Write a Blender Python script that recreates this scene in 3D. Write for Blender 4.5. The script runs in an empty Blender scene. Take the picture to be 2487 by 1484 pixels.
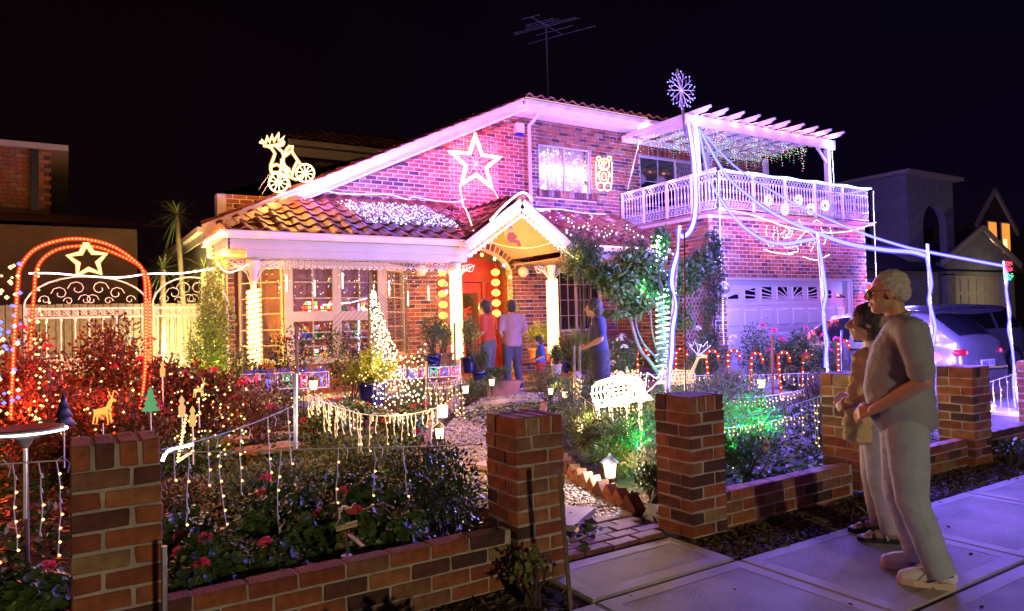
import bpy, math, random
import numpy as np
from math import sin, cos, pi, radians
from mathutils import Vector, Matrix
from mathutils import noise as mnoise
random.seed(7); RNG = np.random.default_rng(7)
S = bpy.context.scene
COL = S.collection

# ---------------------------------------------------------------- camera, world, exposure
F_PX = 1723.0; EYE = 1.55
YAW, PITCH, ROLL = radians(32.17), radians(1.19), radians(-1.55)
_fw = np.array([sin(YAW)*cos(PITCH), cos(YAW)*cos(PITCH), sin(PITCH)])
_rt = np.array([cos(YAW), -sin(YAW), 0.0]); _up = np.cross(_rt, _fw)
_rt, _up = cos(ROLL)*_rt + sin(ROLL)*_up, -sin(ROLL)*_rt + cos(ROLL)*_up
cam_data = bpy.data.cameras.new('camera'); cam = bpy.data.objects.new('camera', cam_data); COL.objects.link(cam)
cam_data.sensor_width = 36.0; cam_data.lens = 36.0*F_PX/2487.0
cam_data.clip_start = 0.05; cam_data.clip_end = 500
cam.matrix_world = Matrix(((_rt[0], _up[0], -_fw[0], 0), (_rt[1], _up[1], -_fw[1], 0), (_rt[2], _up[2], -_fw[2], EYE), (0, 0, 0, 1)))
S.camera = cam
S.view_settings.view_transform = 'Standard'; S.view_settings.look = 'None'
S.view_settings.exposure = 0.0; S.view_settings.gamma = 1.0
S.view_settings.use_curve_mapping = False
S.render.engine = 'CYCLES'
S.cycles.use_denoising = True
S.cycles.denoiser = 'OPENIMAGEDENOISE'
S.cycles.max_bounces = 5; S.cycles.diffuse_bounces = 2; S.cycles.glossy_bounces = 3
S.cycles.transmission_bounces = 4; S.cycles.transparent_max_bounces = 8
S.cycles.sample_clamp_indirect = 2.5
S.cycles.sample_clamp_direct = 0
S.cycles.caustics_reflective = False; S.cycles.caustics_refractive = False
S.cycles.blur_glossy = 0.8
world = bpy.data.worlds.new('World'); S.world = world; world.use_nodes = True
_n = world.node_tree.nodes; _l = world.node_tree.links
_bg = _n['Background']
_tc = _n.new('ShaderNodeTexCoord'); _sx = _n.new('ShaderNodeSeparateXYZ'); _mr = _n.new('ShaderNodeMapRange')
_mr.inputs[1].default_value = -0.15; _mr.inputs[2].default_value = 0.75
_cr = _n.new('ShaderNodeValToRGB')
_cr.color_ramp.elements[0].color = (0.0042, 0.0016, 0.0040, 1); _cr.color_ramp.elements[1].color = (0.0009, 0.0007, 0.0014, 1)
_l.new(_tc.outputs['Generated'], _sx.inputs[0]); _l.new(_sx.outputs[2], _mr.inputs[0]); _l.new(_mr.outputs[0], _cr.inputs[0])
_mx = _n.new('ShaderNodeMix'); _mx.data_type = 'RGBA'; _mx.blend_type = 'MULTIPLY'; _mx.inputs[0].default_value = 1.0
_m2 = _n.new('ShaderNodeMapRange'); _m2.inputs[1].default_value = 0.1; _m2.inputs[2].default_value = 0.95; _l.new(_sx.outputs[0], _m2.inputs[0])
_c2 = _n.new('ShaderNodeValToRGB'); _c2.color_ramp.elements[0].color = (1.25, 0.85, 0.75, 1); _c2.color_ramp.elements[1].color = (0.85, 0.9, 2.3, 1)
_l.new(_m2.outputs[0], _c2.inputs[0]); _l.new(_cr.outputs[0], _mx.inputs[6]); _l.new(_c2.outputs[0], _mx.inputs[7]); _l.new(_mx.outputs[2], _bg.inputs[0]); _bg.inputs[1].default_value = 1.0
# moonless night: a barely present sun lamp stands for the faint sky glow behind the photographer
sun_data = bpy.data.lights.new('night_glow', 'SUN'); sun_data.energy = 0.012; sun_data.angle = radians(20); sun_data.color = (0.75, 0.7, 1.0)
sun = bpy.data.objects.new('night_glow', sun_data); COL.objects.link(sun); sun.rotation_euler = (radians(50), 0, radians(-10))

def lamp(name, p, color, power, r=0.08, parent=None, kind='POINT', size=None, aim=None):
    d = bpy.data.lights.new(name, kind); d.color = color; d.energy = power
    if kind == 'AREA':
        d.shape = 'RECTANGLE'; d.size, d.size_y = size
    else:
        d.shadow_soft_size = r
    if kind == 'SPOT':
        d.spot_size = radians(size or 100); d.spot_blend = 0.8
    o = bpy.data.objects.new(name, d); COL.objects.link(o)
    p = Vector(p)
    if parent is not None:
        o.parent = parent; o.location = p - wloc(parent)
    else:
        o.location = p
    if aim is not None:
        o.rotation_euler = (Vector(aim) - p).to_track_quat('-Z', 'Y').to_euler()
    return o

# street lamp light from behind the photographer (lights the street faces of the pillars)
lamp('street_lamp_light', (0.5, -10.0, 2.9), (1.0, 0.74, 0.44), 1950, 0.25)

# ---------------------------------------------------------------- places: a picture point of the photograph put on a real plane
def _ray(x, y): return _fw + _rt*(x-1243.5)/F_PX + _up*(742-y)/F_PX
_C = np.array([0, 0, EYE])
def pY(x, y, v): d = _ray(x, y); return Vector(_C + d*(v/d[1]))
def pX(x, y, v): d = _ray(x, y); return Vector(_C + d*(v/d[0]))
def pZ(x, y, v=0.0): d = _ray(x, y); return Vector(_C + d*((v-EYE)/d[2]))
def gz(x, y):            # the garden rises a little towards the house
    return 0.23*min(1.0, max(0.0, (y-4.2)/7.3))
def pG(x, y):
    z = 0.0
    for _ in range(6):
        p = pZ(x, y, z); z = gz(p.x, p.y)
    return Vector((p.x, p.y, z))

# ---------------------------------------------------------------- mesh builder
class MB:
    def __init__(s): s.v = []; s.f = []; s.m = []; s.sm = False
    def add(s, vs, fs, mi=0):
        b = len(s.v); s.v += [tuple(p) for p in vs]
        for f in fs: s.f.append(tuple(i+b for i in f)); s.m.append(mi)
        return s
    def box(s, x0, y0, z0, x1, y1, z1, mi=0):
        return s.add([(x0,y0,z0),(x1,y0,z0),(x1,y1,z0),(x0,y1,z0),(x0,y0,z1),(x1,y0,z1),(x1,y1,z1),(x0,y1,z1)],
              [(0,3,2,1),(4,5,6,7),(0,1,5,4),(1,2,6,5),(2,3,7,6),(3,0,4,7)], mi)
    def obox(s, c, sx, sy, sz, ax, ay, az, mi=0):
        c = Vector(c); ax = Vector(ax)*sx/2; ay = Vector(ay)*sy/2; az = Vector(az)*sz/2
        vs = [c-ax-ay-az, c+ax-ay-az, c+ax+ay-az, c-ax+ay-az, c-ax-ay+az, c+ax-ay+az, c+ax+ay+az, c-ax+ay+az]
        return s.add(vs, [(0,3,2,1),(4,5,6,7),(0,1,5,4),(1,2,6,5),(2,3,7,6),(3,0,4,7)], mi)
    def beam(s, a, b, w, h, mi=0):
        a = Vector(a); b = Vector(b); d = b-a; L = d.length; d = d/L
        side = d.cross(Vector((0,0,1)))
        if side.length < 1e-3: side = Vector((1,0,0))
        side.normalize(); up = side.cross(d)
        return s.obox((a+b)/2, L, w, h, d, side, up, mi)
    def tube(s, pts, r, n=6, mi=0, closed=False, caps=True):
        pts = [Vector(p) for p in pts]; k = len(pts)
        rs = r if isinstance(r, (list, tuple)) else [r]*k
        ref = None; b = len(s.v)
        for i, p in enumerate(pts):
            if closed: t = pts[(i+1) % k]-pts[i-1]
            else: t = pts[min(i+1, k-1)]-pts[max(i-1, 0)]
            if t.length < 1e-9: t = Vector((0,0,1))
            t.normalize()
            if ref is None:
                ref = Vector((0,0,1)) if abs(t.z) < 0.9 else Vector((1,0,0))
            u = ref - t*ref.dot(t)
            if u.length < 1e-4: u = t.orthogonal()
            u.normalize(); w = t.cross(u); ref = u
            for j in range(n):
                a = 2*pi*j/n
                s.v.append(tuple(p + (u*cos(a)+w*sin(a))*rs[i]))
        for i in range(k if closed else k-1):
            i2 = (i+1) % k
            for j in range(n):
                s.f.append((b+i*n+j, b+i*n+(j+1) % n, b+i2*n+(j+1) % n, b+i2*n+j)); s.m.append(mi)
        if caps and not closed:
            s.f.append(tuple(b+j for j in range(n-1, -1, -1))); s.m.append(mi)
            s.f.append(tuple(b+(k-1)*n+j for j in range(n))); s.m.append(mi)
        return s
    def bulb(s, p, r, mi=0):
        x, y, z = p
        return s.add([(x+r,y,z),(x-r,y,z),(x,y+r,z),(x,y-r,z),(x,y,z+r),(x,y,z-r)],
              [(0,2,4),(2,1,4),(1,3,4),(3,0,4),(2,0,5),(1,2,5),(3,1,5),(0,3,5)], mi)
    def lathe(s, prof, c, n=12, mi=0, sx=1.0, sy=1.0):
        b = len(s.v); c = Vector(c)
        for (r, z) in prof:
            for j in range(n):
                a = 2*pi*j/n; s.v.append((c.x+r*cos(a)*sx, c.y+r*sin(a)*sy, c.z+z))
        for i in range(len(prof)-1):
            for j in range(n):
                s.f.append((b+i*n+j, b+i*n+(j+1) % n, b+(i+1)*n+(j+1) % n, b+(i+1)*n+j)); s.m.append(mi)
        s.f.append(tuple(b+j for j in range(n-1, -1, -1))); s.m.append(mi)
        s.f.append(tuple(b+(len(prof)-1)*n+j for j in range(n))); s.m.append(mi)
        return s
    def ball(s, c, r, n=10, mi=0, sz=1.0, sx=1.0, sy=1.0):
        k = max(4, n//2); prof = [(r*sin(pi*i/k)+1e-5, -r*cos(pi*i/k)*sz) for i in range(k+1)]
        return s.lathe(prof, c, n, mi, sx, sy)
    def prism(s, poly, fn, d0, d1, mi=0):     # poly in 2-D, fn(u, v, d) -> 3-D
        k = len(poly); b = len(s.v)
        for d in (d0, d1):
            for (u, v) in poly: s.v.append(tuple(fn(u, v, d)))
        s.f.append(tuple(b+i for i in range(k))); s.m.append(mi)
        s.f.append(tuple(b+k+i for i in range(k-1, -1, -1))); s.m.append(mi)
        for i in range(k):
            j = (i+1) % k; s.f.append((b+j, b+i, b+k+i, b+k+j)); s.m.append(mi)
        return s
    def build(s, name, mat, parent=None, smooth=False, local=False, loc=None):
        me = bpy.data.meshes.new(name)
        vs = s.v
        if parent is not None and not local:
            w = wloc(parent); vs = [(x-w.x, y-w.y, z-w.z) for x, y, z in vs]
        if loc is not None and parent is None:
            vs = [(x-loc[0], y-loc[1], z-loc[2]) for x, y, z in vs]
        me.from_pydata(vs, [], s.f)
        mats = mat if isinstance(mat, (list, tuple)) else [mat]
        for m in mats: me.materials.append(m)
        if len(mats) > 1: me.polygons.foreach_set('material_index', s.m)
        if smooth: me.polygons.foreach_set('use_smooth', [True]*len(me.polygons))
        me.update()
        o = bpy.data.objects.new(name, me); COL.objects.link(o)
        if parent is not None: o.parent = parent
        if loc is not None and parent is None: o.location = loc
        return o

def wloc(o):
    v = Vector((0,0,0))
    while o is not None: v += o.location; o = o.parent
    return v
def tag(o, label=None, cat=None, group=None, kind=None):
    if label: o['label'] = label
    if cat: o['category'] = cat
    if group: o['group'] = group
    if kind: o['kind'] = kind
    return o
def thing(name, label, cat, loc=(0,0,0), rz=0.0, group=None):
    o = bpy.data.objects.new(name, None); COL.objects.link(o); o.empty_display_size = 0.1
    o.location = loc; o.rotation_euler = (0, 0, rz)
    return tag(o, label, cat, group)
def copy_tree(o, parent=None):
    c = o.copy(); COL.objects.link(c); c.parent = parent
    for ch in list(o.children): copy_tree(ch, c)
    return c
def inst(name, me, parent, loc, rot=None, scale=None):
    o = bpy.data.objects.new(name, me); COL.objects.link(o); o.parent = parent
    l = Vector(loc)
    if parent is not None: l = l - wloc(parent)
    o.location = l
    if rot is not None: o.rotation_euler = rot
    if scale is not None: o.scale = scale
    return o
def mesh_of(mb, name, mats, smooth=False):
    me = bpy.data.meshes.new(name); me.from_pydata(mb.v, [], mb.f)
    ms = mats if isinstance(mats, (list, tuple)) else [mats]
    for m in ms: me.materials.append(m)
    if len(ms) > 1: me.polygons.foreach_set('material_index', mb.m)
    if smooth: me.polygons.foreach_set('use_smooth', [True]*len(me.polygons))
    me.update(); return me
def in_poly(x, y, poly):
    c = False; n = len(poly); j = n-1
    for i in range(n):
        xi, yi = poly[i]; xj, yj = poly[j]
        if (yi > y) != (yj > y) and x < (xj-xi)*(y-yi)/(yj-yi)+xi: c = not c
        j = i
    return c
def smooth_path(pts, k=6):
    pts = [Vector(p) for p in pts]; out = []
    for i in range(len(pts)-1):
        p0 = pts[max(i-1,0)]; p1 = pts[i]; p2 = pts[i+1]; p3 = pts[min(i+2,len(pts)-1)]
        for j in range(k):
            t = j/k
            out.append(0.5*((2*p1)+(p2-p0)*t+(2*p0-5*p1+4*p2-p3)*t*t+(3*p1-p0-3*p2+p3)*t**3))
    out.append(pts[-1]); return out
def resample(pts, step):
    pts = [Vector(p) for p in pts]; out = [pts[0].copy()]; rem = step
    for a, b in zip(pts[:-1], pts[1:]):
        L = (b-a).length; d = 0.0
        while L-d >= rem and L > 1e-9:
            d += rem; out.append(a+(b-a)*(d/L)); rem = step
        rem -= (L-d)
    return out

# ---------------------------------------------------------------- materials
def principled(name, col, rough=0.6, metal=0.0, spec=0.5, noise=0.0, nscale=8.0, bump=0.0, bscale=40.0, island=None, coat=0.0, alt=None, coords='Object'):
    m = bpy.data.materials.new(name); m.use_nodes = True
    nt = m.node_tree; N = nt.nodes; L = nt.links; b = N['Principled BSDF']
    b.inputs['Roughness'].default_value = rough; b.inputs['Metallic'].default_value = metal
    b.inputs['Specular IOR Level'].default_value = spec
    if coat: b.inputs['Coat Weight'].default_value = coat; b.inputs['Coat Roughness'].default_value = 0.05
    b.inputs['Base Color'].default_value = (*col, 1)
    tc = N.new('ShaderNodeTexCoord')
    src = None
    if island:
        g = N.new('ShaderNodeNewGeometry'); cr = N.new('ShaderNodeValToRGB')
        els = cr.color_ramp.elements; k = len(island)
        while len(els) < k: els.new(0.5)
        for i, c in enumerate(island):
            els[i].position = i/(k-1); els[i].color = (*c, 1)
        L.new(g.outputs['Random Per Island'], cr.inputs[0]); src = cr.outputs[0]
    if noise > 0 or alt:
        nz = N.new('ShaderNodeTexNoise'); nz.inputs['Scale'].default_value = nscale; nz.inputs['Detail'].default_value = 6
        L.new(tc.outputs[coords], nz.inputs['Vector'])
        mx = N.new('ShaderNodeMix'); mx.data_type = 'RGBA'
        mr = N.new('ShaderNodeMapRange'); mr.inputs[1].default_value = 0.35; mr.inputs[2].default_value = 0.68
        L.new(nz.outputs['Fac'], mr.inputs[0]); L.new(mr.outputs[0], mx.inputs[0])
        c2 = alt if alt else tuple(c*(1-noise) for c in col)
        if src is not None:
            L.new(src, mx.inputs[6])
            mm = N.new('ShaderNodeMix'); mm.data_type = 'RGBA'; mm.blend_type = 'MULTIPLY'; mm.inputs[0].default_value = 1
            L.new(src, mm.inputs[6]); mm.inputs[7].default_value = (1-noise, 1-noise, 1-noise, 1)
            L.new(mm.outputs[2], mx.inputs[7])
        else:
            mx.inputs[6].default_value = (*col, 1); mx.inputs[7].default_value = (*c2, 1)
        src = mx.outputs[2]
    if src is not None: L.new(src, b.inputs['Base Color'])
    if bump > 0:
        nb = N.new('ShaderNodeTexNoise'); nb.inputs['Scale'].default_value = bscale; nb.inputs['Detail'].default_value = 5
        L.new(tc.outputs[coords], nb.inputs['Vector'])
        bp = N.new('ShaderNodeBump'); bp.inputs['Strength'].default_value = bump; bp.inputs['Distance'].default_value = 0.02
        L.new(nb.outputs['Fac'], bp.inputs['Height']); L.new(bp.outputs[0], b.inputs['Normal'])
    return m
def emit(name, col, strength, sample=True):
    m = bpy.data.materials.new(name); m.use_nodes = True
    N = m.node_tree.nodes; L = m.node_tree.links; N.remove(N['Principled BSDF'])
    e = N.new('ShaderNodeEmission'); e.inputs[0].default_value = (*col, 1); e.inputs[1].default_value = strength
    L.new(e.outputs[0], N['Material Output'].inputs[0])
    if not sample: m.cycles.emission_sampling = 'NONE'
    return m
def emit_chain(name, cols, strength, per=0.6, sample=True):   # coloured stretches that run on along a string of lights
    m = bpy.data.materials.new(name); m.use_nodes = True
    N = m.node_tree.nodes; L = m.node_tree.links; N.remove(N['Principled BSDF'])
    e = N.new('ShaderNodeEmission'); e.inputs[1].default_value = strength
    g = N.new('ShaderNodeNewGeometry'); cr = N.new('ShaderNodeValToRGB'); cr.color_ramp.interpolation = 'CONSTANT'
    els = cr.color_ramp.elements
    while len(els) < len(cols): els.new(0.5)
    for i, c in enumerate(cols): els[i].position = i/len(cols); els[i].color = (*c, 1)
    L.new(g.outputs['Random Per Island'], cr.inputs[0]); L.new(cr.outputs[0], e.inputs[0])
    L.new(e.outputs[0], N['Material Output'].inputs[0])
    if not sample: m.cycles.emission_sampling = 'NONE'
    return m

BRICKC = [(0.36,0.115,0.048),(0.27,0.075,0.038),(0.40,0.165,0.07),(0.14,0.05,0.038),(0.27,0.125,0.07),(0.085,0.038,0.036),(0.34,0.21,0.11)]
M_BRICK = [principled('brick_clay_%s' % 'abcdefg'[i], c, 0.85, noise=0.45, nscale=14, bump=0.5, bscale=70) for i, c in enumerate(BRICKC)]
M_MORTAR = principled('mortar', (0.50,0.46,0.41), 0.95, noise=0.42, nscale=9, bump=0.5, bscale=120)
M_TILE = [principled('roof_tile_%s' % 'abc'[i], c, 0.5, noise=0.4, nscale=6, bump=0.2, bscale=30) for i, c in enumerate([(0.25,0.075,0.035),(0.20,0.055,0.03),(0.29,0.10,0.045)])]
M_WHITE = principled('white_paint', (0.66,0.62,0.59), 0.45, noise=0.08, nscale=3, bump=0.06, bscale=30)
M_CREAM = principled('cream_paint', (0.50,0.41,0.29), 0.5, noise=0.12, nscale=3)
M_IRON = principled('white_iron_lace', (0.76,0.72,0.68), 0.4)
M_TIMBER = principled('red_timber', (0.22,0.05,0.03), 0.35, noise=0.4, nscale=6)
M_GLASS = principled('dark_glass', (0.012,0.012,0.016), 0.06, spec=0.8)
M_CONC = principled('concrete', (0.50,0.48,0.47), 0.85, noise=0.28, nscale=2.2, bump=0.3, bscale=90, coords='Object')
M_CONC2 = principled('concrete_broomed', (0.45,0.43,0.43), 0.9, noise=0.34, nscale=2.6, bump=0.6, bscale=160)
M_SOIL = principled('soil', (0.045,0.028,0.02), 0.95, noise=0.5, nscale=5, bump=1.0, bscale=30)
M_METAL = principled('galvanised_metal', (0.42,0.42,0.44), 0.35, metal=0.8, noise=0.2, nscale=20)
M_WOOD = principled('weathered_wood', (0.20,0.15,0.11), 0.85, noise=0.5, nscale=12, bump=0.4)
M_BLACK = principled('black_enamel', (0.015,0.015,0.017), 0.35)
M_WIRE = principled('white_cable', (0.65,0.65,0.62), 0.5)
M_DWIRE = principled('dark_green_cable', (0.02,0.03,0.02), 0.5)
WARM = (1.0, 0.55, 0.22)
E_WARM = emit('warm_bulb', (1.0,0.55,0.18), 4.8, False)
E_WARMS = emit('warm_rope', (1.0,0.60,0.25), 7.0)
E_RED = emit('red_rope', (1.0,0.05,0.014), 3.4)
E_REDB = emit('red_bulb', (1.0,0.26,0.06), 4.5, False)
E_COOL = emit('cool_white_rope', (0.52,0.56,1.0), 7.0)
E_COOLB = emit('cool_white_bulb', (0.60,0.62,1.0), 4.0, False)
E_BLUEB = emit('blue_bulb', (0.10,0.12,1.0), 4.5, False)
E_MULTI = emit_chain('multicolour_bulbs', [(1,0.5,0.15),(1,0.8,0.5),(1,0.25,0.5),(0.5,0.6,1),(1,0.65,0.2),(0.4,1,0.5)], 2.6, sample=False)
E_ICE = emit_chain('multicolour_icicles', [(1,0.6,0.4),(0.6,0.7,1),(0.15,1,0.35),(1,0.15,0.12),(0.4,0.45,1),(1,1,1)], 2.6, sample=False)
E_PINK = emit('pink_rope', (1.0,0.38,0.42), 6.0)
E_GREEN = emit('green_bulb', (0.08,1.0,0.35), 2.4, False)
E_LANT = emit('lantern_glass', (1.0,0.74,0.36), 5.0)
E_WIN = emit('lit_curtain', (1.0,0.62,0.58), 0.9)

def glow_shell_mat(name, col, strength, mix=0.72):   # see-through emissive shell that paints a coloured halo round a rope light
    m = bpy.data.materials.new(name); m.use_nodes = True
    N = m.node_tree.nodes; L = m.node_tree.links; N.remove(N['Principled BSDF'])
    e = N.new('ShaderNodeEmission'); e.inputs[0].default_value = (*col, 1); e.inputs[1].default_value = strength
    t = N.new('ShaderNodeBsdfTransparent'); x = N.new('ShaderNodeMixShader'); x.inputs[0].default_value = 1-mix
    L.new(e.outputs[0], x.inputs[2]); L.new(t.outputs[0], x.inputs[1]); L.new(x.outputs[0], N['Material Output'].inputs[0])
    m.cycles.emission_sampling = 'NONE'; return m
GLOW_BLUE = glow_shell_mat('blue_glow_shell', (0.06,0.04,1.0), 3.2, 0.62); GLOW_RED = glow_shell_mat('red_glow_shell', (1.0,0.02,0.01), 1.3); GLOW_AMB = glow_shell_mat('amber_glow_shell', (1.0,0.36,0.03), 2.6); GLOW_PINK = glow_shell_mat('pink_glow_shell', (1.0,0.08,0.2), 1.3)
def rope(name, pts, r, mat, parent, n=5):
    return MB().tube(pts, r, n).build(name, mat, parent)
def bulbs(mb, pts, step, r, mi=0, jit=0.0):
    for p in resample(pts, step):
        if jit: p = p + Vector((random.uniform(-jit,jit), random.uniform(-jit,jit), random.uniform(-jit,jit)))
        mb.bulb(p, r, mi)
    return mb

# brickwork: real bricks over a recessed mortar face
BL, BH = 0.240, 0.086
BRICK_ME = {}
def brick_mesh(L, D, H, ci, bev=0.004, jit=0.003):
    key = (round(L,3), round(D,3), round(H,3), ci)
    lst = BRICK_ME.setdefault(key, [])
    if len(lst) < 3:
        mb = MB(); a = bev
        xs = (-L/2, L/2); ys = (-D/2, D/2); zs = (-H/2, H/2)
        j = lambda: random.uniform(-jit, jit)
        vs = []
        for z, zi in ((zs[0], 1), (zs[1], -1)):
            for (x, y) in ((0,0),(1,0),(1,1),(0,1)):
                vs.append((xs[x]+j(), ys[y]+j(), z+j()))
        mb.add(vs, [(0,3,2,1),(4,5,6,7),(0,1,5,4),(1,2,6,5),(2,3,7,6),(3,0,4,7)])
        me = mesh_of(mb, 'brick', M_BRICK[ci])
        if bev > 0:
            import bmesh
            bm = bmesh.new(); bm.from_mesh(me)
            bmesh.ops.bevel(bm, geom=list(bm.edges), offset=bev, segments=1, affect='EDGES', profile=0.5)
            bm.to_mesh(me); bm.free()
        lst.append(me)
    return random.choice(lst)
def rnd_brick():
    return random.choices(range(7), (24,20,14,14,12,10,8))[0]
# ================================================================ ground and setting
W_Y, G_Y, F_Y = 13.7, 10.6, 11.7
def ground():
    xs = [-80,-40,-20,-10]+[i*0.5-8 for i in range(0,60)]+[24,30,45,80,160]
    ys = [-60,-30,-12,-6,0,2,3.0,3.12,3.5,3.9]+[4.2+i*0.35 for i in range(0,24)]+[13,16,24,40,80,160]
    mb = MB(); vs = []
    for y in ys:
        for x in xs:
            inside = 3.9 < y < 14 and -8 < x < 10
            z = gz(x, y) - 0.02 + (mnoise.noise(Vector((x*1.3, y*1.3, 0)))*0.03 if inside else 0)
            if y < 3.1: z = -0.05
            if x > 10.5 and y > 4.2: z = 0.0
            vs.append((x, y, z))
    n = len(xs); fs = [(j*n+i, j*n+i+1, (j+1)*n+i+1, (j+1)*n+i) for j in range(len(ys)-1) for i in range(n-1)]
    mb.add(vs, fs)
    return tag(mb.build('ground', M_SOIL, smooth=True), kind='structure')
ground()
# driveway between the garden and the garage
drv = tag(MB().box(11.3,4.6,-0.1,22,10.58,0.045).build('driveway', M_CONC2), kind='structure')
# footpath: poured slabs with trowelled margins and open joints
fp = tag(MB().box(-12,0.9,-0.09,40,3.09,-0.045).build('footpath', M_SOIL), kind='structure')
def slab(x0,x1,y0,y1,z=0.0,par=fp,m=0.10,tilt=0.0):
    mb = MB(); g = 0.005
    a,b,c,d = x0+g,x1-g,y0+g,y1-g; r=0.012
    vs = [(a,c,-0.07),(b,c,-0.07),(b,d,-0.07),(a,d,-0.07),(a,c,z-r),(b,c,z-r),(b,d,z-r),(a,d,z-r),
          (a+r,c+r,z),(b-r,c+r,z),(b-r,d-r,z),(a+r,d-r,z),(a+m,c+m,z),(b-m,c+m,z),(b-m,d-m,z),(a+m,d-m,z),
          (a+m+.006,c+m+.006,z-.003),(b-m-.006,c+m+.006,z-.003),(b-m-.006,d-m-.006,z-.003),(a+m+.006,d-m-.006,z-.003)]
    fs=[]; mi=[]
    for k in range(4):
        for j in range(4): fs.append((k*4+j,k*4+(j+1)%4,(k+1)*4+(j+1)%4,(k+1)*4+j)); mi.append(0)
    fs.append((16,17,18,19)); mi.append(1)
    for f_,m_ in zip(fs,mi): mb.f.append(f_); mb.m.append(m_)
    mb.v = vs
    return mb.build('slab', [M_CONC, M_CONC2], par)
slab(2.42,3.58,3.1,3.68,0.004,par=fp,m=0.11)
xx = -10.6
edges = [-10.6,-9.1,-7.6,-6.1,-4.6,-3.1,-1.6,-0.35,1.0,2.42,3.58,5.0,6.4,7.8,9.2,10.6,12,13.4,14.8,16.2,17.6,19,20.4,22,24,26,28]
for a,b in zip(edges[:-1],edges[1:]): slab(a,b,2.05,3.09,0.0)
for a,b in zip(edges[:-1],edges[1:]): slab(a,b,0.95,2.04,0.0)
# entrance apron of clay pavers between the two gate pillars
ent = tag(MB().box(2.42,3.70,-0.08,3.62,4.28,-0.005).build('entrance_paving', M_SOIL), kind='structure')
PV = [principled('paver_%s'%'abc'[i],c,0.8,noise=0.4,nscale=9,bump=0.5,bscale=60) for i,c in enumerate([(0.24,0.10,0.07),(0.20,0.085,0.07),(0.28,0.13,0.09)])]
def paver_mesh(L,D,H,m):
    mb=MB(); mb.box(-L/2,-D/2,-H/2,L/2,D/2,H/2); me=mesh_of(mb,'paver',m)
    import bmesh; bm=bmesh.new(); bm.from_mesh(me); bmesh.ops.bevel(bm,geom=list(bm.edges),offset=0.006,segments=1,affect='EDGES'); bm.to_mesh(me); bm.free(); return me
pm=[paver_mesh(0.223,0.108,0.05,m) for m in PV]
for r in range(5):
    off = 0.115 if r%2 else 0.0
    for c in range(6):
        x=2.50+c*0.235+off
        if x>3.6: continue
        inst('paver',random.choice(pm),ent,(x,3.77+r*0.118,0.0+random.uniform(-.006,.006)),(random.uniform(-.02,.02),random.uniform(-.02,.02),random.uniform(-.03,.03)))
# patio in front of the steps
pat = tag(MB().box(7.0,9.6,0.02,10.6,11.78,0.165).build('patio', M_SOIL), kind='structure')
pm2=[paver_mesh(0.38,0.38,0.05,m) for m in PV]
for i in range(9):
    for j in range(5):
        x=7.2+i*0.395; y=9.85+j*0.395
        inst('paver',random.choice(pm2),pat,(x,y,0.17+random.uniform(-.003,.003)),(0,0,random.choice((0,pi/2))))

M_MORTAR_H = principled('wall_mortar', (0.70,0.66,0.60), 0.95, noise=0.2, nscale=9, bump=0.4, bscale=120)
# ================================================================ the brick house
house = thing('brick_house', 'two storey brick house with terracotta tiled roofs, wrapped in Christmas lights', 'house', (7,13.7,0))
bricks_all = []      # (distance, centre, L, axis, colour)
HB = 0.074; HD = 0.06
def lay(axis, plane, spans, z0, z1, umin, face=-1):
    """courses on plane (axis 'x': wall runs along X at Y=plane; 'y': runs along Y at X=plane)"""
    k = 0; z = z0
    while z + 0.04 < z1:
        zc = z + BH/2; off = 0 if k % 2 == 0 else BL/2
        for (a, b) in spans(zc):
            i = math.floor((a-umin-off)/BL); u = umin+off+i*BL
            while u < b:
                u0 = max(u+0.0075, a+0.004); u1 = min(u+BL-0.0075, b-0.004)
                if u1-u0 > 0.035:
                    c = ((u0+u1)/2, plane, zc) if axis == 'x' else (plane, (u0+u1)/2, zc)
                    bricks_all.append((Vector(c), u1-u0, axis, rnd_brick(), face))
                u += BL
        z += BH; k += 1
def sub(spans, cut):
    out = []
    for a, b in spans:
        if cut[1] <= a or cut[0] >= b: out.append((a, b)); continue
        if cut[0] > a: out.append((a, cut[0]))
        if cut[1] < b: out.append((cut[1], b))
    return out
WIN = (9.47, 11.05, 4.60, 5.72); WIN2 = (12.65, 15.35, 3.80, 5.76)
def spans_upper(z):
    a = max(2.3, 2.2+(z-3.22)/0.476+0.1); s = [(a, 17.5)]
    if WIN[2]-0.2 < z < WIN[3]: s = sub(s, (WIN[0], WIN[1]))
    if z < WIN[2]-0.16: s = [(a, 17.5)]
    elif z < WIN[2]: s = sub([(a, 17.5)], (WIN[0]-0.08, WIN[1]+0.12))
    if WIN2[2] < z < WIN2[3]+0.22: s = sub(s, (WIN2[0], WIN2[1]))
    return s
ARCH_C, ARCH_R, ARCH_Z, ARCH_H = 7.70, 0.95, 2.55, 0.62
def arch_half(z):
    if z < ARCH_Z: return ARCH_R
    t = (z-ARCH_Z)/ARCH_H
    return ARCH_R*math.sqrt(1-t*t) if t < 1 else 0
WIN3 = (9.75, 11.25, 1.25, 2.75)
def spans_lower(z):
    s = [(2.5, 11.68)]
    if z < 2.72: s = sub(s, (2.62, 6.02))
    h = arch_half(z)
    if z < ARCH_Z: h0 = ARCH_R
    else:
        t = (z-ARCH_Z)/(ARCH_H+0.16); h0 = (ARCH_R+0.14)*math.sqrt(1-t*t) if t < 1 else 0
    if h0 > 0: s = sub(s, (ARCH_C-h0, ARCH_C+h0))
    if WIN3[2] < z < WIN3[3]: s = sub(s, (WIN3[0], WIN3[1]))
    return s
lay('x', W_Y+0.002, spans_upper, 3.98, 6.33, 2.3)
lay('x', W_Y+0.002, spans_lower, 0.22, 3.96, 2.5)
GD = (12.20, 16.86, 2.365)
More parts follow.
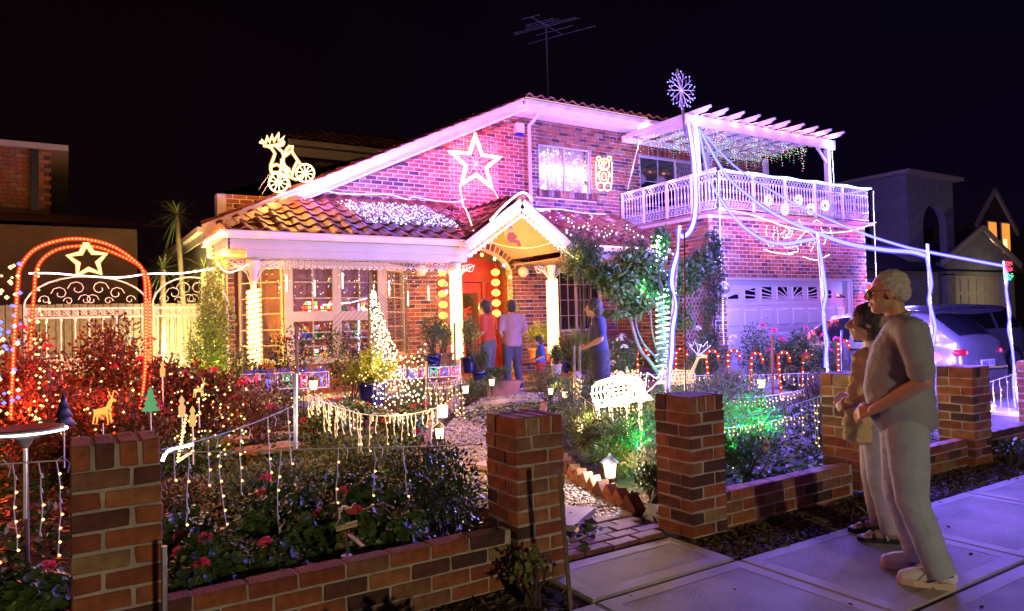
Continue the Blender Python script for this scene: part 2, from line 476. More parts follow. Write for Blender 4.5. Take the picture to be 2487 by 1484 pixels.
def spans_gar(z):
    s = [(11.70, 17.50)]
    if z < GD[2]: s = sub(s, (GD[0], GD[1]))
    return s
lay('x', G_Y+0.002, spans_gar, 0.04, 3.68, 11.70)
lay('y', 11.702, lambda z: [(10.60, 13.66)], 0.04, 3.68, 10.60)
def backing(name, mb): return mb.build(name, M_MORTAR_H, house)
wall = MB()
e = 0.012
# upper wall backing with openings (pieces butt end to end)
def wbox(x0,x1,z0,z1,y=W_Y+e,t=0.22): wall.box(x0,y,z0,x1,y+t,z1)
e = 0.003
wall.prism([(2.35,3.3),(2.35,4.0),(9.47,4.0),(9.47,6.4),(8.6,6.4)], lambda u,v,d:(u,d,v), W_Y+e, W_Y+0.25)
wbox(WIN[0],WIN[1],4.0,WIN[2]); wbox(WIN[0],WIN[1],WIN[3],6.4); wbox(WIN[1],WIN2[0],3.8,6.4)
wbox(WIN2[0],WIN2[1],WIN2[3],6.4); wbox(WIN2[1],17.5,3.8,6.4)
wbox(2.5,2.62,0,3.35); wbox(2.62,6.02,2.72,4.0); wbox(6.02,ARCH_C-ARCH_R,0,4.0)
wbox(ARCH_C+ARCH_R,WIN3[0],0,4.0); wbox(WIN3[0],WIN3[1],0,WIN3[2]); wbox(WIN3[0],WIN3[1],WIN3[3],4.0); wbox(WIN3[1],11.70,0,4.0)
n = 10; ap = [(ARCH_C-ARCH_R, 4.0)]
for i in range(n+1):
    t = pi-pi*i/n; ap.append((ARCH_C+ARCH_R*cos(t), ARCH_Z+ARCH_H*sin(t)))
ap.append((ARCH_C+ARCH_R, 4.0))
for i in range(n):
    a, b = ap[1+i], ap[2+i]
    wall.prism([a, b, (b[0],4.0), (a[0],4.0)], lambda u,v,d:(u,d,v), W_Y+e, W_Y+0.25)
# garage block backing
wall.box(11.712,G_Y+e,0,12.2,G_Y+0.25,3.72); wall.box(16.86,G_Y+e,0,17.5,G_Y+0.25,3.72); wall.box(12.2,G_Y+e,2.365,16.86,G_Y+0.25,3.72)
wall.box(11.712,G_Y+0.25,0,11.9,13.7,3.72); wall.box(17.3,G_Y+0.25,0,17.5,W_Y,3.72)
wall.box(2.35,W_Y+0.25,0,2.55,24,3.3); wall.box(17.3,W_Y+0.25,3.8,17.5,20,6.4)
wl = backing('wall', wall)
# bricks: the 300 that show largest are single bricks, the rest are one joined piece
def view_size(b):
    p, L, ax, ci, face = b
    t = float(np.dot(np.array(p)-_C, _fw)); hid = 0
    if p.z < 2.0: hid = 8
    if ax == 'x' and p.y > 13 and p.z < 3.4 and p.x < 6.0: hid = 8
    if L < 0.15: hid += 5
    if ax == 'x' and p.y > 13 and p.z > 4 and p.x > 11.9: hid = 8
    if ax == 'y' : hid = 6
    return t + hid
bricks_all.sort(key=view_size)
for p, L, ax, ci, face in bricks_all[:300]:
    me = brick_mesh(L if L < 0.2 else BL-0.015, HD, HB, ci, bev=0.0, jit=0.003)
    inst('brick', me, wl, p+(Vector((0,HD/2-0.002,0)) if ax=='x' else Vector((HD/2-0.004,0,0))), (0,0,0 if ax=='x' else pi/2))
mb = MB()
for p, L, ax, ci, face in bricks_all[300:]:
    j = lambda: random.uniform(-0.003,0.003)
    if ax == 'x': mb.box(p.x-L/2+j(),p.y-0.002+j()*.3,p.z-HB/2+j(),p.x+L/2+j(),p.y+HD-0.004,p.z+HB/2+j(),ci)
    else: mb.box(p.x-0.002+j()*.3,p.y-L/2+j(),p.z-HB/2+j(),p.x+HD-0.004,p.y+L/2+j(),p.z+HB/2+j(),ci)
o = mb.build('brickwork', M_BRICK, wl); o['kind'] = 'stuff'
# soldier and sill bricks, arch bricks
def special(c, L, D, H, ry=0.0, ci=None): 
    me = brick_mesh(L, D, H, rnd_brick() if ci is None else ci, 0.0, 0.002)
    inst('brick', me, wl, c, (0, ry, 0))
x = WIN[0]-0.07
while x < WIN[1]+0.12:
    special((x+0.035, W_Y-0.03, WIN[2]-0.085), 0.076, 0.16, 0.15); x += 0.086
x = WIN2[0]
while x < WIN2[1]-0.05:
    special((x+0.043, W_Y+0.026, WIN2[3]+0.115), 0.076, 0.06, 0.21); x += 0.086
for i in range(24):
    t = pi*(0.02+0.96*i/23); rr = Vector((cos(t)*ARCH_R, 0, sin(t)*ARCH_H)); nn = Vector((cos(t)/ARCH_R, 0, sin(t)/ARCH_H)).normalized()
    c = Vector((ARCH_C, W_Y+0.02, ARCH_Z))+rr+nn*0.075
    special(c, 0.14, 0.06, 0.086, -math.atan2(nn.z, nn.x))

# windows ---------------------------------------------------------------
def window(name, x0, x1, z0, z1, y, bars, frame_mat, panes_mat, depth=0.05, mull=(), fw=0.045, bw=0.014):
    """frame as the part; panes as its sub-parts; bars = (columns, rows)"""
    mb = MB()
    mb.box(x0,y,z0,x0+fw,y+depth,z1); mb.box(x1-fw,y,z0,x1,y+depth,z1)
    mb.box(x0+fw,y,z0,x1-fw,y+depth,z0+fw); mb.box(x0+fw,y,z1-fw,x1-fw,y+depth,z1)
    for m in mull: mb.box(m-fw*.6,y-0.004,z0+fw,m+fw*.6,y+depth-0.004,z1-fw)
    segs = [x0+fw]+[m for m in mull]+[x1-fw]
    nc, nr = bars
    for a, b in zip(segs[:-1], segs[1:]):
        for i in range(1, nc):
            xx = a+(b-a)*i/nc; mb.box(xx-bw/2,y+0.012,z0+fw,xx+bw/2,y+0.03,z1-fw)
    for i in range(1, nr):
        zz = z0+(z1-z0)*i/nr; mb.box(x0+fw,y+0.008,zz-bw/2,x1-fw,y+0.026,zz+bw/2)
    f_ = mb.build(name, frame_mat, house)
    for a, b in zip(segs[:-1], segs[1:]):
        MB().box(a,y+0.034,z0+fw,b,y+0.040,z1-fw).build('pane', panes_mat, f_)
    return f_
M_VIOFRAME = principled('pale_window_frame', (0.55,0.52,0.55), 0.4)
def clear_glass():
    m = bpy.data.materials.new('window_glass'); m.use_nodes = True
    N = m.node_tree.nodes; L = m.node_tree.links; N.remove(N['Principled BSDF'])
    t = N.new('ShaderNodeBsdfTransparent'); g = N.new('ShaderNodeBsdfGlossy'); g.inputs['Roughness'].default_value = 0.03
    fr = N.new('ShaderNodeFresnel'); fr.inputs[0].default_value = 1.5; mx = N.new('ShaderNodeMixShader')
    L.new(fr.outputs[0], mx.inputs[0]); L.new(t.outputs[0], mx.inputs[1]); L.new(g.outputs[0], mx.inputs[2]); L.new(mx.outputs[0], N['Material Output'].inputs[0])
    return m
M_CLEAR = clear_glass()
w = window('window', WIN[0]+0.01, WIN[1]-0.01, WIN[2], WIN[3]-0.005, W_Y+0.06, (3,3), M_VIOFRAME, M_CLEAR, mull=((WIN[0]+WIN[1])/2,))
# lit curtain of tinsel and lamps behind the upper window
mb = MB(); nx = 60
for i in range(nx):
    a = WIN[0]+0.05+(WIN[1]-WIN[0]-0.1)*i/nx; b = WIN[0]+0.05+(WIN[1]-WIN[0]-0.1)*(i+1)/nx
    ya = W_Y+0.24+0.03*sin(i*1.1); yb = W_Y+0.24+0.03*sin((i+1)*1.1)
    mb.add([(a,ya,WIN[2]),(b,yb,WIN[2]),(b,yb,WIN[3]),(a,ya,WIN[3])], [(0,1,2,3)])
mb.box(WIN[0],W_Y+0.3,WIN[2],WIN[1],W_Y+0.32,WIN[3])
M_CURT = principled('sheer_curtain', (0.75,0.62,0.66), 0.8)
cu = mb.build('curtain', M_CURT, house)
mb = MB()
for i in range(420):
    u = random.uniform(WIN[0]+0.06, WIN[1]-0.06); v = random.uniform(WIN[2]+0.05, WIN[3]-0.08)
    if random.random() < 0.35: v = 5.12+random.gauss(0,0.09)
    mb.bulb((u, W_Y+0.16+random.uniform(-.02,.02), v), random.choice((0.008,0.012,0.02)), random.choice((0,0,0,1,2)))
for k in range(26):
    u = WIN[0]+0.08+k*0.057; mb.tube([(u,W_Y+0.15,WIN[3]-0.05),(u+random.uniform(-.02,.02),W_Y+0.15,WIN[2]+random.uniform(0.1,0.6))], 0.003, 3, 3)
tl = mb.build('curtain_lights', [emit('window_star',(1,0.78,0.72),7,False), E_WARM, E_PINK, M_IRON], house)
for xx in (9.75, 10.1, 10.55, 10.85): lamp('window_glow', (xx, W_Y+0.12, 5.15), (1,0.62,0.66), 7, 0.04, house)
# sliding door on the balcony
w2 = window('sliding_door', WIN2[0]+0.02, WIN2[1]-0.02, WIN2[2], WIN2[3]-0.01, W_Y+0.05, (2,3), M_VIOFRAME, M_GLASS, mull=(13.98,))
mb = MB()
for i in range(40):   # security mesh of the right leaf
    a = 14.0+i*0.065
    for s in (-1, 1):
        p0 = Vector((a, W_Y+0.03, WIN2[2]+0.05)); dz = WIN2[3]-WIN2[2]-0.1
        for k in range(12):
            z0 = WIN2[2]+0.05+k*dz/12; u0 = a+s*(k%2)*0.065*0.5*1.0; u1 = a+s*((k+1)%2)*0.065*0.5
            if 14.0 < u0 < 15.3 and 14.0 < u1 < 15.3: mb.tube([(u0,W_Y+0.03,z0),(u1,W_Y+0.03,z0+dz/12)], 0.004, 3, caps=False)
o = mb.build('security_mesh', M_IRON, house); o['kind'] = 'stuff'
w3 = window('window', WIN3[0], WIN3[1], WIN3[2], WIN3[3], W_Y+0.05, (3,4), M_CREAM, M_GLASS, mull=((WIN3[0]+WIN3[1])/2,))

# bay window ---------------------------------------------------------------
BX0, BX1, BY = 3.36, 5.18, 12.92
def bay_side(pa, pb, z0, z1, cols, rows, name='window'):
    pa = Vector(pa); pb = Vector(pb); d = (pb-pa); L = d.length; d.normalize(); nrm = Vector((d.y,-d.x,0))
    mb = MB(); f = 0.05
    def bar(u0,u1,v0,v1,t,off=0.0):
        c = pa+d*((u0+u1)/2)+Vector((0,0,(v0+v1)/2))+nrm*off; mb.obox(c, u1-u0, t, v1-v0, d, nrm, (0,0,1))
    bar(0,f,z0,z1,0.06); bar(L-f,L,z0,z1,0.06); bar(f,L-f,z0,z0+f,0.06); bar(f,L-f,z1-f,z1,0.06)
    for i in range(1, cols): bar(L*i/cols-.011, L*i/cols+.011, z0+f, z1-f, 0.02, .005)
    for i in range(1, rows): bar(f, L-f, z0+(z1-z0)*i/rows-.011, z0+(z1-z0)*i/rows+.011, 0.016, .009)
    fr = mb.build(name, M_CREAM, house)
    for i in range(cols):
        for j in range(rows):
            u0 = max(f, L*i/cols+.011); u1 = min(L-f, L*(i+1)/cols-.011); v0 = max(z0+f, z0+(z1-z0)*j/rows+.011); v1 = min(z1-f, z0+(z1-z0)*(j+1)/rows-.011)
            MB().obox(pa+d*((u0+u1)/2)+Vector((0,0,(v0+v1)/2))-nrm*0.01, u1-u0, 0.005, v1-v0, d, nrm, (0,0,1)).build('pane', M_CLEAR, fr)
    return fr
zb0, zb1, zm = 0.92, 2.64, 1.72
bay_side((2.70,13.68,0),(BX0-0.05,BY+0.02,0), zb0, zb1, 2, 6)
xm = (BX0+BX1)/2
for a, b in ((BX0+0.05, xm-0.03), (xm+0.03, BX1-0.05)):
    bay_side((a,BY,0),(b,BY,0), zm+0.04, zb1, 3 if False else 2, 3); bay_side((a,BY,0),(b,BY,0), zb0, zm-0.04, 2, 3)
bay_side((BX1+0.05,BY+0.02,0),(5.93,13.68,0), zb0, zb1, 2, 6)
mb = MB()
for xq in (BX0, xm, BX1): mb.box(xq-0.05 if xq!=xm else xq-0.03, BY-0.03, zb0, xq+0.05 if xq!=xm else xq+0.03, BY+0.05, zb1)
mb.box(BX0+0.05,BY-0.02,zm-0.04,xm-0.03,BY+0.04,zm+0.04); mb.box(xm+0.03,BY-0.02,zm-0.04,BX1-0.05,BY+0.04,zm+0.04)
mb.prism([(2.62,13.69),(BX0-0.04,BY-0.05),(BX1+0.04,BY-0.05),(6.02,13.69)], lambda u,v,d:(u,v,d), zb1, zb1+0.09)
mb.prism([(2.62,13.69),(BX0-0.04,BY-0.05),(BX1+0.04,BY-0.05),(6.02,13.69)], lambda u,v,d:(u,v,d), zb0-0.07, zb0)
mb.build('bay_frame', M_CREAM, house)
mb = MB(); 
mb.prism([(2.66,13.69),(BX0,BY),(BX1,BY),(5.98,13.69)], lambda u,v,d:(u,v,d), 0.15, zb0-0.07)
mb.build('bay_base', M_BRICK[0], house)
# room behind the bay: dark box, swags and a ledge of toys
M_ROOM = principled('room_wall', (0.30,0.14,0.12), 0.9)
mb = MB(); mb.box(2.66,14.9,0.5,6.0,14.95,2.75); mb.box(2.62,13.95,0.5,2.66,14.9,2.75); mb.box(6.0,13.95,0.5,6.04,14.9,2.75); mb.box(2.66,13.95,2.72,6.0,14.9,2.75); mb.box(2.8,BY+0.15,0.86,5.8,14.9,0.9)
mb.build('room', M_ROOM, house)
M_SWAG = principled('pink_swag_curtain', (0.52,0.24,0.20), 0.85)
for k in range(4):
    a = BX0+0.04+k*0.445; mb = MB(); pts = []
    nn_ = 10; rows_ = 7
    for r in range(rows_):
        for i in range(nn_+1):
            t = i/nn_; sag = 4*t*(1-t)
            if k in (0,): sag = t*(2-t)*1.0; sag = 1-t*0.95
            pts.append((a+0.445*t, BY+0.12+0.02*sin(r*2.2+t*5), 2.62-0.05*0-(0.10+r*0.085)*(0.45+0.75*sag)*(1.0 if k else 1.5)))
    mb.add(pts, [(r*(nn_+1)+i, r*(nn_+1)+i+1, (r+1)*(nn_+1)+i+1, (r+1)*(nn_+1)+i) for r in range(rows_-1) for i in range(nn_)])
    mb.add([(a,BY+0.13,2.64),(a+.445,BY+0.13,2.64),(a+.445,BY+0.13,2.5),(a,BY+0.13,2.5)],[(0,1,2,3)])
    mb.build('swag_curtain', M_SWAG, house, smooth=True)
def drape(x0, y0, x1, y1):
    mb = MB(); pts = []; n_ = 8
    for r in range(14):
        z = 2.62-r*0.13; wd = 0.42*(1-0.055*r)
        for i in range(n_+1):
            t = i/n_; pts.append((x0+(x1-x0)*t*wd*2.2, y0+(y1-y0)*t*wd*2.2+0.025*sin(i*2.0), z))
    mb.add(pts, [(r*(n_+1)+i, r*(n_+1)+i+1, (r+1)*(n_+1)+i+1, (r+1)*(n_+1)+i) for r in range(13) for i in range(n_)])
    return mb.build('drape', M_SWAG, house, smooth=True)
drape(3.32,13.12,2.9,13.6); drape(5.22,13.12,5.6,13.6)
TOYC = [principled('toy_%s'%n_, c_, 0.7) for n_, c_ in [('red',(0.6,0.03,0.03)),('white',(0.8,0.75,0.7)),('green',(0.03,0.3,0.07)),('brown',(0.2,0.09,0.04)),('gold',(0.7,0.4,0.05)),('blue',(0.05,0.08,0.5)),('pink',(0.7,0.2,0.3))]]
toy_names = ['red','white','green','brown','gold','blue','pink']
def toy(x, y, z, c1, c2, s, hat=True):
    t = thing('soft_toy', '', 'toy', (x,y,z))
    mb = MB().ball((x,y,z+s*0.42), s*0.42, 9); mb.tube([(x-s*.35,y-s*.1,z+s*.5),(x-s*.5,y-s*.25,z+s*.25)], s*0.12, 5); mb.tube([(x+s*.35,y-s*.1,z+s*.5),(x+s*.5,y-s*.25,z+s*.25)], s*0.12, 5)
    mb.tube([(x-s*.2,y-s*.2,z+s*.12),(x-s*.25,y-s*.6,z+s*.1)], s*0.14, 5); mb.tube([(x+s*.2,y-s*.2,z+s*.12),(x+s*.25,y-s*.6,z+s*.1)], s*0.14, 5)
    mb.build('body', TOYC[c1], t, smooth=True)
    mb = MB().ball((x,y-s*0.05,z+s*1.05), s*0.30, 9); mb.ball((x-s*.26,y,z+s*1.28), s*.1, 6); mb.ball((x+s*.26,y,z+s*1.28), s*.1, 6); mb.ball((x,y-s*.3,z+s*1.0), s*.12, 6)
    mb.build('head', TOYC[c2], t, smooth=True)
    if hat:
        MB().lathe([(s*.3,z*0+s*1.25),(s*.2,s*1.45),(s*.03,s*1.75)], (x,y,z), 8).build('hat', TOYC[0], t)
    return t
_tl = []
for row, (zr, n_) in enumerate(((zm+0.04, 7), (1.32, 8), (0.91, 8))):
    if row < 2:
        MB().box(3.45,BY+0.16,zr-0.03,5.1,BY+0.4,zr-0.005).build('window_shelf', M_WHITE, house)
    for i in range(n_):
        if row == 0 and 1 <= i <= 3: continue
        c1 = random.randrange(7); c2 = random.choice((1,3,4)); x = 3.55+i*1.5/n_+random.uniform(0,.05); s = random.uniform(.14,.2)
        t = toy(x, BY+0.28, zr, c1, c2, s, random.random() < .5)
        _tl.append((t, row, i, c1, c2))
_rn = ['on the upper shelf in the bay window', 'on the middle shelf in the bay window', 'on the bottom ledge in the bay window']
for t, row, i, c1, c2 in _tl:
    t['label'] = '%s soft toy, %s head, %s from left on the bay window\'s %s' % (toy_names[c1], toy_names[c2], ['first','second','third','fourth','fifth','sixth','seventh','eighth'][i], ['upper shelf','middle shelf','bottom ledge'][row])
    t['group'] = 'soft toys in the bay window'
t = thing('light_up_sign', 'glowing red and white block-letter light-up sign in the bay window', 'sign', (3.95,BY+0.2,zm+0.06))
mb = MB()
for k in range(3):
    for i in range(9):
        if random.random() < .85: mb.obox((3.70+i*0.06,BY+0.2,zm+0.09+k*0.08), .045,.02,.055,(1,0,0),(0,1,0),(0,0,1), random.choice((0,0,1,2)))
mb.build('letters', [emit('sign_white',(1,.85,.6),4,False), emit('sign_red',(1,.1,.05),3,False), emit('sign_green',(.2,1,.2),2,False)], t)
MB().box(3.66,BY+0.215,zm+0.045,4.26,BY+0.225,zm+0.3).build('backing', TOYC[0], t)
# small coloured lamps among the toys
bl = thing('window_fairy_lights', 'tangle of coloured fairy lights among the toys in the bay window', 'fairy lights', (4.2,BY+0.15,1))
mb = MB()
for i in range(170):
    xq = random.uniform(3.42,5.12); zq = random.choice((random.uniform(.93,1.15), random.uniform(1.3,1.6), random.uniform(.93,2.4)))
    mb.bulb((xq,BY+0.1,zq), random.choice((.007,.01,.014)), random.randrange(5))
bulb_mats = [E_WARM, E_COOLB, E_BLUEB, E_GREEN, emit('red_dot',(1,.06,.05),6,False)]
mb.build('bulb', bulb_mats, bl)['kind'] = 'stuff'
mb = MB(); mb.tube([(4.72,BY+0.12,1.0),(4.74,BY+0.12,1.95)], .012, 5)
mb.tube([(4.05,BY+0.12,1.93),(4.6,BY+0.12,1.97),(5.1,BY+0.12,2.1)], .01, 5)
mb.build('light_tube', E_COOL, bl)
for xq, zq, c in ((3.55,1.35,(.5,.6,1)),(3.9,1.1,(.9,.5,.5)),(4.75,1.2,(.6,.5,1)),(4.2,1.95,(1,.6,.4)),(4.9,1.9,(1,.7,.5))): lamp('window_glow',(xq,BY+0.14,zq),c,4,.03,bl)
lamp('room_lamp', (4.3,13.9,2.4), (1,0.55,0.35), 30, .15, house)

# front door in its arched recess ------------------------------------------
mb = MB()
RY = 14.25
mb.box(ARCH_C-ARCH_R-0.05,W_Y+0.26,0.3,ARCH_C-ARCH_R,RY+.1,3.3); mb.box(ARCH_C+ARCH_R,W_Y+0.26,0.3,ARCH_C+ARCH_R+.05,RY+.1,3.3)
mb.box(ARCH_C-ARCH_R,W_Y+0.26,3.2,ARCH_C+ARCH_R,RY+.1,3.3)
mb.build('entry_recess', M_BRICK[1], house)
M_RDOOR = principled('red_brown_door', (0.30,0.03,0.02), 0.35, noise=0.3, nscale=5)
mb = MB(); x0, x1 = ARCH_C-ARCH_R, ARCH_C+ARCH_R
mb.box(x0,RY,2.45,x1,RY+.08,3.2)
for xq in (x0, x0+.42, x1-.5, x1-.08): mb.box(xq,RY-.02,.35,xq+.08,RY+.07,2.45)
dfr = mb.build('door_frame', M_RDOOR, house)
for a, b in ((x0+.08,x0+.42),(x1-.42,x1-.08)):
    MB().box(a,RY+.03,1.0,b,RY+.04,2.45).build('pane', principled('ruby_glass',(0.25,0.02,0.03),0.15), dfr)
    MB().box(a,RY+.02,.35,b,RY+.06,1.0).build('panel', M_RDOOR, dfr)
dx0, dx1 = x0+.5, x1-.5
mb = MB(); mb.box(dx0,RY+.02,.35,dx1,RY+.06,2.43)
mb.box(dx0+.12,RY-.004,.5,dx0+.36,RY+.022,1.0); mb.box(dx1-.36,RY-.004,.5,dx1-.12,RY+.022,1.0)
dr = mb.build('front_door', M_RDOOR, house)
MB().box(dx0+.1,RY+.004,1.15,dx1-.1,RY+.018,2.2).build('door_glass', principled('door_glass',(0.1,0.05,0.03),0.1), dr)
MB().ball((dx1-.06,RY-.02,1.15),.025,8).build('door_handle', principled('brass',(0.6,0.4,0.12),0.25,metal=1), dr)

# fascia boards, gutters, barge boards --------------------------------------
def board(name, a, b, w, h, mat=None, parent=house):
    return MB().beam(a, b, w, h).build(name, mat or M_WHITE, parent)
GX0, GZ0, PX, PZ = 2.05, 3.30, 8.82, 6.50
board('barge_board', (GX0,13.30,GZ0-0.10), (PX,13.30,PZ-0.10), 0.04, 0.24)
board('barge_cap', (GX0-.03,13.27,GZ0+0.035), (PX,13.27,PZ+0.035), 0.06, 0.05)
board('soffit', (GX0,13.5,GZ0-0.205), (PX,13.5,PZ-0.205), 0.38, 0.02, M_CREAM)
board('fascia', (PX,13.33,PZ-0.13), (18.0,13.33,PZ-0.13), 0.03, 0.20)
board('gutter', (PX,13.26,PZ-0.02), (18.05,13.26,PZ-0.02), 0.11, 0.11)
board('soffit', (PX,13.52,PZ-0.23), (18.0,13.52,PZ-0.23), 0.36, 0.02)
board('fascia', (GX0,13.32,GZ0-.12), (GX0,24,GZ0-.12), 0.03, 0.2)
board('gutter', (GX0-.06,13.25,GZ0-.03), (GX0-.06,24,GZ0-.03), 0.11, 0.1)
# downpipe
mb = MB(); mb.tube([(9.22,13.3,6.38),(9.22,13.32,6.22),(9.16,13.6,6.06),(9.16,13.62,4.13),(9.22,13.55,4.09),(9.62,13.52,4.06)], 0.05, 4)
mb.build('downpipe', M_WHITE, house)
# verandah gutters and fascias
board('gutter', (2.04,F_Y-.02,3.02), (6.52,F_Y-.02,3.02), 0.12, 0.12)
board('fascia', (2.2,F_Y+.10,2.88), (6.5,F_Y+.10,2.88), 0.03, 0.16)
board('beam', (2.45,F_Y+.16,2.74), (6.45,F_Y+.16,2.74), 0.10, 0.13)
board('gutter', (2.06,F_Y+.04,3.02), (2.06,13.3,3.02), 0.12, 0.12)
board('fascia', (2.16,F_Y+.1,2.90), (2.16,13.6,2.90), 0.03, 0.18)
board('gutter', (8.62,F_Y-.02,3.02), (11.60,F_Y-.02,3.02), 0.12, 0.12)
board('fascia', (8.62,F_Y+.06,2.88), (11.60,F_Y+.06,2.88), 0.03, 0.16)
MB().box(2.2,F_Y+.2,2.80,6.5,13.68,2.82).build('verandah_ceiling', M_CREAM, house)
MB().box(8.64,F_Y+.1,2.80,11.68,13.68,2.82).build('verandah_ceiling', M_CREAM, house)
mb = MB().tube([(2.30,13.25,2.95),(2.30,13.45,2.75),(2.42,13.62,2.55),(2.42,13.62,0.2)], .045, 4); mb.build('downpipe', M_CREAM, house)
# porch floor and steps
stp = MB().box(6.3,12.15,0.2,11.6,14.3,0.36).build('porch_floor', PV[0], house)
for a in (MB().box(6.9,11.5,.18,10.4,12.15,.35), MB().box(7.05,11.05,.1,10.2,11.5,.26)): a.build('step', PV[2], house)
MB().box(2.6,11.9,.05,6.3,13.7,.30).build('verandah_floor', M_CONC, house)

# roofs: slabs plus single terracotta tiles ---------------------------------
def tile_mesh(w=0.30, l=0.37, ci=0):
    mb = MB(); n_ = 8; vs = []
    for (y, dz) in ((0,0.035),(l,0.0)):
        for i in range(n_+1):
            u = i/n_; hgt = 0.055*max(0, sin(pi*min(1,u/0.62))) if u < 0.62 else -0.006*sin(pi*(u-.62)/.38)
            vs.append((w*u-0.01*0, y, hgt+dz))
    for i in range(n_+1):
        x, y, z = vs[i]; vs.append((x, y+0.004, z-0.030))
    fs = [(i, i+1, n_+2+i, n_+1+i) for i in range(n_)] + [(2*(n_+1)+i, 2*(n_+1)+i+1, i+1, i) for i in range(n_)]
    mb.add(vs, fs); return mesh_of(mb, 'tile', M_TILE[ci], smooth=False)
TILES = [tile_mesh(ci=i) for i in range(3)]
def tile_field(roof, o, u, sdir, nu, nv, inside, exp=0.32, w=0.30):
    """o origin at the gutter, u along the gutter, sdir up the slope (unit)"""
    o = Vector(o); u = Vector(u).normalized(); s = Vector(sdir).normalized(); nrm = u.cross(s)
    R = Matrix((u, s, nrm)).transposed().to_euler(); cnt = 0
    for r in range(nv):
        for c in range(nu):
            uc, sc = (c+.5)*w, (r+.5)*exp
            if not inside(uc, sc): continue
            p = o+u*(c*w)+s*(r*exp)+nrm*0.005
            inst('tile', TILES[random.choice((0,0,1,1,2))], roof, p, R); cnt += 1
    return cnt
sl = Vector((0,2.0,1.02)).normalized(); LS = math.hypot(2.0,1.02)
mb = MB()
mb.add([(2.02,F_Y-.03,3.05),(6.9,F_Y-.03,3.05),(6.9,13.7,4.07),(4.05,13.7,4.07)], [(0,1,2,3)])
mb.add([(2.02,F_Y-.03,3.05),(4.05,13.7,4.07),(2.02,13.7,3.05)], [(0,1,2)])
mb.add([(8.4,F_Y-.03,3.05),(11.7,F_Y-.03,3.05),(11.7,13.7,4.07),(8.4,13.7,4.07)], [(0,1,2,3)])
roofL = mb.build('roof', M_TILE[1], house)
n1 = tile_field(roofL, (2.02,F_Y-.05,3.06), (1,0,0), sl, 17, 7, lambda u,s: u > s*0.9-0.05 and u < 4.35+s*0.30)
n2 = tile_field(roofL, (8.5,F_Y-.05,3.06), (1,0,0), sl, 11, 7, lambda u,s: u > 0.35-s*0.28)
# hip cap tiles
cap = MB(); cap.add([(-.11,0,-.05),(0,0,.04),(.11,0,-.05),(-.11,.42,-.06),(0,.42,.02),(.11,.42,-.06),(-.11,0,-.09),(.11,0,-.09)],[(0,1,4,3),(1,2,5,4),(6,7,2,0),(0,2,1)])
CAP = mesh_of(cap, 'ridge_tile', M_TILE[0])
def caps(a, b, parent, step=0.36):
    a = Vector(a); b = Vector(b); d = (b-a); n_ = int(d.length/step); d.normalize()
    side = d.cross(Vector((0,0,1))).normalized(); up = side.cross(d); R = Matrix((side, d, up)).transposed().to_euler()
    for i in range(n_+1): inst('ridge_tile', CAP, parent, a+d*(i*step), R)
caps((2.02,F_Y-.05,3.14), (4.05,13.66,4.16), roofL)
# porch gable roof
RX, RZ = 7.46, 3.86
for sgn, ex in ((-1, 6.24), (1, 8.68)):
    sd = Vector((RX-ex, 0, RZ-3.02)); Ls = sd.length
    mb = MB(); mb.add([(ex,F_Y-.28,3.02),(ex,13.7,3.02),(RX,13.7,RZ),(RX,F_Y-.28,RZ)], [(0,1,2,3) if sgn > 0 else (3,2,1,0)])
    rp = mb.build('porch_roof', M_TILE[1], house)
    if sgn < 0: tile_field(rp, (ex-.03,13.70,3.03), (0,-1,0), sd, 7, 5, lambda u,s: True)
    else: tile_field(rp, (ex+.03,F_Y-.30,3.03), (0,1,0), sd, 7, 5, lambda u,s: True)
    board('porch_barge', (ex-(-sgn)*0.0,F_Y-.30,2.93), (RX,F_Y-.30,RZ-.07), 0.03, 0.19)
    MB().beam((ex,12.7,2.95),(RX,12.7,RZ-.1),1.98,0.02).build('porch_lining', M_CREAM, house)
caps((RX,F_Y-.28,RZ+.06), (RX,13.6,RZ+.06), rp)
# main roof: left slope behind the barge board, front slope over the gutter, far storey
mb = MB()
mb.add([(GX0-.15,13.24,GZ0-.02),(PX,13.24,PZ+.07),(PX,22,PZ+.07),(GX0-.15,22,GZ0-.02)], [(0,1,2,3)])
mb.add([(PX,13.2,PZ+.05),(18.1,13.2,PZ+.05),(17.0,15.2,PZ+.66),(10.2,15.2,PZ+.66)], [(0,1,2,3)])
mb.add([(PX,13.2,PZ+.05),(10.2,15.2,PZ+.66),(10.2,22,PZ+.66),(PX,22,PZ+.05)], [(0,1,2,3)])
roofM = mb.build('roof', M_TILE[1], house)
d = Vector((PX-GX0,0,PZ-GZ0)).normalized()
Rk = Matrix((Vector((0,-1,0)), d, Vector((0,-1,0)).cross(d))).transposed().to_euler()
L_ = math.hypot(PX-GX0, PZ-GZ0)
for i in range(int(L_/0.34)):
    p = Vector((GX0,13.5,GZ0+.06))+d*(i*0.34); inst('tile', TILES[i%3], roofM, p, Rk)
tile_field(roofM, (PX,13.18,PZ+.07), (1,0,0), Vector((0,2,.61)), 22, 3, lambda u,s: u > s*0.6)
rs = MB(); rs.box(5.3,19,4,14,19.2,6.0); rs.build('rear_wall', M_BRICK[3], house)
tile_count_rear = 0
mb = MB(); mb.add([(4.9,18.6,6.42),(15,18.6,6.42),(13,21,7.5),(6.9,21,7.5)],[(0,1,2,3)]); rr_ = mb.build('rear_roof', M_TILE[1], house)
tile_field(rr_, (4.9,18.55,6.45), (1,0,0), Vector((0,2.4,1.08)), 14, 5, lambda u,s: u > s*0.75)
board('rear_gutter', (4.9,18.5,6.33), (15,18.5,6.33), .12, .14, M_CREAM); board('rear_fascia', (4.95,18.6,6.12), (15,18.6,6.12), .03, .24, M_CREAM)
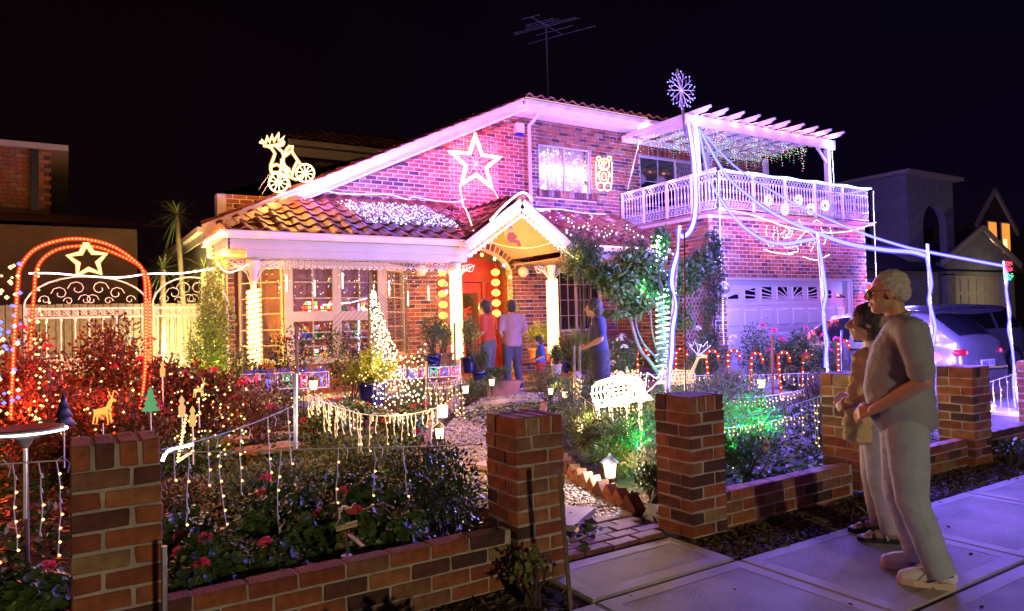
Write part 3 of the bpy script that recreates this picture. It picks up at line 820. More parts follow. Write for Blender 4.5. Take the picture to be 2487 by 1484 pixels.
# rear storey bricks
mb = MB(); k = 0; z = 4.7
while z < 5.95:
    x = 5.3+(0.12 if k%2 else 0)
    while x < 8.6: mb.box(x+.005,18.99,z+.005,x+.235,19.02,z+.081, random.randrange(7)); x += .24
    z += .086; k += 1
o = mb.build('rear_brickwork', M_BRICK, house); o['kind'] = 'stuff'

# cast-iron lace: strips, brackets, columns -----------------------------------
def lace(mb, a, b, h, drop=True, pitch=0.11):
    a = Vector(a); b = Vector(b); d = b-a; L = d.length; d.normalize(); up = Vector((0,0,1)); up = (up-d*up.dot(d)).normalized() if abs(d.z) < .3 else Vector((0,0,1))
    mb.tube([a, b], 0.008, 4); mb.tube([a-up*h, b-up*h], 0.007, 4)
    n_ = int(L/pitch)
    for i in range(n_):
        c = a+d*((i+.5)*L/n_)-up*(h/2); r = h*0.36
        mb.tube([c+d*(r*cos(t*pi/3.5))+up*(r*sin(t*pi/3.5)) for t in range(7)], 0.006, 3, closed=True)
        e0 = a+d*(i*L/n_)
        mb.tube([e0, e0+d*(L/n_*.5)-up*h*.5, e0-up*h], 0.005, 3, caps=False)
        if drop:
            mb.add([c-up*(h/2)-d*(pitch*.42), c-up*(h/2)+d*(pitch*.42), c-up*(h/2+.05), c-up*(h/2)+Vector((0,.006,0))], [(0,1,2),(0,2,3),(1,3,2)])
mb = MB()
lace(mb, (2.62,F_Y+.16,2.66), (6.25,F_Y+.16,2.66), 0.11)
mb.build('iron_lace', M_IRON, house)
mb = MB()
for ex in (6.30, 8.62):
    lace(mb, (ex,F_Y-.27,2.84), (RX,F_Y-.27,RZ-.18), 0.10)
mb.build('iron_lace', M_IRON, house)
def bracket(x, y, z, sgn, mb):
    for i in range(5):
        r = 0.05+0.02*i; c = Vector((x+sgn*(0.08+i*0.06), y, z-0.07-i*0.0))
        mb.tube([c+Vector((r*.6*cos(t*pi/3), 0, r*.6*sin(t*pi/3))) for t in range(6)], 0.008, 3, closed=True)
    mb.tube([(x+sgn*.03,y,z-.42),(x+sgn*.10,y,z-.22),(x+sgn*.24,y,z-.09),(x+sgn*.42,y,z-.02)], 0.012, 4)
    mb.tube([(x+sgn*.03,y,z-.30),(x+sgn*.09,y,z-.16),(x+sgn*.2,y,z-.10)], 0.01, 4)
COLS = [(2.56,0.28),(6.22,0.30),(8.44,0.30)]
for i, (cx, cz) in enumerate(COLS):
    cy = F_Y+.16
    mb = MB(); mb.lathe([(.085,cz),(.085,cz+.12),(.062,cz+.15),(.055,cz+.6),(.068,cz+.62),(.055,cz+.66),(.050,cz+2.0),(.07,cz+2.02),(.055,cz+2.06),(.10,cz+2.32),(.12,cz+2.36)], (cx,cy,0), 12)
    mb.build('verandah_column', M_WHITE, house, smooth=True)
    mb = MB(); bracket(cx, cy, 2.64, 1, mb); bracket(cx, cy, 2.64, -1, mb); mb.build('column_bracket', M_IRON, house)

# garage door --------------------------------------------------------------
mb = MB(); mb.box(GD[0],G_Y+.12,0.05,GD[1],G_Y+.15,GD[2])
gdm = principled('garage_door_paint', (0.62,0.58,0.56), 0.4, bump=0.04, bscale=20)
gd = mb.build('garage_door', gdm, house)
mb = MB(); mb.box(GD[0],G_Y+.02,GD[2]-.05,GD[1],G_Y+.11,GD[2]-.002); mb.box(GD[0],G_Y+.03,0.05,GD[0]+.05,G_Y+.11,GD[2]-.05); mb.box(GD[1]-.05,G_Y+.03,0.05,GD[1],G_Y+.11,GD[2]-.05)
mb.build('garage_door_frame', gdm, house)
nr, nc = 4, 8; gw = (GD[1]-GD[0]-.1)/nc; gh = (GD[2]-.1)/nr
for r in range(nr):
    zz0 = .05+r*gh
    for c in range(nc):
        a = GD[0]+.05+c*gw; b = a+gw
        if r == nr-1: continue
        mb = MB(); i0, i1, j0, j1 = a+.07, b-.07, zz0+.09, zz0+gh-.09; y0 = G_Y+.118; y1 = G_Y+.104
        mb.add([(i0,y0,j0),(i1,y0,j0),(i1,y0,j1),(i0,y0,j1),(i0+.03,y1,j0+.03),(i1-.03,y1,j0+.03),(i1-.03,y1,j1-.03),(i0+.03,y1,j1-.03)],
               [(0,1,5,4),(1,2,6,5),(2,3,7,6),(3,0,4,7),(4,5,6,7)])
        mb.build('panel', gdm, gd)
    MB().box(GD[0]+.05,G_Y+.112,zz0-.004,GD[1]-.05,G_Y+.119,zz0+.012).build('panel_joint', M_BLACK if False else gdm, gd)
# sunrise lights in the top row
zt0 = .05+3*gh+.14; zt1 = zt0+0.27; cx_ = (GD[0]+GD[1])/2
for c in range(nc):
    a = GD[0]+.05+c*gw+.11; b = a+gw-.22
    k = abs((a+b)/2-cx_)/((GD[1]-GD[0])/2)
    top = lambda x: zt0+0.27*min(1.0, max(0.05, 1.25*(1-(abs(x-cx_)/((GD[1]-GD[0])/2-.06))**2.2)))
    poly = [(a,zt0),(b,zt0)]+[(b+(a-b)*i/5, min(zt1, top(b+(a-b)*i/5))) for i in range(6)]
    y = G_Y+.110
    MB().prism(poly, lambda u,v,d:(u,d,v), y, y+.011).build('pane', M_GLASS, gd)
    mb = MB()
    o_ = Vector((cx_, 0, zt0-.02))
    for q in range(1, 12):
        t = pi*q/12; dr_ = Vector((cos(t)*2.4, 0, sin(t)*.62*(1 if abs(cos(t))<.9 else 1))).normalized()
        pts_in = []
        for s_ in range(140):
            p = o_+dr_*(s_*0.018)
            if a < p.x < b and zt0 < p.z < top(p.x) and p.z < zt1: pts_in.append(p)
        if len(pts_in) > 2:
            p0, p1 = pts_in[0], pts_in[-1]; mb.beam((p0.x,y-.002,p0.z),(p1.x,y-.002,p1.z),.014,.022)
    mb.beam((a,y,zt0-.012),(b,y,zt0-.012),.012,.024); mb.beam((a-.012,y,zt0-.02),(a-.012,y,top(a)),.012,.022); mb.beam((b+.012,y,zt0-.02),(b+.012,y,top(b)),.012,.022)
    mb.build('window_bar', gdm, gd)

# balcony deck and railing -----------------------------------------------------
DX0, DY0, DX1 = 11.82, 10.42, 17.62
MB().box(DX0,DY0,3.72,DX1,W_Y,3.80).build('balcony_deck', principled('deck_slab',(0.35,0.2,0.15),0.8,noise=.2), house)
RZ0, RZ1 = 3.86, 4.66
def railing(a, b, nb, posts):
    a = Vector(a); b = Vector(b); d = (b-a); L = d.length; dn = d.normalized()
    mb = MB(); mb.beam(a+Vector((0,0,RZ1)), b+Vector((0,0,RZ1)), .05, .04); mb.beam(a+Vector((0,0,RZ1-.17)), b+Vector((0,0,RZ1-.17)), .02, .015); mb.beam(a+Vector((0,0,RZ0+.18)), b+Vector((0,0,RZ0+.18)), .02, .015); mb.beam(a+Vector((0,0,RZ0)), b+Vector((0,0,RZ0)), .03, .02)
    rl = mb.build('railing', M_IRON, house)
    for i in range(posts+1):
        p = a+dn*(L*i/posts); MB().box(p.x-.025,p.y-.025,3.80,p.x+.025,p.y+.025,RZ1+.03).build('post', M_IRON, rl)
    bm = MB(); z0, z1 = RZ0+.19, RZ1-.18; h = z1-z0
    bm.lathe([(.018,0),(.010,.02),(.008,h*.30),(.018,h*.42),(.020,h*.5),(.010,h*.56),(.008,h*.85),(.017,h*.92),(.014,h)], (0,0,0), 6)
    bme = mesh_of(bm, 'baluster', M_IRON, True)
    for i in range(nb):
        p = a+dn*(L*(i+.5)/nb); inst('baluster', bme, rl, (p.x,p.y,z0))
    mb = MB(); n_ = int(L/.10)
    for i in range(n_):
        c0 = a+dn*(L*i/n_); c1 = a+dn*(L*(i+1)/n_); lo, hi = RZ1-.16, RZ1-.03
        mb.tube([c0+Vector((0,0,lo)), c1+Vector((0,0,hi))], .005, 3, caps=False); mb.tube([c0+Vector((0,0,hi)), c1+Vector((0,0,lo))], .005, 3, caps=False)
        c = (c0+c1)/2; r = .05
        mb.tube([c+Vector((0,0,RZ0+.09))+dn*(r*cos(t*pi/3))+Vector((0,0,r*1.2*sin(t*pi/3))) for t in range(6)], .006, 3, closed=True)
        mb.tube([c0+Vector((0,0,RZ0+.17)), c+Vector((0,0,RZ0+.1)), c1+Vector((0,0,RZ0+.02))], .006, 3, caps=False)
        r = .022; mb.tube([c+Vector((0,0,RZ0+.225))+dn*(r*cos(t*pi/3))+Vector((0,0,r*sin(t*pi/3))) for t in range(6)], .005, 3, closed=True)
    mb.build('railing_scroll', M_IRON, rl)['kind'] = 'stuff'
railing((11.95,10.5,0), (17.54,10.5,0), 54, 5)
railing((11.95,13.62,0), (11.95,10.5,0), 30, 4)
railing((17.54,10.5,0), (17.54,13.6,0), 28, 3)
# ---------------------------------------------------------------- pergola
per = thing('pergola', 'white timber pergola with notched rafters over the balcony', 'pergola', (14.5,11.6,3.8))
PY0, PZ0 = 11.2, 5.93
mb = MB(); mb.beam((11.75,PY0,PZ0), (17.25,PY0,PZ0), .05, .24); mb.build('beam', M_WHITE, per)
MB().beam((12.02,PY0+.03,PZ0-.02),(12.45,13.6,PZ0+.3), .05, .2).build('beam', M_WHITE, per)
MB().beam((11.9,13.5,PZ0+.1), (17.2,13.5,PZ0+.1), .05, .15).build('beam', M_WHITE, per)
for i in range(10):
    x = 12.05+i*0.545; zt = PZ0+.19
    poly = [(PY0-.48,zt+.05),(PY0-.48,zt),(PY0-.40,zt-.01),(PY0-.36,zt-.05),(PY0-.28,zt-.06),(13.6,zt-.06),(13.6,zt+.05)]
    MB().prism(poly, lambda u,v,d:(d,u,v), x-.02, x+.02).build('rafter', M_WHITE, per)
for (x, y) in ((12.08,PY0+.06),(17.0,PY0+.06),(17.0,13.2),(14.7,13.3)):
    MB().box(x-.06,y-.06,3.80,x+.06,y+.06,PZ0-.12 if y < 12 else PZ0+.02).build('post', M_WHITE, per)
MB().beam((16.95,PY0+.05,5.45),(16.55,PY0+.05,5.85),.04,.06).build('brace', M_WHITE, per); MB().beam((12.14,PY0+.05,5.45),(12.5,PY0+.05,5.85),.04,.06).build('brace', M_WHITE, per)
# ================================================================ front wall: pillars and low walls
def brick_runs(parent, x0, y0, w, z0, n, rnd, top=True):
    """square pillar, pinwheel courses of whole bricks over a recessed mortar core"""
    L, D = w-0.115-0.010, 0.110
    for k in range(n):
        zc = z0+k*BH+BH/2
        segs = []
        if k % 2 == 0:
            segs = [((x0+L/2, y0+D/2), 0), ((x0+w-D/2, y0+L/2), 1), ((x0+w-L/2, y0+w-D/2), 0), ((x0+D/2, y0+w-L/2), 1)]
        else:
            segs = [((x0+w-L/2, y0+D/2), 0), ((x0+w-D/2, y0+w-L/2), 1), ((x0+L/2, y0+w-D/2), 0), ((x0+D/2, y0+L/2), 1)]
        for (cx, cy), r in segs:
            me = brick_mesh(L, D, HB, rnd_brick(), 0.006, 0.0035)
            inst('brick', me, parent, (cx+random.uniform(-.002,.002), cy+random.uniform(-.002,.002), zc), (random.uniform(-.006,.006), random.uniform(-.006,.006), (pi/2 if r else 0)+random.uniform(-.008,.008)))
    zt = z0+n*BH
    if top:   # bricks on edge
        for i in range(4):
            xq = x0+0.040+i*(w-0.08)/3
            for (L2, cy) in ((0.225, y0+0.1125), (w-0.235, y0+w-(w-0.235)/2)):
                me = brick_mesh(0.072, L2, 0.108, rnd_brick(), 0.006, 0.0035)
                inst('brick', me, parent, (xq, cy, zt+0.057), (random.uniform(-.01,.01), 0, random.uniform(-.01,.01)))
    m = MB(); i_ = 0.006; m.box(x0+i_, y0+i_, z0, x0+w-i_, y0+w-i_, zt)
    if top: m.box(x0+.013, y0+.010, zt, x0+w-.013, y0+w-.010, zt+.104)
    m.build('mortar', M_MORTAR, parent)
PILLARS = [(0.005,1.075,'brick gate pillar cut off by the bottom left of the picture, top bricks on edge','left'),
           (2.20,0.98,'brick gate pillar on the left side of the pebble path entrance, top bricks on edge','l'),
           (3.62,0.99,'brick gate pillar on the right side of the pebble path entrance','r'),
           (5.58,1.02,'brick pillar just left of the grey-haired man, behind the woman in yellow','m'),
           (7.50,0.97,'brick pillar just right of the grey-haired man, in front of the silver hatchback','n'),
           (9.25,0.93,'brick pillar cut off by the right edge of the picture','o')]
for i, (px, top, lab, _) in enumerate(PILLARS):
    t = thing('brick_pillar', lab, 'pillar', (px+.17,3.67,0), group='brick pillars of the front wall')
    n_ = 11 if i == 0 else 10
    brick_runs(t, px, 3.5, 0.345, top-0.115-n_*BH, n_, None)
def low_wall(x0, x1, ztop, lab, y0=3.56, w=0.11, n=4):
    t = thing('low_brick_wall', lab, 'wall', ((x0+x1)/2,y0,0), group='low brick walls between the pillars')
    zb = ztop-n*BH-0.0
    for k in range(n):
        off = 0.12*(k % 2); u = x0-off
        while u < x1-0.03:
            a = max(u, x0); b = min(u+0.24, x1)-0.010; L = round(b-a, 2)
            if L > 0.04:
                inst('brick', brick_mesh(L, w+0.004, HB, rnd_brick(), 0.006, 0.003), t, ((a+b)/2, y0+w/2, zb+k*BH+BH/2), (random.uniform(-.006,.006), 0, random.uniform(-.006,.006)))
            u += 0.24
    MB().box(x0,y0+0.006,zb,x1,y0+w-0.006,ztop-0.012).build('mortar', M_MORTAR, t)
low_wall(0.36, 2.19, 0.335, 'low brick wall under the pink geraniums between the two left pillars')
low_wall(-3.2, 0.0, 0.335, 'dark low brick wall running out of the bottom left corner')
low_wall(3.97, 5.57, 0.275, 'low brick wall in front of the green-lit juniper bed')
low_wall(5.93, 7.49, 0.27, 'low brick wall mostly hidden behind the grey-haired man')
low_wall(7.85, 9.24, 0.285, 'low brick wall between the two pillars furthest right')
low_wall(9.6, 14.0, 0.285, 'low brick wall continuing beyond the last pillar on the right')

# ================================================================ foliage
def round_leaves(name, P, Dr, size, mat, parent):
    P = np.asarray(P, float); n = len(P); Nn = np.asarray(Dr, float); Nn = Nn/(np.linalg.norm(Nn, axis=1)[:,None]+1e-9)
    U = np.cross(Nn, RNG.normal(size=(n,3))); U /= (np.linalg.norm(U, axis=1)[:,None]+1e-9); W = np.cross(Nn, U); s = (np.asarray(size)*np.ones(n))[:,None]*0.5
    k = 10; vs = [P-Nn*s*0.35]
    for j in range(k):
        a = 2*pi*(j+.5)/k*0.93+0.22; r = 1.0 if j%2 else 0.84
        vs.append(P+(U*cos(a)+W*sin(a))*s*r+Nn*s*(0.12 if j%2 else -0.05))
    V = np.stack(vs,1).reshape(-1,3)-np.array(wloc(parent)); b = np.arange(n)*(k+1)
    T = np.stack([x for j in range(k-1) for x in (b, b+1+j, b+2+j)],1).reshape(-1); nf = n*(k-1)
    me = bpy.data.meshes.new(name); me.vertices.add(len(V)); me.vertices.foreach_set('co', V.ravel()); me.loops.add(3*nf); me.loops.foreach_set('vertex_index', T); me.polygons.add(nf)
    me.polygons.foreach_set('loop_start', np.arange(nf)*3); me.polygons.foreach_set('loop_total', np.full(nf,3)); me.materials.append(mat); me.update()
    o = bpy.data.objects.new(name, me); COL.objects.link(o); o.parent = parent; return o
def leaf_mesh(name, P, Dr, size, mats, aspect=0.45, mi=None, fold=0.25, parent=None, kind=None):
    P = np.asarray(P, float); n = len(P); Dr = np.asarray(Dr, float); Dr /= (np.linalg.norm(Dr, axis=1)[:,None]+1e-9)
    r = RNG.normal(size=(n,3)); Wd = np.cross(Dr, r); Wd /= (np.linalg.norm(Wd, axis=1)[:,None]+1e-9); Nn = np.cross(Dr, Wd)
    s = (np.asarray(size)*np.ones(n))[:,None]
    mid = P+Dr*s*0.45
    a = aspect if np.ndim(aspect) else aspect
    V = np.stack([P, mid+Wd*s*a*0.5-Nn*s*fold*0.3, P+Dr*s+Nn*s*(-0.12), mid-Wd*s*a*0.5-Nn*s*fold*0.3], 1).reshape(-1,3)
    if parent is not None: V = V-np.array(wloc(parent))
    b = np.arange(n)*4
    T = np.stack([b, b+1, b+2, b, b+2, b+3], 1).reshape(-1)
    me = bpy.data.meshes.new(name); me.vertices.add(4*n); me.vertices.foreach_set('co', V.ravel())
    me.loops.add(6*n); me.loops.foreach_set('vertex_index', T); me.polygons.add(2*n)
    me.polygons.foreach_set('loop_start', np.arange(2*n)*3); me.polygons.foreach_set('loop_total', np.full(2*n, 3))
    ms = mats if isinstance(mats, (list, tuple)) else [mats]
    for m in ms: me.materials.append(m)
    if mi is not None: me.polygons.foreach_set('material_index', np.repeat(mi, 2))
    me.update(); me.validate()
    o = bpy.data.objects.new(name, me); COL.objects.link(o)
    if parent is not None: o.parent = parent
    if kind: o['kind'] = kind
    return o
def foliage_mat(name, cols, rough=0.45):
    m = principled(name, cols[0], rough, spec=0.45, island=cols)
    nt = m.node_tree; b = nt.nodes['Principled BSDF']
    b.inputs['Subsurface Weight'].default_value = 0.0
    return m
MF = {
 'green': foliage_mat('leaf_green', [(0.022,0.055,0.012),(0.05,0.10,0.022),(0.08,0.14,0.03),(0.035,0.07,0.016)]),
 'dark': foliage_mat('leaf_dark', [(0.02,0.045,0.015),(0.035,0.07,0.02),(0.05,0.09,0.03)], 0.3),
 'rust': foliage_mat('leaf_rust', [(0.12,0.035,0.02),(0.07,0.05,0.02),(0.16,0.05,0.03),(0.05,0.06,0.02)]),
 'lime': foliage_mat('leaf_lime', [(0.12,0.16,0.03),(0.16,0.20,0.05),(0.09,0.12,0.02)]),
 'juniper': foliage_mat('leaf_juniper', [(0.04,0.07,0.03),(0.07,0.10,0.035),(0.09,0.11,0.03),(0.05,0.08,0.05)], 0.6),
 'grey': foliage_mat('leaf_grey', [(0.10,0.12,0.08),(0.15,0.16,0.10),(0.07,0.09,0.06)], 0.6),
 'dry': foliage_mat('leaf_dry', [(0.12,0.08,0.045),(0.07,0.045,0.03),(0.18,0.13,0.08)], 0.8)}
M_STEM = principled('brown_stem', (0.08,0.05,0.03), 0.8, noise=0.4)
FLW = {'pink': foliage_mat('petal_pink', [(0.75,0.04,0.16),(0.85,0.10,0.25),(0.65,0.03,0.12)], 0.6),
       'red': foliage_mat('petal_red', [(0.6,0.015,0.02),(0.75,0.03,0.03)], 0.6),
       'white': foliage_mat('petal_pale', [(0.7,0.6,0.6),(0.8,0.7,0.65)], 0.6)}
def sph(n):
    v = RNG.normal(size=(n,3)); return v/np.linalg.norm(v, axis=1)[:,None]
def shrub(name, label, cat, c, rad, h, n, leaf, mat='green', clumps=14, aspect=0.5, upd=0.35, flowers=None, nf=0, fs=0.045, group=None, z0=None, low=0.12, spread=0.30, kind_leaf='foliage'):
    cx, cy = c[0], c[1]; z = gz(cx, cy) if z0 is None else z0
    rx, ry = rad if isinstance(rad, tuple) else (rad, rad)
    t = thing(name, label, cat, (cx,cy,z-0.02), group=group)
    cc = []
    while len(cc) < clumps:
        q = RNG.uniform(-1, 1, 3)
        if (q**2).sum() < 1: cc.append((cx+q[0]*rx*0.8, cy+q[1]*ry*0.8, z+low+(h-low)*(0.5+0.45*q[2])))
    cc = np.array(cc); k = RNG.integers(0, clumps, n)
    sz = np.array([rx, ry, h*0.6])*spread*2
    d = sph(n); rr = RNG.uniform(0.25, 1, n)[:,None]**0.6
    P = cc[k]+d*rr*sz*0.9*RNG.uniform(0.6,1.1,(n,1)); P[:,2] = np.maximum(P[:,2], z+0.01)
    D = d+np.array([0,0,upd])+RNG.normal(size=(n,3))*0.5
    if aspect > .9: round_leaves(kind_leaf, P, D+np.array([0,-.25,.3]), leaf*RNG.uniform(0.6,1.3,n), MF[mat], t)
    else: leaf_mesh(kind_leaf, P, D, leaf*RNG.uniform(0.6,1.25,n), MF[mat], aspect, parent=t)
    mb = MB()
    for q in cc[:min(clumps,12)]:
        b0 = Vector((cx+random.uniform(-.05,.05), cy+random.uniform(-.05,.05), z-0.02)); q = Vector(q)
        m_ = (b0+q)/2+Vector((random.uniform(-.05,.05),random.uniform(-.05,.05),0.02))
        mb.tube([b0, m_, q], [0.012,0.008,0.004], 4)
    mb.build('stem', M_STEM, t)
    if flowers:
        for _ in range(nf):
            q = cc[RNG.integers(0,clumps)]+np.array([RNG.uniform(-1,1)*rx*.5, RNG.uniform(-1,1)*ry*.5-ry*.15, h*RNG.uniform(0.12,0.32)])
            q[2] = min(q[2], z+h*1.12)
            m_ = 46; d = sph(m_); d[:,2] = np.abs(d[:,2])*0.9
            f_ = leaf_mesh('flower', q+d*fs*0.75, d+RNG.normal(size=(m_,3))*.3, fs*0.75, FLW[flowers], 0.95, parent=t)
            MB().tube([(q[0],q[1],q[2]),(q[0]+.01,q[1]+.01,q[2]-h*.3)],.004,4).build('flower_stalk', MF['green'], t)
    return t
# foreground geraniums ------------------------------------------------
def geranium(c, r, h, nf, lab, col='pink', leaf=0.06, n=1100, mat='green', fs=0.030):
    return shrub('geranium', lab, 'geranium', c, r, h, n, leaf, mat, clumps=16, aspect=0.95, upd=0.7, flowers=col, nf=nf, fs=fs, group='geraniums in the beds', spread=0.26)
geranium((-0.62,4.15),0.30,0.50,3,'pink geranium at the left picture edge below the lit white disc',n=1300)
geranium((-0.18,4.0),0.25,0.42,2,'dark geranium right beside the left pillar')
geranium((-1.1,4.3),0.35,0.5,1,'geranium in the bottom left corner with one pink bloom')
geranium((0.62,4.0),0.26,0.44,3,'geranium with three pink blooms next to the left pillar',n=1300)
geranium((0.98,4.05),0.28,0.34,2,'low geranium with a bloom under the long icicle string')
geranium((1.32,4.25),0.30,0.42,2,'geranium with pink blooms behind the little wooden sign',n=1300)
geranium((1.62,4.05),0.27,0.42,1,'geranium with dark red bloom right of the little wooden sign','red')
geranium((1.15,4.75),0.30,0.46,2,'taller geranium row in shade behind the pink blooms')
geranium((1.75,4.75),0.30,0.48,1,'geranium with one bright bloom in front of the pebble path')
geranium((0.5,4.7),0.30,0.40,1,'shaded geranium behind the left pillar')
shrub('box_shrub','glossy dark green box shrub tight against the left gate pillar','shrub',(2.12,4.35),(0.26,0.35),0.66,3200,0.035,'dark',clumps=22)
shrub('box_shrub','glossy green box shrub lit from behind by the post lantern beside the path','shrub',(2.35,5.05),(0.30,0.35),0.58,3200,0.035,'green',clumps=22)
shrub('ground_cover_shrub','brown-green low shrub in the dark middle of the left bed','shrub',(1.35,5.9),(0.7,0.4),0.38,3600,0.04,'juniper',clumps=30)
shrub('ground_cover_shrub','reddish low shrub behind the left pillar under the taut string','shrub',(0.55,5.9),(0.5,0.4),0.36,2400,0.04,'rust',clumps=24)
shrub('ground_cover_shrub','dark spreading shrub in front of the stone pavers','shrub',(2.3,6.6),(0.6,0.45),0.40,3200,0.04,'juniper',clumps=26)
shrub('ground_cover_shrub','low green shrub beneath the warm spiral of bulbs','shrub',(1.0,7.4),(0.4,0.35),0.42,2200,0.04,'green',clumps=20)
for c, r, h, lab, mt in [((-0.35,9.3),.55,1.35,'tall red-lit rose bush inside the glowing arch','rust'),((0.35,9.6),.5,1.5,'rose bush with tall thin stems under the rope-light star','rust'),
        ((0.85,9.2),.45,1.0,'rose bush beside the right foot of the glowing arch','rust'),((-0.05,8.3),.5,0.95,'dense red-lit rose bush in front of the glowing arch','rust'),
        ((0.55,8.0),.45,0.75,'small red-lit rose bush above the left pillar','rust'),((1.35,9.4),.45,.9,'rose bush between the arch and the iron gate','rust')]:
    shrub('rose_bush',lab,'rose bush',c,r,h,4200,0.055,mt,clumps=40,aspect=0.6,low=.1,flowers='pink',nf=3,fs=.04,group='rose bushes in the left bed',spread=.24)
shrub('hedge_shrub','dark leafy hedge with blue and white dots of light at the left edge','hedge',(-1.55,8.2),(.55,.6),2.45,6500,0.06,'dark',clumps=60,spread=.2)
shrub('rose_bush','rose bush with dark red leaves left of the cube signs','rose bush',(1.9,8.6),.45,.85,2600,.05,'rust',clumps=26,flowers='pink',nf=3)
shrub('rose_bush','dark climbing rose in front of the bay window post','rose bush',(2.75,10.6),.40,1.35,1900,.05,'dark',clumps=30,spread=.2,flowers='red',nf=3)
shrub('rose_bush','tall sparse rose bush in front of the lower bay window','rose bush',(3.85,11.0),(.62,.4),1.35,2300,.05,'dark',clumps=34,spread=.17)
shrub('rose_bush','leafy bush spilling at the left verandah column foot','rose bush',(2.3,11.2),.40,1.0,2000,.05,'green',clumps=26,flowers='red',nf=2)
shrub('climber','yellow-green climber lit by a floodlight at the house corner','climber',(2.18,13.0),(.28,.35),2.75,4200,.065,'lime',clumps=40,spread=.16)
shrub('climber','dark leafy climber on the iron gate beside the house corner','climber',(1.9,12.4),(.4,.3),1.7,3200,.05,'green',clumps=34,spread=.18)
for c,r,h,lab,col in [((3.0,8.7),.35,.45,'geranium with red blooms behind the metal post','red'),((3.35,7.9),.32,.42,'red geranium beneath the tangle of icicle lights','red'),((3.0,7.2),.32,.42,'leafy geranium among warm icicle lights left of the post lantern','red'),((2.5,7.9),.35,.40,'low geranium between the pavers and the icicle lights','red')]:
    geranium(c,r,h,4,lab,col,n=1200)
for c,r,h,lab in [((5.0,10.9),.42,.45,'juniper mound beside the lantern nearest the steps'),((5.6,10.3),.35,.38,'juniper mound along the curved brick edging'),((4.3,9.4),.35,.42,'juniper mound below the strings of bulbs'),((6.3,10.9),.35,.4,'juniper mound next to the terracotta trough')]:
    shrub('juniper',lab,'juniper',c,r,h,2600,.045,'juniper',clumps=26,aspect=.22,upd=.9,group='junipers left of the path')
for c,r,h,lab,mt in [((4.65,5.35),.36,.58,'rounded juniper just behind the right gate pillar','juniper'),((4.95,6.0),.36,.42,'feathery green conifer under the glowing deer','green'),((5.15,6.7),.38,.42,'clipped conifer left of the glowing deer','juniper'),((5.9,7.6),.42,.55,'conifer by the wooden stakes wound with string lights','juniper'),((6.6,8.6),.5,.5,'pale green conifer beside the patio','green'),((6.3,7.2),.4,.42,'shadowed conifer behind the glowing deer','dark'),((4.45,4.75),.22,.34,'spiky plant next to the large lantern','grey'),((4.15,4.45),.2,.25,'low shrub filling the corner by the right gate pillar','green'),((4.35,5.25),.25,.32,'low conifer against the saw-tooth edging','green'),((4.75,5.95),.25,.36,'small conifer along the saw-tooth edging','juniper'),((6.7,9.6),.4,.55,'round shrub at the patio edge with a lantern in it','green')]:
    shrub('conifer',lab,'conifer',c,r,h,3000,.045,mt,clumps=28,aspect=.25,upd=.8,group='conifers right of the path')
for c,r,h,lab,mt in [((4.6,4.35),(.4,.25),.42,'low juniper behind the right gate pillar wall','juniper'),((5.2,4.35),(.4,.25),.45,'green-lit juniper beside the little painted stake','green'),((5.3,5.2),(.5,.35),.6,'wide juniper in the green glow','juniper'),((6.3,5.3),(.5,.4),.6,'wide juniper behind the fourth pillar','juniper'),((6.2,6.4),(.6,.45),.62,'juniper row under the candy canes','juniper'),((7.3,6.6),(.6,.45),.6,'juniper behind the wooden stake','juniper'),((8.4,7.2),(.7,.5),.55,'far juniper under the fairy lights','green'),((7.2,5.0),(.5,.4),.55,'juniper behind the two visitors','dark')]:
    shrub('juniper',lab,'juniper',c,r,h,3400,.045,mt,clumps=34,aspect=.22,upd=.9,group='junipers right of the gate')
for c,r,h,lab in [((9.7,8.9),.45,1.05,'rose bush with pale blooms left of the garage door'),((10.6,8.5),.45,1.2,'tall rose bush in front of the garage door'),((11.2,7.6),.42,.95,'rose bush with red blooms next to the silver hatchback'),((8.3,9.6),.4,1.0,'rose bush behind the candy canes')]:
    shrub('rose_bush',lab,'rose bush',c,r,h,2200,.05,'dark',clumps=34,spread=.2,flowers='pink' if c[0]>10 else 'white',nf=5,fs=.05,group='rose bushes near the garage')
for c,h,lab in [((9.0,6.2),.5,'tuft of fluffy grass beside a candy cane'),((8.0,7.0),.5,'tuft of pale ornamental grass near the white deer')]:
    shrub('grass_tuft',lab,'grass',c,.28,h,1500,.22,'dry',clumps=6,aspect=.03,upd=1.6)
shrub('weed','straggly yellowing weed at the foot of the left gate pillar','weed',(2.16,3.30),(.15,.10),.30,150,.040,'lime',clumps=12,z0=-.02,aspect=.8,spread=.2)
shrub('weed','small weed on the dark verge near the bottom edge','weed',(1.25,3.0),(.22,.14),.22,420,.05,'green',clumps=10,z0=-.04,aspect=.8)
shrub('weed','thin yellow weed leaning on the fourth pillar','weed',(5.75,3.40),(.2,.08),.32,160,.04,'lime',clumps=8,z0=0,aspect=.7)
shrub('weed','dark weed on the verge between the last pillars','weed',(8.0,3.35),(.3,.12),.2,260,.04,'green',clumps=8,z0=0,aspect=.7)
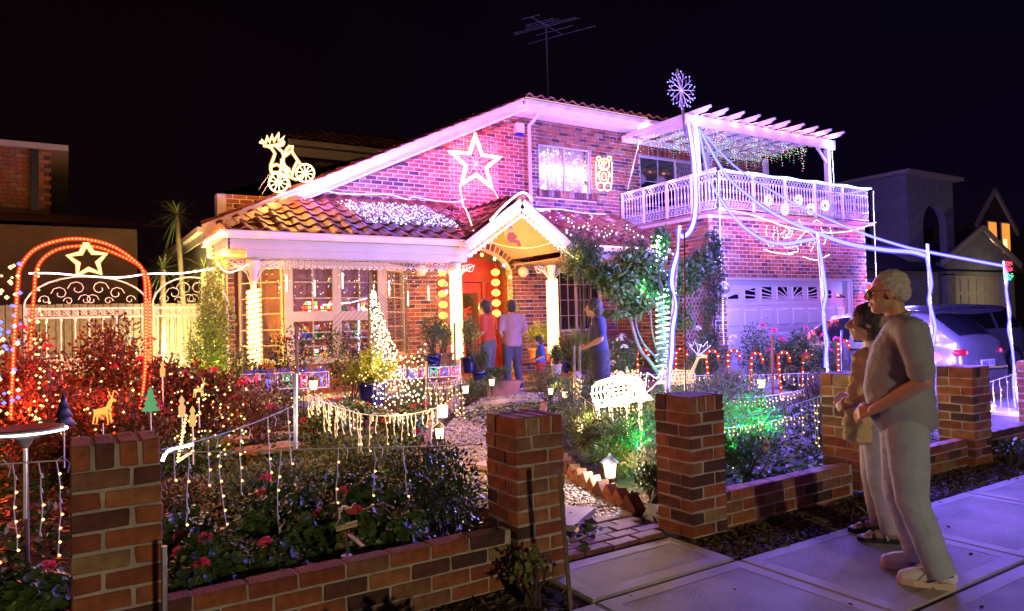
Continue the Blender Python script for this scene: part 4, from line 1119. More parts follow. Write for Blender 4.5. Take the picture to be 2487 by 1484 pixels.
# leaf litter and mulch on the verge and in the beds
def litter(name, n, xr, yr, size, mat, asp, zf):
    P = np.stack([RNG.uniform(*xr,n), RNG.uniform(*yr,n), np.zeros(n)],1); P[:,2] = [zf(x,y) for x,y in P[:,:2]]
    D = RNG.normal(size=(n,3)); D[:,2] *= .25
    o = leaf_mesh(name, P, D, size*RNG.uniform(.4,1.4,n), mat, asp); o['kind'] = 'stuff'; return o
tag(litter('mulch', 9000, (3.6,10), (3.1,3.56), .05, MF['dry'], .3, lambda x,y: .0), 'dark bark mulch on the verge between the low wall and the footpath')
tag(litter('dead_leaves', 70, (2.4,9), (1.0,3.1), .035, MF['dry'], .5, lambda x,y: .008), 'a few dry leaves blown onto the footpath')
tag(litter('mulch', 5000, (-2,2.4), (2.0+1.1,3.56), .05, MF['dry'], .3, lambda x,y: -.02), 'dark bark mulch on the verge in front of the left pillars')
tag(litter('leaf_litter', 14000, (-2,9), (3.8,10.5), .05, [MF['dry']], .4, lambda x,y: gz(x,y)+.005), 'dry leaves on the soil of the garden beds')
tag(litter('ground_cover', 16000, (-2,3.2), (3.8,10.5), .07, [MF['green']], .5, lambda x,y: gz(x,y)+.01+RNG.uniform(0,.09)), 'low leafy ground cover of the left bed')
tag(litter('ground_cover', 12000, (4.7,9.5), (4.0,9.5), .07, [MF['juniper']], .4, lambda x,y: gz(x,y)+.01+RNG.uniform(0,.09)), 'low leafy ground cover of the right bed')

# ================================================================ pebble path, edging, slabs
PATH = [(2.70,4.25),(2.55,5.2),(2.95,6.2),(3.5,7.3),(4.3,8.6),(5.3,9.9),(6.3,11.0),(7.1,11.4),(7.2,9.75),(6.3,9.4),(5.5,8.3),(4.75,7.1),(4.25,6.1),(3.95,5.3),(3.78,4.6),(3.72,4.25)]
tag(MB().prism(PATH, lambda u,v,d:(u,v,gz(u,v)+d), -.05, -.002).build('pebble_path', principled('path_sand',(0.25,0.2,0.16),0.95,noise=.3)), kind='structure')
M_PEB = principled('river_pebbles', (0.5,0.42,0.36), 0.55, island=[(0.42,0.33,0.26),(0.55,0.47,0.40),(0.30,0.24,0.2),(0.62,0.56,0.5),(0.45,0.3,0.22)])
def pebbles(n):
    ico = [(0,0,1),(0.894,0,0.447),(0.276,0.851,0.447),(-0.724,0.526,0.447),(-0.724,-0.526,0.447),(0.276,-0.851,0.447),(0.724,0.526,-0.447),(-0.276,0.851,-0.447),(-0.894,0,-0.447),(-0.276,-0.851,-0.447),(0.724,-0.526,-0.447),(0,0,-1)]
    fc = [(0,1,2),(0,2,3),(0,3,4),(0,4,5),(0,5,1),(1,6,2),(2,7,3),(3,8,4),(4,9,5),(5,10,1),(2,6,7),(3,7,8),(4,8,9),(5,9,10),(1,10,6),(11,7,6),(11,8,7),(11,9,8),(11,10,9),(11,6,10)]
    ico = np.array(ico); fc = np.array(fc); Vs = []; cnt = 0
    while cnt < n:
        y = 4.25+7.2*random.random()**1.8; x = random.uniform(2.5,7.2)
        if not in_poly(x, y, PATH): continue
        s = random.uniform(.011,.021); a = random.uniform(0,pi); sc = np.array([s*1.35, s, s*.62]); v = ico*sc
        ca, sa = cos(a), sin(a); t = random.uniform(-.5,.5)
        v = v@np.array([[ca,sa,0],[-sa,ca,0],[0,0,1]])@np.array([[1,0,0],[0,cos(t),sin(t)],[0,-sin(t),cos(t)]])
        Vs.append(v+np.array([x,y,gz(x,y)+random.uniform(0,.018)])); cnt += 1
    V = np.concatenate(Vs); Fi = (np.arange(n)[:,None,None]*12+fc[None]).reshape(-1)
    me = bpy.data.meshes.new('pebbles'); me.vertices.add(len(V)); me.vertices.foreach_set('co', V.ravel())
    me.loops.add(len(Fi)); me.loops.foreach_set('vertex_index', Fi); nf = len(Fi)//3; me.polygons.add(nf)
    me.polygons.foreach_set('loop_start', np.arange(nf)*3); me.polygons.foreach_set('loop_total', np.full(nf,3)); me.polygons.foreach_set('use_smooth', np.ones(nf, bool))
    me.materials.append(M_PEB); me.update(); o = bpy.data.objects.new('pebbles', me); COL.objects.link(o)
    return tag(o, 'pale rounded pebbles filling the garden path', kind='stuff')
pebbles(9500)
M_SLAB = principled('stepping_stone', (0.36,0.27,0.26), 0.7, noise=.15, nscale=6, bump=.1)
def stepping(poly, z, lab):
    o = MB().prism(poly, lambda u,v,d:(u,v,z+d), 0, .045).build('stepping_stone', M_SLAB); return tag(o, lab, 'paving slab', 'stepping stones')
stepping([(2.72,4.42),(3.22,4.62),(3.44,4.34),(3.02,4.06)], .045, 'square grey stepping stone on the pebbles at the entrance')
stepping([(3.35,6.2),(3.85,6.3),(3.95,5.95),(3.5,5.85)], .10, 'stepping stone half hidden behind the left gate pillar')
stepping([(5.55,9.85),(6.2,10.2),(6.4,9.8),(5.8,9.55)], .20, 'stepping stone in the pebbles just before the patio')
stepping([(1.5,8.35),(2.15,8.5),(2.4,8.05),(1.7,7.95)], .17, 'flat stone slab in the left bed in front of the metal post')
stepping([(1.55,9.15),(2.2,9.3),(2.45,8.9),(1.7,8.75)], .19, 'flat stone slab in the left bed behind the metal post')
# saw-tooth edging bricks right of the path, upright half bricks left of it
edge = thing('brick_edging', 'saw-tooth row of tilted bricks edging the right side of the pebble path', 'garden edging', (4,5.2,0))
pts = resample([Vector((*p,0)) for p in [(3.80,4.32),(3.86,4.75),(4.0,5.3),(4.28,6.0),(4.7,6.9),(5.3,7.8),(6.2,9.0)]], .155)
for i, p in enumerate(pts):
    me = brick_mesh(.17, .10, .17, random.choice((0,2,3,6)), .005, .004)
    q = pts[min(i+1,len(pts)-1)]-pts[max(i-1,0)]; a = math.atan2(q.y, q.x)
    o = inst('brick', me, edge, (p.x,p.y,gz(p.x,p.y)+.03)); o.rotation_euler = (Matrix.Rotation(a,3,'Z')@Matrix.Rotation(radians(45+random.uniform(-6,6)),3,'Y')).to_euler()
edge2 = thing('brick_edging', 'curved row of upright bricks edging the left side of the pebble path', 'garden edging', (4.4,9,0))
pts = resample([Vector((*p,0)) for p in [(2.62,4.4),(2.45,5.2),(2.85,6.3),(3.4,7.4),(4.2,8.75),(5.2,10.05),(6.1,11.05)]], .125)
for i, p in enumerate(pts):
    me = brick_mesh(.11, .075, .20, random.choice((0,2,6,6)), .005, .004); q = pts[min(i+1,len(pts)-1)]-pts[max(i-1,0)]
    inst('brick', me, edge2, (p.x,p.y,gz(p.x,p.y)+.07+random.uniform(-.012,.012)), (random.uniform(-.06,.06),random.uniform(-.06,.06),math.atan2(q.y,q.x)))
edge3 = thing('brick_edging', 'low red block edging around the stone slabs in the left bed', 'garden edging', (2.2,9.5,0))
for i in range(12):
    a = i/11; x = 1.35+a*1.9; y = 10.0-.5*sin(a*3)-a*.6
    inst('brick', brick_mesh(.2,.09,.16,random.choice((0,1,4)),.005,.004), edge3, (x,y,gz(x,y)+.05), (random.uniform(-.1,.1),0,-.4+a*.5))
# ================================================================ stakes and posts
def stake(name, base, top, r, mat, lab, cat='stake', n=6, flat=False):
    mb = MB()
    if flat: mb.beam(base, top, .045, .02)
    else: mb.tube([base, top], r, n)
    o = mb.build(name, mat, loc=base); return tag(o, lab, cat)
b_ = pY(397,1484,3.2); stake('metal_stake', (b_.x,3.2,-.02), pY(398,1326,3.2), .012, M_METAL, 'round metal stake right of the left pillar')
stake('wooden_stake', (2.27,3.1,-.02), pY(1358,1142,3.12), .02, M_WOOD, 'thin weathered wooden stake leaning before the left gate pillar', flat=True)
stake('metal_post', pY(718,1092,5.5), pY(718,908,5.5), .016, M_METAL, 'square galvanised metal post carrying a string in the left bed', 'post', 4)
stake('metal_post', pY(60,1260,4.7), pY(60,1090,4.7), .012, M_METAL, 'thin metal post between icicle lights at the left edge', 'post')
# ================================================================ iron gate and fence on the left
def lace_fence(x0, x1, y, lab, nb, arched=True):
    t = thing('iron_lace_gate', lab, 'gate', ((x0+x1)/2,y,.2), group='white iron lace gate leaves')
    mb = MB()
    for z in (.35,.98,1.12,1.78,1.92): mb.beam((x0,y,z),(x1,y,z),.03,.03)
    mb.box(x0,y-.02,.2,x0+.04,y+.02,1.95); mb.box(x1-.04,y-.02,.2,x1,y+.02,1.95)
    mb.build('gate_frame', M_IRON, t)
    for (za, zb) in ((.36,.98),(1.13,1.78)):
        h = zb-za; bm = MB(); bm.lathe([(.022,0),(.012,.03),(.010,h*.35),(.018,h*.5),(.012,h*.56),(.012,h*.88),(.026,h*.94),(.02,h)],(0,0,0),6); me = mesh_of(bm,'baluster',M_IRON,True)
        for i in range(nb): inst('baluster', me, t, (x0+(x1-x0)*(i+.5)/nb, y, za))
    mb = MB(); c = (x0+x1)/2; R = (x1-x0)/2
    for (za, zb) in ((1.00,1.11),(1.80,1.91)):
        k = int((x1-x0)/.12)
        for i in range(k):
            q = Vector((x0+(i+.5)*(x1-x0)/k, y, (za+zb)/2)); mb.tube([q+Vector((.04*cos(a*pi/3),0,.04*sin(a*pi/3))) for a in range(6)], .007, 3, closed=True)
            mb.tube([q+Vector((-.05,0,-.05)), q+Vector((.05,0,.05))], .006, 3, caps=False); mb.tube([q+Vector((.05,0,-.05)), q+Vector((-.05,0,.05))], .006, 3, caps=False)
    mb.tube([(c-R*cos(a*pi/14), y, 1.94+.50*sin(a*pi/14)) for a in range(15)], .014, 5)
    for s in (-1,1):
        for (u,v,r) in ((.18,.30,.13),(.45,.22,.12),(.68,.12,.08),(.05,.12,.10),(.32,.10,.07)):
            q = Vector((c+s*u*R, y, 1.94+v)); mb.tube([q+Vector((s*r*(1-k_/12)*cos(k_*.75),0,r*(1-k_/12)*sin(k_*.75))) for k_ in range(10)], .0065, 4)
    o = mb.build('scrollwork', M_IRON, t); o['kind'] = 'stuff'; return t
lace_fence(-0.55,1.17,13.2,'white iron lace gate leaf behind the red arch, lit pink',9)
lace_fence(1.22,2.42,13.2,'white iron lace gate leaf next to the house corner, lit yellow',9)
pf = thing('paling_fence','pale timber paling fence standing behind the iron gate','fence',(0,15,0))
pl_ = MB(); pl_.box(-.055,-.01,0,.055,.01,1.95); plm = mesh_of(pl_,'paling',principled('pale_paling',(0.42,0.36,0.26),0.8,noise=.3,nscale=8))
for i in range(44): inst('paling', plm, pf, (-2.9+i*.122,15+random.uniform(-.004,.004),.1+random.uniform(-.01,.01)))
MB().box(-3,15.02,.4,2.4,15.06,.5).build('rail', M_WOOD, pf)
# ================================================================ cabbage trees
M_TRUNK = principled('pale_trunk', (0.5,0.42,0.3), 0.85, noise=.4, nscale=14, bump=.5)
def spiky(base, head, r, nl, L, lab, lean=True):
    t = thing('cabbage_tree', lab, 'palm', base, group='spiky palms behind the gate')
    b = Vector(base); h = Vector(head)
    MB().tube([b, b+(h-b)*.4+Vector((-.02,0,0)), b+(h-b)*.8+Vector((-.01,0,0)), h], [r*1.3,r,r*.85,r*.8], 8).build('trunk', M_TRUNK, t, smooth=True)
    mb = MB()
    for i in range(nl):
        d = Vector(sph(1)[0]); d.z = d.z*.9+.25; d.normalize(); l_ = L*random.uniform(.6,1.1); s = d.cross(Vector((0,0,1)))
        if s.length < .1: s = Vector((1,0,0))
        s.normalize(); k_ = b_ = len(mb.v)
        pts_ = []
        for q in range(5):
            f_ = q/4; p = h+d*l_*f_+Vector((0,0,-1))*l_*.35*f_*f_; w = .022*(1-f_)**.6*L*2; pts_ += [p-s*w/2, p+s*w/2]
        mb.add(pts_, [(2*q,2*q+1,2*q+3,2*q+2) for q in range(4)])
    mb.build('leaf_crown', foliage_mat('sword_leaf',[(0.06,0.09,0.03),(0.12,0.15,0.06),(0.09,0.12,0.04)],.4) if 'sword_leaf' not in bpy.data.materials else bpy.data.materials['sword_leaf'], t)
    return t
hd = pY(430,522,15); spiky((pY(462,720,15).x,15,.2),(hd.x,15,hd.z),.055,70,.62,'tall thin-trunked spiky palm against the black sky')
hd = pY(395,648,14.2); spiky((hd.x,14.2,.2),(hd.x,14.2,hd.z-.05),.06,46,.55,'low spiky palm top showing left of the tall one')
hd = pY(495,640,13.9); spiky((hd.x+.02,13.9,.2),(hd.x,13.9,hd.z-.1),.06,60,.55,'bright yellow-lit spiky palm beside the house corner')
# ================================================================ neighbours
nl = thing('neighbour_house','dark two-storey brick house with a downpipe beyond the left fence','house',(-4,19,0))
M_NB = principled('neighbour_brick',(0.10,0.055,0.035),0.9,noise=.3,nscale=3,bump=.3,bscale=18)
a = pY(0,345,17.5); b = pY(118,368,17.5); c = pY(118,515,17.5)
MB().box(-14,17.5,c.z-.05,b.x,27,b.z+.0).build('upper_wall', M_NB, nl)
MB().box(-14,17.3,b.z,b.x+.35,27,b.z+.12).build('eave', M_CREAM, nl)
p = pY(85,440,17.5); MB().box(p.x-.07,17.36,c.z,p.x+.07,17.48,b.z).build('downpipe', M_BLACK, nl)
q = pY(250,560,16.2); MB().box(-14,16.2,0,q.x+.6,17.45,3.60).build('lower_wall', M_NB, nl)
mb = MB(); mb.add([(-14,15.8,3.62),(q.x+1.2,15.8,3.62),(b.x+.5,17.6,c.z-.02),(-14,17.6,c.z-.02)],[(0,1,2,3)]); mb.build('roof', M_TILE[1], nl)
k = 0; mb = MB(); z = c.z+.05
while z < b.z-.05:
    x = b.x-3.2+(0.12 if k%2 else 0)
    while x < b.x-.13: mb.box(x+.005,17.48,z+.005,x+.235,17.52,z+.081,random.choice((0,0,2,4,6))); x += .24
    z += .086; k += 1
o = mb.build('brickwork', M_BRICK, nl); o['kind']='stuff'
nr_ = thing('neighbour_house','two-storey brick house with arched balcony and gabled garage to the right, in violet gloom','house',(31,17,0))
M_NR = principled('pale_brick',(0.30,0.26,0.25),0.9,noise=.25,nscale=3,bump=.3,bscale=14)
def archwall(x0, x1, z0, z1, ax, ar, az, y, t=.3, par=nr_):
    mb = MB(); n_ = 12
    mb.box(x0,y,z0,ax-ar,y+t,z1); mb.box(ax+ar,y,z0,x1,y+t,z1)
    pts_ = [(ax-ar*cos(pi*i/n_), az+ar*sin(pi*i/n_)) for i in range(n_+1)]
    for a_, b_ in zip(pts_[:-1], pts_[1:]): mb.prism([a_, b_, (b_[0],z1), (a_[0],z1)], lambda u,v,d:(u,d,v), y, y+t)
    return mb.build('arch_wall', M_NR, par)
A0, A1 = 29.5, 33.2
archwall(A0,A1,3.3,7.15,31.6,.95,5.1,16)
mb = MB(); n_ = 10; z1 = 7.15   # the west face with its own arch
mb.box(A0,16.3,3.3,A0+.3,17.6,z1); mb.box(A0,20.4,3.3,A0+.3,24,z1)
pts_ = [(19-1.4*cos(pi*i/n_), 4.7+1.2*sin(pi*i/n_)) for i in range(n_+1)]
for a_, b_ in zip(pts_[:-1], pts_[1:]): mb.prism([a_, b_, (b_[0],z1), (a_[0],z1)], lambda u,v,d:(d,u,v), A0, A0+.3)
mb.build('arch_wall', M_NR, nr_)
MB().box(A0+.3,19,3.3,A1,19.3,7.1).build('rear_wall', M_NR, nr_); MB().box(A0-.35,15.7,7.15,A1+.4,24,7.3).build('eave', M_CREAM, nr_)
MB().box(31.1,18.9,3.4,32.1,18.98,5.4).build('balcony_door', M_GLASS, nr_)
mb = MB(); mb.add([(22,15.2,3.1),(40,15.2,3.1),(36,18,4.6),(24,18,4.6)],[(0,1,2,3)]); mb.build('roof', principled('dark_tiles',(0.06,0.05,0.055),0.6,bump=.4,bscale=5), nr_)
MB().box(22,15.6,0,31.2,16.3,3.1).build('side_wall', M_NR, nr_)
MB().box(31.2,15.4,0,31.9,15.8,3.0).build('pier', M_NR, nr_); MB().box(36.2,15.4,0,37.2,15.8,3.0).build('pier', M_NR, nr_); MB().box(31.2,15.4,2.95,37.2,15.8,3.5).build('lintel', M_NR, nr_)
gdn = MB().box(31.9,15.62,0,36.2,15.66,2.95).build('garage_door', M_CREAM, nr_)
for i in range(6):
    for j in range(4): MB().box(32.0+i*.70,15.585,.15+j*.70,32.6+i*.70,15.618,.72+j*.70).build('panel', M_CREAM, gdn)
MB().prism([(30.9,3.5),(37.4,3.5),(34.2,5.0)], lambda u,v,d:(u,d,v), 15.4, 15.6).build('gable', M_NR, nr_)
mb = MB(); mb.beam((30.7,15.3,3.45),(34.2,15.3,5.08),.1,.22); mb.beam((34.2,15.3,5.08),(37.7,15.3,3.45),.1,.22); mb.build('barge_board', M_CREAM, nr_)
lamp('garage_lamp',(34,13.6,2.2),(1,.85,.55),60,.1,nr_); lamp('violet_spill',(24,13.5,4.5),(.2,.14,1),260,.3,nr_)
n2 = thing('neighbour_house','farther brick house with two lit orange windows at the right edge','house',(39,16.5,0))
MB().box(36.2,17,0,44,24,5.6).build('wall', M_NB, n2)
MB().prism([(37.0,5.6),(41.0,5.6),(38.7,7.25)], lambda u,v,d:(u,d,v), 16.8, 17.2).build('gable', M_NB, n2)
mb = MB(); mb.beam((36.7,16.7,5.45),(38.7,16.7,7.3),.12,.18); mb.beam((38.7,16.7,7.3),(41,16.7,5.2),.12,.18); mb.build('barge_board', M_CREAM, n2)
MB().box(37.2,16.75,4.05,41,17.0,5.6).build('bay', M_NB, n2); 
for x0 in (37.75,39.1):
    wn = MB().box(x0,16.66,4.15,x0+.85,16.72,5.75).build('window', M_CREAM, n2)
    MB().box(x0+.06,16.62,4.22,x0+.79,16.655,5.68).build('pane', emit('orange_window',(1,.36,.06),1.0) if 'orange_window' not in bpy.data.materials else bpy.data.materials['orange_window'], wn)
    MB().box(x0+.08,16.60,4.25,x0+.4,16.618,4.9).build('lamp_shade', emit('bright_shade',(1,.62,.22),3.5) if 'bright_shade' not in bpy.data.materials else bpy.data.materials['bright_shade'], wn)
# ================================================================ television aerial
ae = thing('tv_antenna','thin television aerial on a tall mast above the roof','antenna',(12.1,17,6.5))
M_AER = principled('aluminium',(0.35,0.30,0.32),0.4,metal=.6)
tp = pY(1326,66,17); MB().tube([(12.17,17,6.6),(tp.x,17,tp.z)],.022,6).build('mast', M_AER, ae)
mb = MB(); a_ = pY(1288,40,16.6); b_ = pY(1366,84,17.4); mb.tube([a_,b_],.018,5); mb.build('boom', M_AER, ae)
for i,(f_,hl) in enumerate([(0.02,.32),(.28,.5),(.36,.6),(.45,1.15),(.52,1.2),(.75,.7),(1.0,1.3)]):
    c_ = a_+(b_-a_)*f_; d_ = Vector((.93,-.1,.36)).normalized(); MB().tube([c_-d_*hl,c_+d_*hl],.009,4).build('element', M_AER, ae)
def vY(lst, y): return [pY(a,b,y) for a,b in lst]
def text_mesh(s, size, depth=.006):
    cu_ = bpy.data.curves.new('letters','FONT'); cu_.body = s; cu_.size = size; cu_.extrude = depth; cu_.align_x = 'CENTER'; cu_.align_y = 'CENTER'
    o_ = bpy.data.objects.new('tmp',cu_); COL.objects.link(o_); dg = bpy.context.evaluated_depsgraph_get(); me_ = bpy.data.meshes.new_from_object(o_.evaluated_get(dg)); bpy.data.objects.remove(o_); return me_
LC = {'blue':principled('letter_blue',(.02,.03,.5),.3),'red':principled('letter_red',(.6,.02,.08),.3),'green':principled('letter_green',(.01,.25,.06),.3)}
# ================================================================ fig tree wound with lights
ft = thing('fig_tree','fig tree with big lobed leaves and a trunk spiralled in green-white lights','tree',pY(1612,935,9.3))
TY = 9.3
tr = MB()
main = smooth_path([pY(1614,950,TY),pY(1608,900,TY),pY(1604,850,TY),pY(1604,780,TY),pY(1606,700,TY),pY(1607,640,TY),pY(1606,590,TY)],4)
tr.tube(main,[.070-.0020*i for i in range(len(main))],8)
MBR = [([(1610,925),(1580,880),(1555,850),(1538,800),(1530,765),(1520,720)],.055),([(1606,880),(1575,850),(1560,830),(1545,790),(1545,740)],.035),([(1606,870),(1592,840),(1582,790),(1580,740)],.03),([(1606,865),(1622,820),(1640,770),(1650,720)],.045),([(1606,780),(1640,720),(1680,680)],.03),([(1606,760),(1560,700),(1500,670)],.03)]
for l,r in MBR:
    pp = smooth_path(vY(l,TY-.02*len(l)),4); r *= .72; tr.tube(pp,[r*(1-.6*i/len(pp)) for i in range(len(pp))],7)
tr.build('trunk',principled('fig_bark',(.20,.18,.15),.8,noise=.3,nscale=8,bump=.3),ft,smooth=True)
P_ = []
for (x,y,n_,rx,rz,yy) in ((1500,690,300,.30,.26,9.0),(1545,650,380,.36,.30,9.1),(1590,680,300,.3,.28,8.9),(1540,740,240,.28,.22,9.0),(1465,665,260,.26,.18,9.2),(1620,720,90,.25,.25,9.3),(1670,670,360,.34,.36,9.2),(1700,640,280,.25,.3,9.6),(1650,770,90,.2,.3,9.4),(1575,640,90,.25,.2,8.9),(1490,760,40,.15,.1,9)):
    c = np.array(pY(x,y,yy)); P_.append(c+sph(n_)*RNG.uniform(.3,1,(n_,1))*np.array([rx,.35,rz]))
P_ = np.concatenate(P_); n_ = len(P_)
for k in range(3):   # lobed leaves: three blades to a leaf
    d_ = RNG.normal(size=(n_,3)) if k == 0 else d_
    dd_ = d_+RNG.normal(size=(n_,3))*(.0 if k==0 else .9); dd_[:,2] -= .35
    o = leaf_mesh('crown',P_,dd_,.13*RNG.uniform(.6,1.2,n_),MF['green'],.36,parent=ft)
c = np.array(pY(1605,588,9.2)); n_=900; P_ = c+sph(n_)*RNG.uniform(.2,1,(n_,1))*np.array([.16,.16,.30]); leaf_mesh('crown',P_,sph(n_)+np.array([0,0,-.5]),.09,MF['green'],.4,parent=ft)
t = thing('light_coil','green and white rope light spiralling up the fig tree trunk','light rope',pY(1606,900,TY))
hx = []
for i in range(260):
    f_ = i/259; q = main[min(len(main)-1,int(f_*(len(main)-5)))] if False else (main[0]+(main[-1]-main[0])*(.04+.72*f_)); r = .14-.035*f_; hx.append(q+Vector((r*cos(i*.46),r*sin(i*.46),0)))
MB().tube(hx,.014,4).build('rope',emit('mint_rope',(.35,1,.62),5),t)
mb = MB()
for i in range(80): q = pY(1600+random.gauss(0,11),random.uniform(570,720),9.0); mb.bulb(q,random.choice((.012,.02)))
for i in range(40): q = pY(1600+random.uniform(-45,45),random.uniform(650,720),9.0); mb.bulb(q,.014)
mb.build('bulb',emit('mint_bulb',(.6,1,.8),9,False),t)['kind']='stuff'
for x,y,w_ in ((1585,660,20),(1600,590,20),(1625,760,9),(1590,830,7),(1600,900,7),(1560,700,14)): lamp('green_glow',pY(x,y,8.95),(.12,1,.38),w_,.05,t)
# vine over the right verandah corner, lattice trellis with climber
shrub('climbing_vine','leafy vine smothering the corner of the right verandah gutter','vine',(8.9,11.45),(.7,.3),2.85,5200,.06,'green',clumps=40,low=2.2,spread=.12)
shrub('climbing_vine','second mass of vine hanging between verandah and fig tree','vine',(10.2,11.4),(.6,.3),2.8,3600,.07,'green',clumps=34,low=2.05,spread=.13)
M_LATT = principled('pale_lattice',(.42,.33,.25),.8,noise=.3)
tl_ = thing('lattice_trellis','weathered diagonal lattice trellis against the side of the garage','trellis',(11.2,10.3,0))
mb = MB()
tx0,tx1 = pY(1658,800,10.3).x,pY(1722,800,10.3).x
for i in range(-10,16):
    for s_ in (-1,1):
        pts_ = []
        for k in range(40):
            z = .15+k*.055; x = tx0+i*.10+s_*(z-.15)*.62 if s_>0 else tx0+i*.10+.6-(z-.15)*.62
            if tx0 < x < tx1 and z < 2.15: pts_.append((x,10.3+(.008 if s_>0 else -.008),z))
        if len(pts_)>2: MB().beam(pts_[0],pts_[-1],.008,.026).build('slat',M_LATT,tl_)
shrub('climber','dense dark climber on the corner of the garage wall above the trellis','climber',(11.3,10.15),(.28,.2),3.1,4200,.05,'dark',clumps=40,low=1.5,spread=.13)
shrub('climber','thin climber threading through the lattice trellis','climber',(11.1,10.1),(.3,.15),2.0,1500,.05,'green',clumps=26,low=.2,spread=.14)
# ================================================================ pots
M_BLUEP = principled('blue_glaze',(.01,.015,.16),.12,spec=.8,coat=.5,noise=.3,nscale=5); M_TERR = principled('terracotta',(.42,.17,.09),.8,noise=.2); M_WPOT = principled('white_pot',(.6,.58,.6),.5); M_PSOIL = M_SOIL
def pot(x,y,z,r,h,mat,lab,group=None):
    t = thing('plant_pot',lab,'pot',(x,y,z),group=group)
    MB().lathe([(r*.72,0),(r*.78,.02),(r*.9,h*.5),(r*1.0,h*.86),(r*1.08,h*.88),(r*1.08,h),(r*.96,h),(r*.94,h*.9)],(x,y,z),20).build('pot_body',mat,t,smooth=True)
    MB().lathe([(r*.9,h*.88),(.01,h*.9)],(x,y,z),12).build('potting_soil',M_PSOIL,t); return t
q = pY(905,988,9.2); q.z = q.z if q.z > .3 else .33; pc = Vector((q.x,9.2,q.z))
pot(pc.x,pc.y,pc.z-.02,.185,.36,M_BLUEP,'large glossy blue pot holding the spiky foxtail fern')
tag(MB().box(pc.x-.17,pc.y-.17,.1,pc.x+.17,pc.y+.17,pc.z-.022).build('pot_plinth',M_BRICK[3],loc=(pc.x,pc.y,.1)),'low brick plinth under the large glossy blue pot','plinth')
fern = thing('foxtail_fern','bushy yellow-green foxtail fern fanning out of the blue pot','fern',(pc.x,pc.y,pc.z+.3))
P_=[];D_=[]
for i in range(62):
    a = random.uniform(0,2*pi); tilt = random.uniform(.05,1.15); L_ = random.uniform(.34,.58); d = Vector((cos(a)*sin(tilt),sin(a)*sin(tilt)*.8,cos(tilt)))
    for k in range(150):
        f_ = random.random(); p = Vector((pc.x,pc.y,pc.z+.30))+d*(L_*f_)+Vector((0,0,-.12*f_*f_*math.sin(tilt))); rr = .030*math.sin(pi*min(1,f_*.92+.08))**.5
        o = Vector(sph(1)[0]); P_.append(list(p+o*rr*.4)); D_.append(list(d*.6+o))
leaf_mesh('frond',np.array(P_),np.array(D_),.046,foliage_mat('fern_leaf',[(.12,.16,.02),(.18,.22,.03),(.24,.25,.04)]),.34,parent=fern)
q = pY(1213,965,10.9); tq = thing('trough','long terracotta trough of small plants beside the patio','planter',(q.x,q.y,.15))
MB().prism([(q.x-.30,.16),(q.x+.30,.16),(q.x+.37,.42),(q.x+.40,.42),(q.x+.40,.46),(q.x-.40,.46),(q.x-.40,.42),(q.x-.37,.42)],lambda u,v,d:(u,d,v),q.y-.14,q.y+.14).build('trough_body',M_TERR,tq)
shrub('potted_plant','low leafy plant filling the terracotta trough','plant',(q.x,q.y),(.3,.12),.28,900,.04,'green',clumps=12,z0=.44)
for x,y,Yp,r,h,m,lab,pm_,ph,pr,pl in [
 (1352,910,11.0,.10,.20,M_WPOT,'small white pot on the right end of the steps','green',.34,.13,'small leafy plant in the white pot on the step'),
 (1375,905,11.4,.13,.30,M_BLUEP,'blue pot behind the small white pot','rust',.5,.22,'purplish leafy plant in the blue pot behind the white one'),
 (1395,912,11.1,.12,.08,M_TERR,'shallow terracotta saucer pot right of the white pot','green',.1,.08,'tiny plant in the shallow saucer pot'),
 (1052,900,11.2,.15,.28,M_BLUEP,'blue pot left of the middle verandah column','green',.75,.25,'tall leafy plant in the blue pot left of the middle column'),
 (1078,890,11.45,.17,.25,M_TERR,'terracotta pot just left of the middle column','lime',.6,.22,'bushy plant in the terracotta pot left of the middle column'),
 (1140,905,11.0,.15,.28,M_BLUEP,'blue pot right of the middle verandah column','lime',.75,.24,'golden-green shrub in the blue pot by the steps'),
 (1163,935,10.9,.12,.24,M_BLUEP,'lower blue pot beside the steps','juniper',.45,.2,'bristly plant in the lower blue pot'),
 (1300,880,12.6,.15,.3,M_TERR,'pot on the porch under the right wall globe','lime',.55,.24,'yellow-green shrub on the porch by the brick wall'),
 (1340,875,12.3,.14,.28,M_TERR,'pot on the porch left of the right column','green',.5,.25,'leafy shrub left of the right column')]:
    q = pY(x,y,Yp); z = q.z; pot(q.x,q.y,z,r,h,m,lab,'pots around the steps'); shrub('potted_plant',pl,'plant',(q.x,q.y),pr,ph,1300,.04,pm_,clumps=14,z0=z+h*.9,spread=.24)
shrub('strap_plant','strap-leaved plant with arching leaves right of the right column','plant',(pY(1400,880,11.3).x,11.3),.3,.75,500,.42,'lime',clumps=5,aspect=.06,upd=1.2,z0=.3)
shrub('standard_shrub','tall thin shrub in front of the porch bricks','plant',(pY(1262,860,12.9).x,12.9),.14,1.45,700,.06,'lime',clumps=14,z0=.35,spread=.2,low=.5)
bn = thing('garden_bench','dark timber bench on the verandah behind the fig tree','bench',(10.9,12.6,.3)); 
for k in range(3): MB().box(10.3,12.4+k*.13,.72,11.5,12.5+k*.13,.75).build('seat_slat',M_TIMBER,bn)
for k in range(3): MB().box(10.3,12.82,.88+k*.13,11.5,12.85,.98+k*.13).build('back_slat',M_TIMBER,bn)
for x in (10.34,11.44): MB().box(x,12.38,.3,x+.05,12.44,.95).build('leg',M_TIMBER,bn); MB().box(x,12.80,.3,x+.05,12.86,1.3).build('leg',M_TIMBER,bn)

